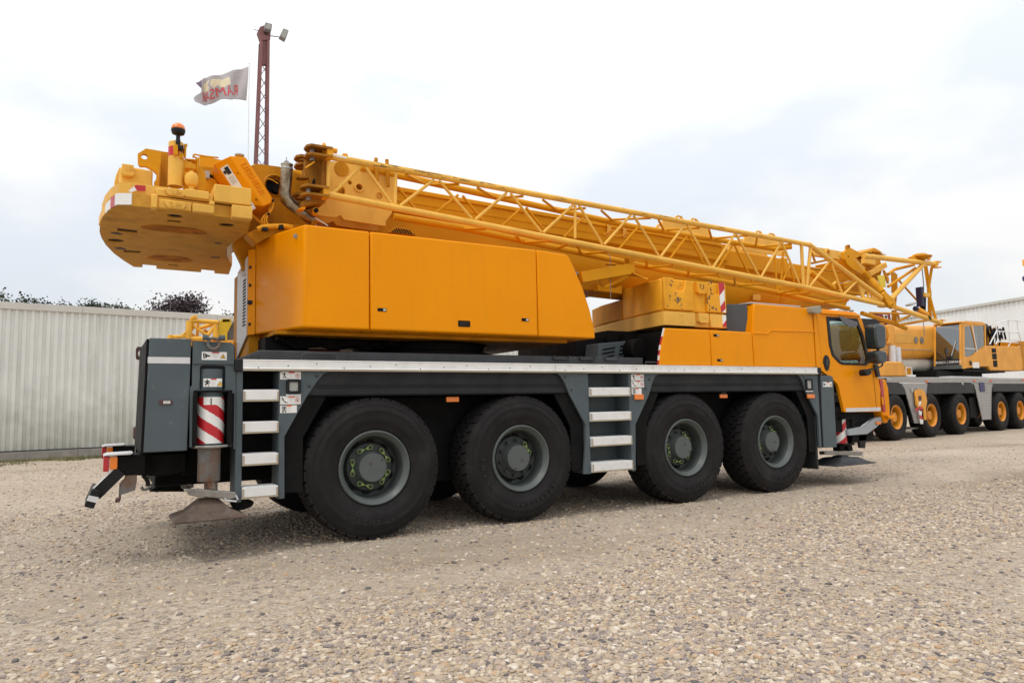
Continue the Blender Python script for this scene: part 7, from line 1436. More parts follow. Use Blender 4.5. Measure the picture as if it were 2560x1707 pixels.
def cab():
    W_ = 2*YC
    win = [(7.507,2.639),(7.783,2.644),(7.793,2.599),(7.885,2.648),(8.293,2.607),(8.419,2.372),(8.537,2.001),(8.493,1.929),(8.398,1.902),(7.81,1.908),(7.726,1.934),(7.581,2.04),(7.528,2.218)]
    win = [(7.508,2.642),(8.282,2.64),(8.406,2.39),(8.531,2.001),(8.512,1.941),(8.414,1.902),(7.824,1.907),(7.741,1.934),(7.59,2.04),(7.532,2.2)]
    side = [(7.182, 1.857), (7.268, 1.814), (7.545, 1.673), (7.66, 1.60), (7.689, 1.557), (7.76, 1.30), (7.80, 1.14), (8.75, 1.125), (8.80, 1.50), (8.72, 1.80), (8.42, 2.64), (8.36, 2.715), (7.182, 2.742)]
    m = MB(); m.plate(side, [win], 'y', 0.0, 0.05); c = m.build('cab_side', 'cover_paint', CR, bevel=0.008)
    m = MB(); m.plate([(x, z) for x, z in side], [[(7.5, 1.75), (7.42, 2.62), (8.28, 2.62), (8.55, 1.8)]], 'y', W_-0.05, W_); m.build('cab_side', 'cover_paint', CR, bevel=0.008)
    m = MB(); m.prism([(7.19, 2.705), (8.40, 2.69), (8.36, 2.745), (8.30, 2.775), (7.25, 2.79)], 'y', 0.02, W_-0.02); m.build('cab_roof', 'cover_paint', CR, bevel=0.02)
    m = MB(); m.prism([(7.333,2.736),(8.307,2.734),(8.339,2.694),(7.338,2.699)], 'y', -0.035, 0.08); m.build('roof_gutter', 'cover_paint', CR, bevel=0.008)
    m = MB(); m.box(7.185, 7.225, 0.06, W_-0.06, 1.86, 2.70); m.build('cab_rear_wall', 'seat_cloth', CR)
    m = MB(); m.box(7.24, 8.76, 0.06, W_-0.06, 1.135, 1.22); m.build('cab_floor', 'chassis_black', CR)
    # window frame gasket, glass
    cx = sum(p[0] for p in win)/len(win); cz = sum(p[1] for p in win)/len(win)
    def inset(k): return [(cx+(x-cx)*k, cz+(z-cz)*k) for x, z in win]
    m = MB(); m.plate(inset(1.045), [inset(0.91)], 'y', -0.006, 0.0); m.build('window_gasket', 'black_plastic', c, bevel=0.002)
    m = MB(); m.prism(inset(0.99), 'y', 0.012, 0.017); m.build('window_glass', 'cab_glass', c)
    m = MB(); m.prism([(7.5, 1.75), (7.42, 2.62), (8.28, 2.62), (8.55, 1.8)], 'y', W_-0.03, W_-0.025); m.build('window_glass', 'cab_glass', c)
    # windscreen and front shell
    m = MB(); m.loft([(8.42, 0.06, 2.64), (8.42, W_-0.06, 2.64), (8.72, W_-0.06, 1.80), (8.72, 0.06, 1.80)], [(8.43, 0.06, 2.65), (8.43, W_-0.06, 2.65), (8.735, W_-0.06, 1.80), (8.735, 0.06, 1.80)]); m.build('windscreen', 'cab_glass', CR)
    m = MB(); m.prism([(8.72, 1.79), (8.80, 1.50), (8.76, 1.13), (8.68, 1.13), (8.70, 1.50), (8.66, 1.79)], 'y', 0.06, W_-0.06); m.build('cab_front', 'cover_paint', CR, bevel=0.01)
    # door seam and lower stripe
    m = MB(); m.path([(x, -0.0005, z) for x, z in [(8.6,1.852),(8.628,1.628),(8.655,1.181)]], 0.004, 4); m.build('door_seam', 'black_plastic', c)
    m = MB(); m.path([(x, -0.0005, z) for x, z in [(7.245,2.683),(7.272,2.443),(7.304,2.142),(7.292,1.84)]], 0.004, 4); m.build('door_seam', 'frame_paint', c)
    m = MB(); m.prism([(7.834,1.201),(8.76,1.198),(8.763,1.138),(7.848,1.14)], 'y', -0.0035, -0.0003); m.build('reflective_band', 'silver_film', c)
    # handle
    hx = [(7.421,1.921)][0]
    m = MB(); m.prism([(hx[0]+0.082*math.cos(t)*(1 if math.sin(t) > -0.2 else 0.85), hx[1]+0.125*math.sin(t)*(1 if math.cos(t) < 9 else 1)) for t in [2*math.pi*i/24 for i in range(24)]], 'y', -0.012, 0.004); hnd = m.build('door_handle', 'black_plastic', c, bevel=0.006)
    m = MB(); m.box(hx[0]-0.025, hx[0]+0.025, -0.022, -0.0125, hx[1]-0.05, hx[1]+0.06); m.build('handle_grip', 'dark_grey', hnd, bevel=0.008)
    # wind deflector over the window
    q = [(7.729,2.672),(7.815,2.667),(8.203,2.597),(8.206,2.542),(8.089,2.5),(7.944,2.517),(7.807,2.593)]
    m = MB(); m.prism(q, 'y', -0.06, -0.045); m.build('sun_visor', 'visor_grey', c, bevel=0.004)
    # grey lamp at the rear corner of the roof
    m = MB(); m.prism([(7.033,2.777),(7.083,2.794),(7.226,2.812),(7.261,2.753),(7.248,2.696),(7.105,2.678),(7.031,2.698)], 'y', -0.10, 0.10); m.build('roof_lamp', 'lamp_tan', CR, bevel=0.012)
    # cab interior: seat, curtain, steering wheel
    m = MB(); m.box(7.30, 7.75, 0.35, 0.85, 1.45, 1.58); m.prism([(7.28, 1.50), (7.40, 1.50), (7.34, 2.15), (7.24, 2.15)], 'y', 0.38, 0.82); m.build('driver_seat', 'seat_cloth', CR, bevel=0.03)
    m = MB(); m.box(7.55, 8.0, 2.0, 2.5, 1.62, 1.76); m.prism([(7.50, 1.70), (7.62, 1.70), (7.54, 2.42), (7.42, 2.40)], 'y', 2.05, 2.45); m.build('passenger_seat', 'seat_cloth', CR, bevel=0.03)
    m = MB(); m.box(8.2, 8.68, 0.08, W_-0.08, 1.22, 1.74); m.build('dashboard', 'seat_cloth', CR, bevel=0.04)
    m = MB(); R_ = []
    for i in range(25):
        t = 2*math.pi*i/24; c0 = Vector((8.22, 0.6, 1.92)); u = Vector((0.5, 0, 0.6)).normalized(); v = Vector((0, 1, 0)); d = u*math.cos(t)+v*math.sin(t); n = u.cross(v)
        R_.append([c0+d*0.22+(d*math.cos(q)+n*math.sin(q))*0.015 for q in [2*math.pi*j/6 for j in range(6)]])
    m.rings(R_, cap=False); m.tube((8.35, 0.6, 1.78), (8.22, 0.6, 1.92), 0.02); m.build('steering_wheel', 'black_plastic', CR)
    m = MB()
    for i in range(5): m.box(7.75+i*0.055, 7.80+i*0.055, 2.70+0.012*(i % 2), 2.72+0.012*(i % 2), 1.8, 2.55)
    m.build('curtain', 'curtain', CR)
    # mirrors
    m = MB(); m.prism([(8.267,2.498),(8.326,2.543),(8.508,2.545),(8.562,2.482),(8.545,2.204),(8.493,2.148),(8.297,2.147),(8.264,2.307)], 'y', -0.32, -0.12); mr = m.build('wing_mirror', 'mirror_shell', CR, bevel=0.03, seg=3)
    m = MB(); m.prism([(8.26,2.088),(8.354,2.119),(8.52,2.116),(8.564,2.021),(8.529,1.929),(8.419,1.902),(8.287,1.925)], 'y', -0.32, -0.12); m.build('wing_mirror', 'mirror_shell', CR, bevel=0.03, seg=3)
    m = MB(); m.path([(8.614,-0.2,2.247),(8.682,-0.2,2.296),(8.592,-0.2,2.321)], 0.012, 8); m.path([(8.674,-0.15,1.937),(8.652,-0.15,1.881),(8.525,-0.15,1.843),(8.28,-0.15,1.813)], 0.014, 8); m.path([(8.513,-0.18,2.154),(8.525,-0.18,2.127)], 0.02, 8); m.build('mirror_arm', 'black_plastic', CR)
    m = MB(); m.prism([(8.106,1.794),(8.161,1.818),(8.279,1.811),(8.288,1.749),(8.209,1.716),(8.135,1.709),(8.109,1.749)], 'y', -0.2, -0.08); m.build('kerb_mirror', 'black_plastic', CR, bevel=0.015, seg=3)
    m = MB(); m.prism([(8.612,1.905),(8.69,1.915),(8.737,1.7),(8.671,1.697)], 'y', -0.06, -0.01); m.build('grab_rail', 'dark_grey', CR, bevel=0.006)
    m = MB(); m.prism([(8.422,2.691),(8.983,2.699),(9.071,2.635),(9.018,2.169),(8.893,2.185),(8.734,2.449),(8.551,2.613)], 'y', 0.1, 0.13); m.build('mirror_bracket', 'black_plastic', CR, bevel=0.006)
    # front corner fairing with lamps
    m = MB(); m.prism([(8.819,1.666),(8.992,1.662),(9.054,1.514),(9.062,1.173),(9.051,1.022),(8.954,0.931),(8.877,0.943),(8.844,1.065),(8.817,1.103)], 'y', 0.02, 0.30); ff = m.build('front_fairing', 'cover_paint', CR, bevel=0.012)
    m = MB(); m.prism([(8.8,1.657),(8.873,1.657),(8.906,1.124),(8.827,1.122)], 'y', -0.002, 0.018); m.build('side_reflector', 'red_lens', ff, bevel=0.004)
    m = MB(); m.plate([(8.8,1.365),(8.856,1.364),(8.861,1.242),(8.805,1.243)], [], 'y', -0.006, -0.003); m.build('plate', 'cover_paint', ff)
    m = MB(); m.prism([(8.844,1.061),(9.064,1.056),(9.073,0.993),(8.9,1.004)], 'y', -0.06, 0.02); m.build('fairing_lip', 'cover_paint', ff, bevel=0.01)
    # entry step and dark underside
    m = MB(); m.prism([(7.942,0.854),(8.365,0.894),(8.652,1.014),(8.841,1.037),(8.863,0.952),(8.697,0.864),(8.442,0.766),(7.944,0.76)], 'y', 0.05, 0.75); st = m.build('entry_step', 'step_grey', CR, bevel=0.008)
    q = [(8.661,0.958),(8.785,0.958),(8.806,0.917),(8.681,0.909)]; m = MB(); m.prism(q, 'y', 0.028, 0.048); m.build('side_marker', 'amber_lens', st, bevel=0.005)
    m = MB()
    for i in range(6): 
        a = (8.241,0.049,0.865); m.beam((a[0]+i*0.035, 0.046, a[2]+0.012*i), (a[0]+i*0.035+0.08, 0.046, a[2]+0.012*i+0.06), 0.006, 0.006, up=(0, 1, 0))
    m.build('step_tread', 'silver_film', st)
    m = MB(); m.box(7.7, 8.75, 0.12, W_-0.12, 0.82, 1.13); m.box(7.3, 8.5, 0.6, W_-0.6, 0.60, 1.2); m.build('cab_underside', 'chassis_black', CR)
    m = MB(); m.prism([(8.573,0.733),(8.79,0.729),(8.728,0.51),(8.597,0.522)], 'y', 0.3, 0.34); m.build('mud_flap', 'fender_rubber', CR)
    m = MB(); m.box(8.2, 9.0, 0.3, W_-0.3, 0.62, 0.95); m.build('front_bumper', 'chassis_black', CR, bevel=0.02)
mat('visor_grey', (0.10, 0.09, 0.095), 0.3)
mat('lamp_tan', (0.30, 0.275, 0.20), 0.5)
mat('mirror_shell', (0.022, 0.028, 0.028), 0.22, coat=0.3)
mat('step_grey', (0.33, 0.36, 0.375), 0.45, var=0.08)
cab()


# ================================================================ SECOND CRANE, PARKED BEHIND ON THE RIGHT
def second_crane():
    C2 = thing('mobile_crane', 'faded yellow mobile crane with ribbed grey carrier and tinted cab, parked behind on the right', 'mobile crane', (19.447, 6.224, 0), math.radians(6.05))
    bx = lambda nm, mt, *a, bev=0.01, par=None: MB().box(*a).build(nm, mt, par or C2, bevel=bev)
    def pr(nm, mt, poly, y0, y1, par=None, bev=0.008):
        m = MB(); m.prism(poly, 'y', y0, y1); return m.build(nm, mt, par or C2, bevel=bev)
    # wheels
    w0 = make_wheel(C2, style=1, rp='orange_rim'); XS = (0, 2.46, 4.78, 8.44, 10.36, 12.2)
    for i, x in enumerate(XS):
        w = w0 if i == 0 else copy_part(w0, C2); w.location = (x, 0.0, 0.735); w.rotation_euler = (0, i*0.7, 0)
        w = copy_part(w0, C2); w.location = (x, 2.75, 0.735); w.rotation_euler = (0, 0, math.pi)
    bx('chassis_beam', 'chassis_black', -1.6, 13.5, 0.45, 2.3, 0.75, 1.80)
    bx('deck', 'ribbed_aluminium', -1.6, 13.5, 0.08, 2.7, 1.96, 2.02)
    # ribbed side panels: one rib per row, clipped to the panel outline
    def ribbed(poly, y, nm='side_panel'):
        zs = [p[1] for p in poly]; p = pr(nm, 'ribbed_aluminium', poly, y+0.012, y+0.03, bev=0)
        z = min(zs)+0.03; m = MB()
        while z < max(zs)-0.03:
            xs = []
            for i in range(len(poly)):
                a, b = poly[i], poly[(i+1) % len(poly)]
                if (a[1]-z)*(b[1]-z) < 0: xs.append(a[0]+(b[0]-a[0])*(z-a[1])/(b[1]-a[1]))
            xs.sort()
            for a, b in zip(xs[::2], xs[1::2]): m.loft([(a, y+0.0115, z-0.022), (b, y+0.0115, z-0.022), (b, y+0.0115, z+0.022), (a, y+0.0115, z+0.022)], [(a, y-0.006, z-0.008), (b, y-0.006, z-0.008), (b, y-0.006, z+0.008), (a, y-0.006, z+0.008)])
            z += 0.062
        m.build('rib', 'ribbed_aluminium', p, kind='stuff'); return p
    ribbed([(-0.42, 1.84), (13.4, 1.84), (13.4, 2.045), (2.75, 2.03), (-0.42, 1.99)], 0.03)
    ribbed([(0.568,1.823),(0.778,1.603),(1.278,0.511),(1.655,0.492),(1.888,0.504),(2.242,1.405),(2.416,1.827)], 0.05); ribbed([(6.1,1.888),(6.294,1.583),(6.687,0.475),(7.474,0.453),(7.739,1.578),(7.974,1.894)], 0.05)
    f = lambda s: pr('fender', 'fender_grey', s, 0.035, 0.20, bev=0.03)
    f([(-0.475,1.821),(0.348,1.852),(0.532,1.8),(0.668,1.672),(0.796,1.451),(-0.322,1.444)]); f([(2.341,1.645),(2.409,1.766),(2.597,1.844),(5.809,1.886),(6.047,1.821),(6.18,1.464),(2.292,1.44)]); f([(7.82, 1.50), (7.82, 1.72), (7.95, 1.83), (11.2, 1.83), (11.35, 1.72), (11.4, 1.50)])
    pr('mud_flap', 'chassis_black', [(0.913,1.452),(1.105,1.416),(1.375,0.508),(1.167,0.526)], 0.1, 0.14); bx('battery_box', 'chassis_black', 5.9, 6.6, 0.15, 0.7, 0.55, 1.3)
    bx('side_locker', 'hook_blue', *[v for v in (6.62, 7.05, 0.02, 0.05, 1.52, 1.86)]); bx('small_lamp', 'lens_clear', 1.15, 1.27, 0.02, 0.05, 1.52, 1.66)
    q = [(5.115,1.824)][0]; m = MB(); m.lathe([(0.0001, -0.02), (0.07, -0.01), (0.075, 0.02)], (q[0], 0.03, q[1]), 'y', 14); m.build('round_cap', 'lens_clear', C2)
    for s in ('990,525', '1660,510', '1890,515', '2335,495'): pass
    for q in [(2.275,1.874),(6.153,1.921),(7.657,1.919),(10.893,1.985)]:
        bx('side_marker', 'orange_film', q[0]-0.08, q[0]+0.08, 0.0, 0.023, q[1]-0.03, q[1]+0.03)
    # outrigger cover with red and white stripes
    op = pr('outrigger_cover', 'old_yellow', [(1.293,1.482),(1.37,1.587),(1.67,1.627),(1.909,1.573),(2.059,1.405),(2.095,1.213),(1.968,0.977),(1.949,0.597),(1.804,0.597),(1.798,0.98),(1.627,1.031),(1.417,0.987),(1.321,1.083)], -0.03, 0.02)
    for s, mt in (('878,862 935,870 915,910 876,905', 'white_film'), ('876,908 915,912 930,985 888,985', 'red_film'), ('885,988 925,985 912,1040 890,1040', 'white_film'), ('890,1042 925,1045 935,1110 900,1115', 'white_film'), ('875,725 918,725 918,790 880,790', 'red_brown'), ('835,885 870,890 868,945 840,945', 'red_film')): pass
    for s, mt in (([(1.448,1.174),(1.63,1.231),(1.623,1.125),(1.473,1.075)], 'white_film'), ([(1.451,1.061),(1.775,1.016),(1.683,0.923),(1.426,0.968)], 'red_film'), ([(1.43,0.928),(1.65,0.876),(1.594,0.748),(1.438,0.787)], 'white_film'), ([(1.431,0.776),(1.628,0.736),(1.662,0.629),(1.448,0.658)], 'red_film'), ([(1.446,0.647),(1.694,0.605),(1.663,0.476),(1.484,0.475)], 'white_film'), ([(1.463,1.398),(1.697,1.395),(1.673,1.242),(1.48,1.244)], 'red_brown'), ([(1.202,1.019),(1.371,1.007),(1.352,0.883),(1.212,0.886)], 'red_film')):
        pr('marker_film', mt, s, -0.036, -0.0305, op, 0)
    bx('jack_foot', 'steel', 1.3, 2.0, 0.2, 0.7, 0.30, 0.36)
    # front hood, boom, luffing cylinder
    pr('front_hood', 'old_yellow', [(-0.678,2.512),(0.781,2.53),(0.898,2.497),(1.112,2.048),(-0.745,2.027)], 0.1, 2.6, bev=0.05)
    bx('cab_front', 'old_yellow', -4.2, -1.3, 0.1, 2.65, 0.9, 2.05, bev=0.06)
    b = MB(); 
    def ring(x, z1, z0, y0, y1): 
        yc = (y0+y1)/2; h = (y1-y0)/2; r = 0.22
        P_ = []
        for cy, cz, a in ((y1-r, z1-r, 0), (y0+r, z1-r, 90), (y0+r, z0+r*1.6, 180), (y1-r, z0+r*1.6, 270)):
            for k in range(5): t = math.radians(a+90*k/4); P_.append((x, cy+r*math.cos(t), cz+r*(1.6 if a >= 180 else 1)*math.sin(t)))
        return P_
    b.rings([ring(-2.0, 3.72, 2.60, 1.05, 2.1), ring(6.6, 4.12, 2.86, 1.05, 2.1), ring(9.0, 4.2, 2.95, 1.05, 2.1)]); bo = b.build('boom_section', 'old_yellow', C2, ang=30)
    b = MB(); b.rings([ring(-6.5, 3.45, 2.55, 1.15, 2.0), ring(-1.9, 3.66, 2.66, 1.15, 2.0)]); b.build('boom_section', 'old_yellow', C2, ang=30)
    pr('boom_flange', 'ribbed_aluminium', [(1.453,3.033),(5.316,3.097),(5.319,3.116),(1.455,3.05)], 1.02, 1.05, bo, 0)
    pr('boom_plate', 'yellow_dull', [(2.475,3.636),(3.848,3.644),(3.799,3.328),(2.421,3.266)], 1.035, 1.06, bo, 0.01)
    for q in [(4.011,3.438),(4.482,3.451)]:
        m = MB(); m.lathe([(0.0001, 1.02), (0.13, 1.02), (0.13, 1.06)], (q[0], 0, q[1]), 'y', 18); m.build('inspection_cover', 'steel', bo)
    pr('boom_lug', 'old_yellow', [(1.723,3.844),(1.985,3.908),(2.31,3.848),(2.277,3.62),(2.093,3.235),(1.685,3.221),(1.869,3.452)], 0.95, 1.05, bo, 0.02)
    pr('boom_bracket', 'frame_paint', [(1.313,3.947),(1.585,3.937),(1.8,3.499),(1.602,3.342),(1.429,3.533)], 0.95, 1.05, bo, 0.02)
    m = MB(); a, b_ = [(3.367,1.5,2.566),(6.986,1.5,2.588)]; m.tube(a, b_, 0.27, 24); m.build('luffing_cylinder', 'pale_cylinder', C2, bevel=0.02)
    for q in [(2.071,2.888),(2.452,2.847)]:
        m = MB(); m.tube((q[0], 1.0, q[1]-0.33), (q[0], 1.0, q[1]+0.28), 0.12, 14); m.build('rope_guide', 'silver_film', C2)
    bx('boom_rest', 'frame_paint', 0.9, 3.2, 0.9, 2.2, 2.03, 2.45); bx('deck_step', 'aluminium', 1.15, 1.7, 0.1, 0.6, 2.03, 2.10); m = MB(); m.path([(1.25, 0.2, 2.1), (1.25, 0.2, 2.35), (1.65, 0.2, 2.35), (1.65, 0.2, 2.1)], 0.02, 8); m.build('step_rail', 'silver_film', C2)
    # superstructure and operator cab
    bx('slewing_ring', 'chassis_black', 4.2, 8.2, 0.5, 2.4, 2.03, 2.30)
    bx('slew_deck', 'silver_film', 4.4, 7.6, 0.1, 2.5, 2.03, 2.08)
    pr('rear_body', 'old_yellow', [(7.785,3.286),(11.356,3.37),(11.2,2.348),(7.93,2.327),(7.791,2.477),(6.724,2.447),(5.573,2.363),(6.418,2.858),(6.768,3.002)], 0.1, 1.0, bev=0.03)
    bx('rear_body', 'old_yellow', 7.8, 11.2, 1.0, 2.6, 2.3, 3.3)
    bx('counterweight', 'frame_paint', 11.2, 12.8, 0.1, 2.6, 2.4, 3.6)
    for k, s in enumerate(([(8.183,3.195),(8.603,3.208),(8.602,3.039),(8.183,3.027)], [(8.196,2.991),(8.63,3.003),(8.617,2.771),(8.19,2.762)], [(8.223,2.721),(8.643,2.73),(8.625,2.476),(8.227,2.47)])):
        pr('step_hole', 'chassis_black', s, 0.094, 0.099, bev=0)
    cf = [(5.641,4.059),(5.842,4.145),(7.562,4.194),(7.72,4.141),(7.805,4.061),(7.698,3.292),(6.768,3.002),(6.417,2.853),(5.898,2.779),(5.561,2.363),(5.328,2.36),(5.432,3.255)]
    side = [(5.609,3.951),(5.774,4.114),(6.032,4.16),(7.528,4.192),(7.753,4.137),(7.826,4.062),(7.71,3.284),(7.256,3.153),(6.418,2.858),(5.635,2.364),(5.401,2.361),(5.432,3.255)]
    wins = [[(5.881,3.951),(6.455,3.988),(6.618,3.567),(6.773,3.03),(6.424,2.891),(5.965,2.799),(5.671,2.824)]]
    m = MB(); m.plate(side, wins+[[(6.638,4.003),(7.703,4.056),(7.617,3.289),(6.844,3.059)]], 'y', 0.1, 0.15); cs = m.build('cab_side', 'old_yellow', C2, bevel=0.008)
    pr('side_glass', 'dark_glass', [(5.839,3.962),(6.51,4.007),(7.842,4.074),(7.683,3.283),(6.77,3.016),(5.963,2.788),(5.626,2.812)], 0.122, 0.126, cs, 0)
    m = MB(); m.tube(*[(5.766,0.12,3.122),(6.812,0.12,3.119)], 0.02); m.tube(*[(6.567,0.11,4.0),(6.808,0.11,3.004)], 0.03); m.build('glass_bar', 'silver_film', cs)
    # front frame and tinted windscreen, facing left
    xb, xt = 5.33, 5.62
    def fx(z): return xb+(xt-xb)*(z-2.36)/(4.06-2.36)
    z0, z1 = 2.36, 4.08
    m = MB(); m.loft([(fx(2.55), 0.18, 2.55), (fx(2.55), 0.98, 2.55), (fx(4.0), 0.98, 4.0), (fx(4.0), 0.18, 4.0)], [(fx(2.55)+0.02, 0.18, 2.55), (fx(2.55)+0.02, 0.98, 2.55), (fx(4.0)+0.02, 0.98, 4.0), (fx(4.0)+0.02, 0.18, 4.0)]); m.build('windscreen', 'dark_glass', C2)
    for y0, y1 in ((0.10, 0.18), (0.98, 1.06)):
        m = MB(); m.loft([(fx(z0)-0.01, y0, z0), (fx(z0)-0.01, y1, z0), (fx(z0)+0.1, y1, z0), (fx(z0)+0.1, y0, z0)], [(fx(z1)-0.01, y0, z1), (fx(z1)-0.01, y1, z1), (fx(z1)+0.1, y1, z1), (fx(z1)+0.1, y0, z1)]); m.build('cab_post', 'old_yellow', C2, bevel=0.015)
    m = MB(); m.loft([(fx(2.50)-0.012, 0.18, 2.50), (fx(2.50)-0.012, 0.98, 2.50), (fx(2.50)+0.03, 0.98, 2.50), (fx(2.50)+0.03, 0.18, 2.50)], [(fx(2.74)-0.012, 0.18, 2.74), (fx(2.74)-0.012, 0.98, 2.74), (fx(2.74)+0.03, 0.98, 2.74), (fx(2.74)+0.03, 0.18, 2.74)]); bb = m.build('black_band', 'black_film', C2)
    m = MB(); u = Vector((fx(4)-fx(3), 0, 1)); m.text('TEREX | DEMAG', 0.125, (fx(2.62)-0.017, 0.55, 2.62), (0, -1, 0), u, 0.004); m.box(fx(2.62)-0.02, fx(2.62)-0.014, 0.945, 0.975, 2.58, 2.66); m.build('band_lettering', 'white_film', bb, smooth=False)
    m = MB(); m.box(xb-0.04, xb+0.05, 0.10, 1.06, 2.36, 2.50); m.build('grille', 'rim_paint', C2, bevel=0.01)
    m = MB(); m.tube((fx(2.8)-0.03, 0.45, 2.8), (fx(3.4)-0.03, 0.28, 3.4), 0.012); m.build('wiper', 'silver_film', C2); bx('wiper_motor', 'black_film', fx(2.8)-0.06, fx(2.8), 0.42, 0.62, 2.74, 2.86)
    bx('cab_roof', 'old_yellow', 5.55, 7.75, 0.08, 1.06, 4.06, 4.12, bev=0.03); bx('cab_back', 'seat_cloth', 7.65, 7.72, 0.15, 1.0, 2.5, 4.05); bx('cab_floor', 'chassis_black', 5.4, 7.7, 0.15, 1.0, 2.36, 2.44)
    pr('operator_seat', 'seat_cloth', [(6.5, 2.45), (7.1, 2.45), (7.25, 3.5), (7.1, 3.5), (6.95, 2.9), (6.5, 2.9)], 0.35, 0.8, bev=0.04)
    pr('sill_plate', 'white_film', [(6.307,2.614),(6.889,2.625),(6.885,2.409),(6.304,2.4)], 0.092, 0.099, bev=0); pr('step_handle', 'black_film', [(6.025,2.661),(6.162,2.651),(6.187,2.518),(6.068,2.489)], 0.06, 0.099)
    bx('cab_skid', 'chassis_black', 5.6, 9.5, 0.15, 2.4, 2.26, 2.34)
    # winch and hand rail
    for x in (8.6, 9.5):
        m = MB(); m.lathe([(0.2, 0), (0.55, 0), (0.55, 0.06), (0.36, 0.08), (0.36, 0.9), (0.55, 0.92), (0.55, 0.98)], (x, 0.7, 3.75), 'y', 26); m.build('winch_drum', 'drum_dark', C2)
    rnd = random.Random(6)
    for k in range(7):
        m = MB(); x = 8.0+k*0.33; m.path([(x, 0.45, 3.35), (x+0.1, 0.4, 3.8+0.1*(k % 3)), (x+0.5, 0.42, 4.15-0.08*(k % 2)), (x+0.9, 0.5, 3.7)], 0.035, 8); m.build('hose', 'chassis_black', C2)
    pr('winch_bracket', 'frame_paint', [(9.214,4.038),(9.774,3.976),(10.255,4.177),(10.118,3.873),(9.442,3.406),(9.158,3.411)], 0.6, 0.7)
    def rail(s, y, r=0.024): m = MB(); m.path(s, r, 8); m.build('hand_rail', 'pole_white', C2)
    for s in ([(8.77,0.15,3.36),(9.029,0.15,3.583),(9.024,0.15,3.898),(8.976,0.15,4.183),(9.281,0.15,4.271),(10.195,0.15,4.428),(12.001,0.15,4.467)], [(8.955,0.15,3.909),(11.314,0.15,3.957)], [(9.011,0.15,3.497),(11.451,0.15,3.527)], [(10.269,0.15,4.426),(10.289,0.15,3.485),(10.031,0.15,3.33)], [(11.266,0.15,4.436),(11.274,0.15,3.955),(11.472,0.15,3.618),(11.18,0.15,3.368)], [(8.952,0.15,3.895),(8.176,0.15,3.354)], [(11.609,1.0,3.743),(14.059,1.0,3.87)]):
        rail(s, 0.15)
mat('fender_grey', (0.030, 0.030, 0.031), 0.7, var=0.2, scale=2)
mat('yellow_dull', (0.66, 0.33, 0.04), 0.55)
mat('drum_dark', (0.06, 0.045, 0.04), 0.6, var=0.3, scale=8)
second_crane()

# ---- hook block of a further crane, cut by the right edge of the photo
def hook():
    c = Vector((51.156,16.0,9.138))
    t = thing('hook_block', 'dark blue crane hook block hanging at the right edge of the sky', 'hook block', tuple(c))
    m = MB(); m.lathe([(0.0001, -0.10), (0.16, -0.09), (0.21, -0.03), (0.21, 0.03), (0.16, 0.09), (0.0001, 0.10)], (0, 0, 0), 'y', 28); m.build('hook_sheave', 'hook_blue', t)
    m = MB(); m.path([(0, 0, -0.18), (0.02, 0, -0.30), (0.10, 0, -0.38), (0.16, 0, -0.30), (0.14, 0, -0.24)], [0.05, 0.05, 0.05, 0.035, 0.01], 10); m.build('hook', 'steel', t)
    m = MB(); m.tube((0.25, 0, 0), (0.25, 0, 1.0), 0.014, 6); m.build('hoist_rope', 'floodlight_grey', t)
    m = MB(); m.beam((0.22, 0, 1.15), (7.0, 1.0, 0.2), 0.3, 0.4); m.build('boom_tip', 'old_yellow', t)
hook()

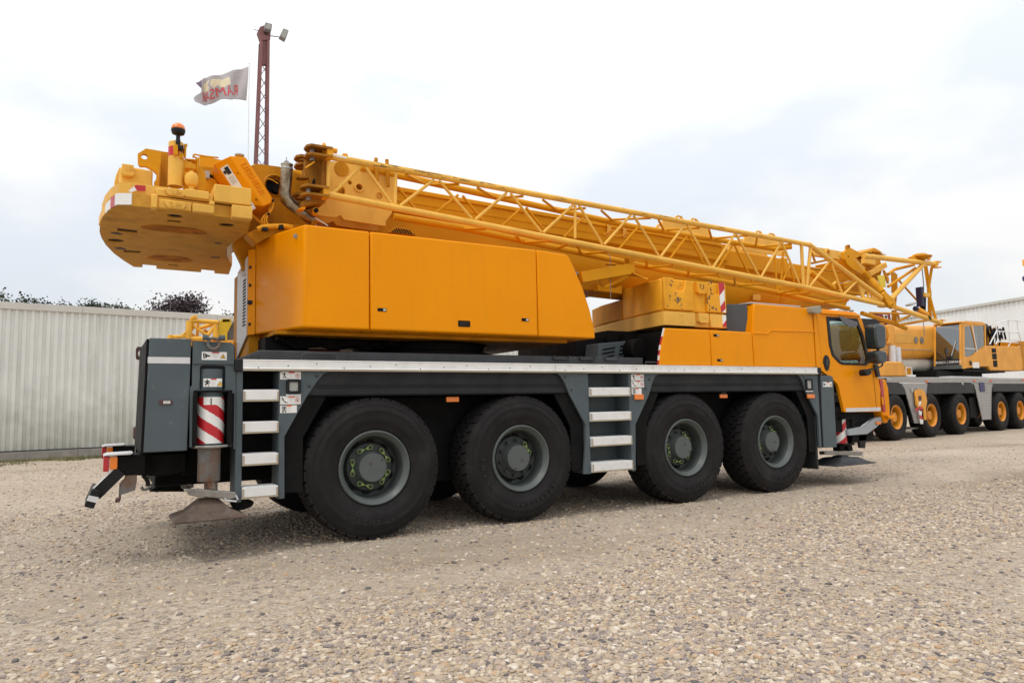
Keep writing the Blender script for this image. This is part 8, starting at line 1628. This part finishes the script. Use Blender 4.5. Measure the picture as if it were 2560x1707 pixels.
# ---- yellow lattice gear of another crane seen over the rear box
def left_lattice():
    Y = 8.0
    t = thing('lattice_frame', 'yellow lattice crane gear seen over the grey rear box beside the dark post', 'crane part', (-0.742,8.0,2.806)[:2]+(0,))
    o = Vector(t.location)
    def tb(nm, q, r, mt='yellow_lattice'): m = MB(); m.path([Vector(p)-o for p in q], r, 10); return m.build(nm, mt, t, ang=60)
    for q, r in (([(-0.98,8.0,3.158),(-0.464,8.0,3.144)], 0.045), ([(-0.998,8.0,3.152),(-1.001,8.0,2.798)], 0.06), ([(-0.933,8.0,3.114),(-0.904,8.0,3.044),(-0.663,8.0,2.87)], 0.03), ([(-0.663,8.0,2.864),(-0.492,8.0,3.132)], 0.035), ([(-0.794,8.4,3.06),(-0.737,8.4,3.068),(-0.516,8.4,3.155)], 0.04), ([(-0.815,8.4,3.185),(-0.79,8.4,3.071)], 0.025), ([(-0.714,8.6,3.074),(-0.52,8.6,3.145)], 0.025), ([(-1.019,8.0,2.798),(-0.742,8.0,2.801)], 0.05), ([(-1.147,8.0,2.834),(-1.031,8.0,2.938),(-1.005,8.0,3.04)], 0.03), ([(-1.345,8.0,2.828),(-1.147,8.0,2.834),(-1.02,8.0,2.848)], 0.035), ([(-1.31,8.0,2.849),(-1.2,8.0,2.772)], 0.035), ([(-1.34,8.0,2.768),(-1.328,8.0,2.858)], 0.05), ([(-0.818,8.2,3.152),(-0.831,8.2,2.801)], 0.03), ([(-0.515,8.0,3.059),(-0.511,8.0,2.792)], 0.05)):
        tb('lattice_tube', q, r)
    def pl(nm, s, y0, y1, mt): m = MB(); m.prism([(a-o.x, b) for a, b in s], 'y', y0-o.y, y1-o.y); return m.build(nm, mt, t, bevel=0.01)
    pl('lattice_web', [(-0.978,3.134),(-0.922,3.105),(-0.893,3.025),(-0.937,2.932),(-0.872,2.893),(-0.861,2.802),(-0.99,2.798)], 8.1, 8.16, 'yellow_lattice')
    pl('lattice_lug', [(-0.985,3.213),(-0.935,3.261),(-0.871,3.264),(-0.842,3.23),(-0.879,3.198),(-0.971,3.173)], 7.95, 8.1, 'yellow_lattice')
    pl('lattice_pin', [(-0.712,3.011),(-0.674,3.023),(-0.636,2.993),(-0.597,2.984),(-0.616,2.942),(-0.682,2.909),(-0.739,2.917)], 8.2, 8.3, 'frame_paint')
    pl('yellow_plate', [(-0.464,3.164),(-0.378,3.189),(-0.194,3.144),(-0.288,2.944),(-0.29,2.778),(-0.496,2.772),(-0.462,2.999)], 8.0, 8.1, 'yellow_bright')
    s = [(-0.378,3.189),(-0.184,3.145)]
    m = MB()
    for i in range(5):
        x = s[0][0]+(s[1][0]-s[0][0])*i/6; m.lathe([(0.0001, -0.05), (0.035, -0.05), (0.035, 0.05), (0.0001, 0.05)], (x-o.x, 8.05-o.y, s[0][1]), 'y', 10)
    m.build('plate_pins', 'yellow_bright', t, kind='stuff')
    q = [(-0.194,3.144),(-0.155,3.188),(-0.116,3.168),(-0.111,2.783),(-0.266,2.779),(-0.269,2.944)]; pl('dark_post', q, 8.05, 8.3, 'post_grey')
    x0, x1 = [(-1.0,2.788)][0][0]-o.x, [(-0.131,2.814)][0][0]-o.x
    zt = [(-0.741,2.796)][0][1]
    m = MB(); m.box(x0, x1, 0, 1.6, 0.9, zt); m.build('crane_body', 'old_yellow', t, bevel=0.03)
    m = MB()
    for x in (x0+0.2, x1-0.4): m.lathe([(0.2, 0), (0.55, 0), (0.55, 0.4), (0.2, 0.4)], (x, 0.0, 0.55), 'y', 24)
    m.box(x0, x1, 0.1, 1.5, 0.5, 0.9); m.build('undercarriage', 'chassis_black', t)
mat('yellow_lattice', (0.80, 0.42, 0.035), 0.5, var=0.12, scale=3, dirt=0.4, dcol=(0.3, 0.12, 0.03))
mat('post_grey', (0.12, 0.11, 0.105), 0.7, var=0.25, scale=6)
left_lattice()

# ---- bits of red machinery seen through gaps
def red_gear():
    t = thing('red_machine', 'bright red steel frame glimpsed through the gap under the front of the engine cover', 'machine', (5.898,6.0,2.521)[:2]+(0,))
    o = Vector(t.location)
    def pl(nm, s, y0, y1, mt, r=t, oo=o): m = MB(); m.prism([(a-oo.x, b) for a, b in s], 'y', y0-oo.y, y1-oo.y); return m.build(nm, mt, r, bevel=0.005)
    pl('red_beam', [(5.692,2.623),(6.348,2.639),(6.324,2.566),(5.712,2.571)], 6, 6.3, 'bright_red'); pl('red_panel', [(5.92,2.575),(6.326,2.62),(6.234,2.439),(5.979,2.434)], 6, 6.2, 'bright_red'); pl('white_post', [(6.216,2.609),(6.269,2.611),(6.21,2.422),(6.156,2.421)], 5.9, 5.95, 'white_film')
    m = MB(); m.box(-0.4, 0.4, 0.05, 0.6, 0.0, [(5.895,2.433)][0][1]); m.build('red_base', 'bright_red', t)
    t2 = thing('red_machine', 'dark red plated machine half hidden between the jib foot and the second crane', 'machine', (25.262,10.0,4.651)[:2]+(0,)); o2 = Vector(t2.location)
    pl('red_panel', [(24.779,4.792),(25.666,4.847),(25.706,4.467),(25.447,4.431),(25.035,4.489)], 10, 10.3, 'maroon', t2, o2)
    pl('white_panel', [(25.09,4.75),(25.403,4.74),(25.414,4.474),(25.212,4.541)], 9.95, 9.99, 'white_film', t2, o2)
    q = [(25.25,4.658)][0]; m = MB(); m.lathe([(0.0001, 0), (0.05, 0), (0.05, 0.05)], (q[0]-o2.x, 9.9-o2.y, q[1]), 'y', 14); m.build('round_lamp', 'black_film', t2)
    m = MB(); m.box(-0.6, 0.6, 0.1, 0.9, 0.0, [(25.251,4.549)][0][1]); m.build('red_base', 'maroon', t2)
mat('maroon', (0.22, 0.025, 0.045), 0.5)
red_gear()
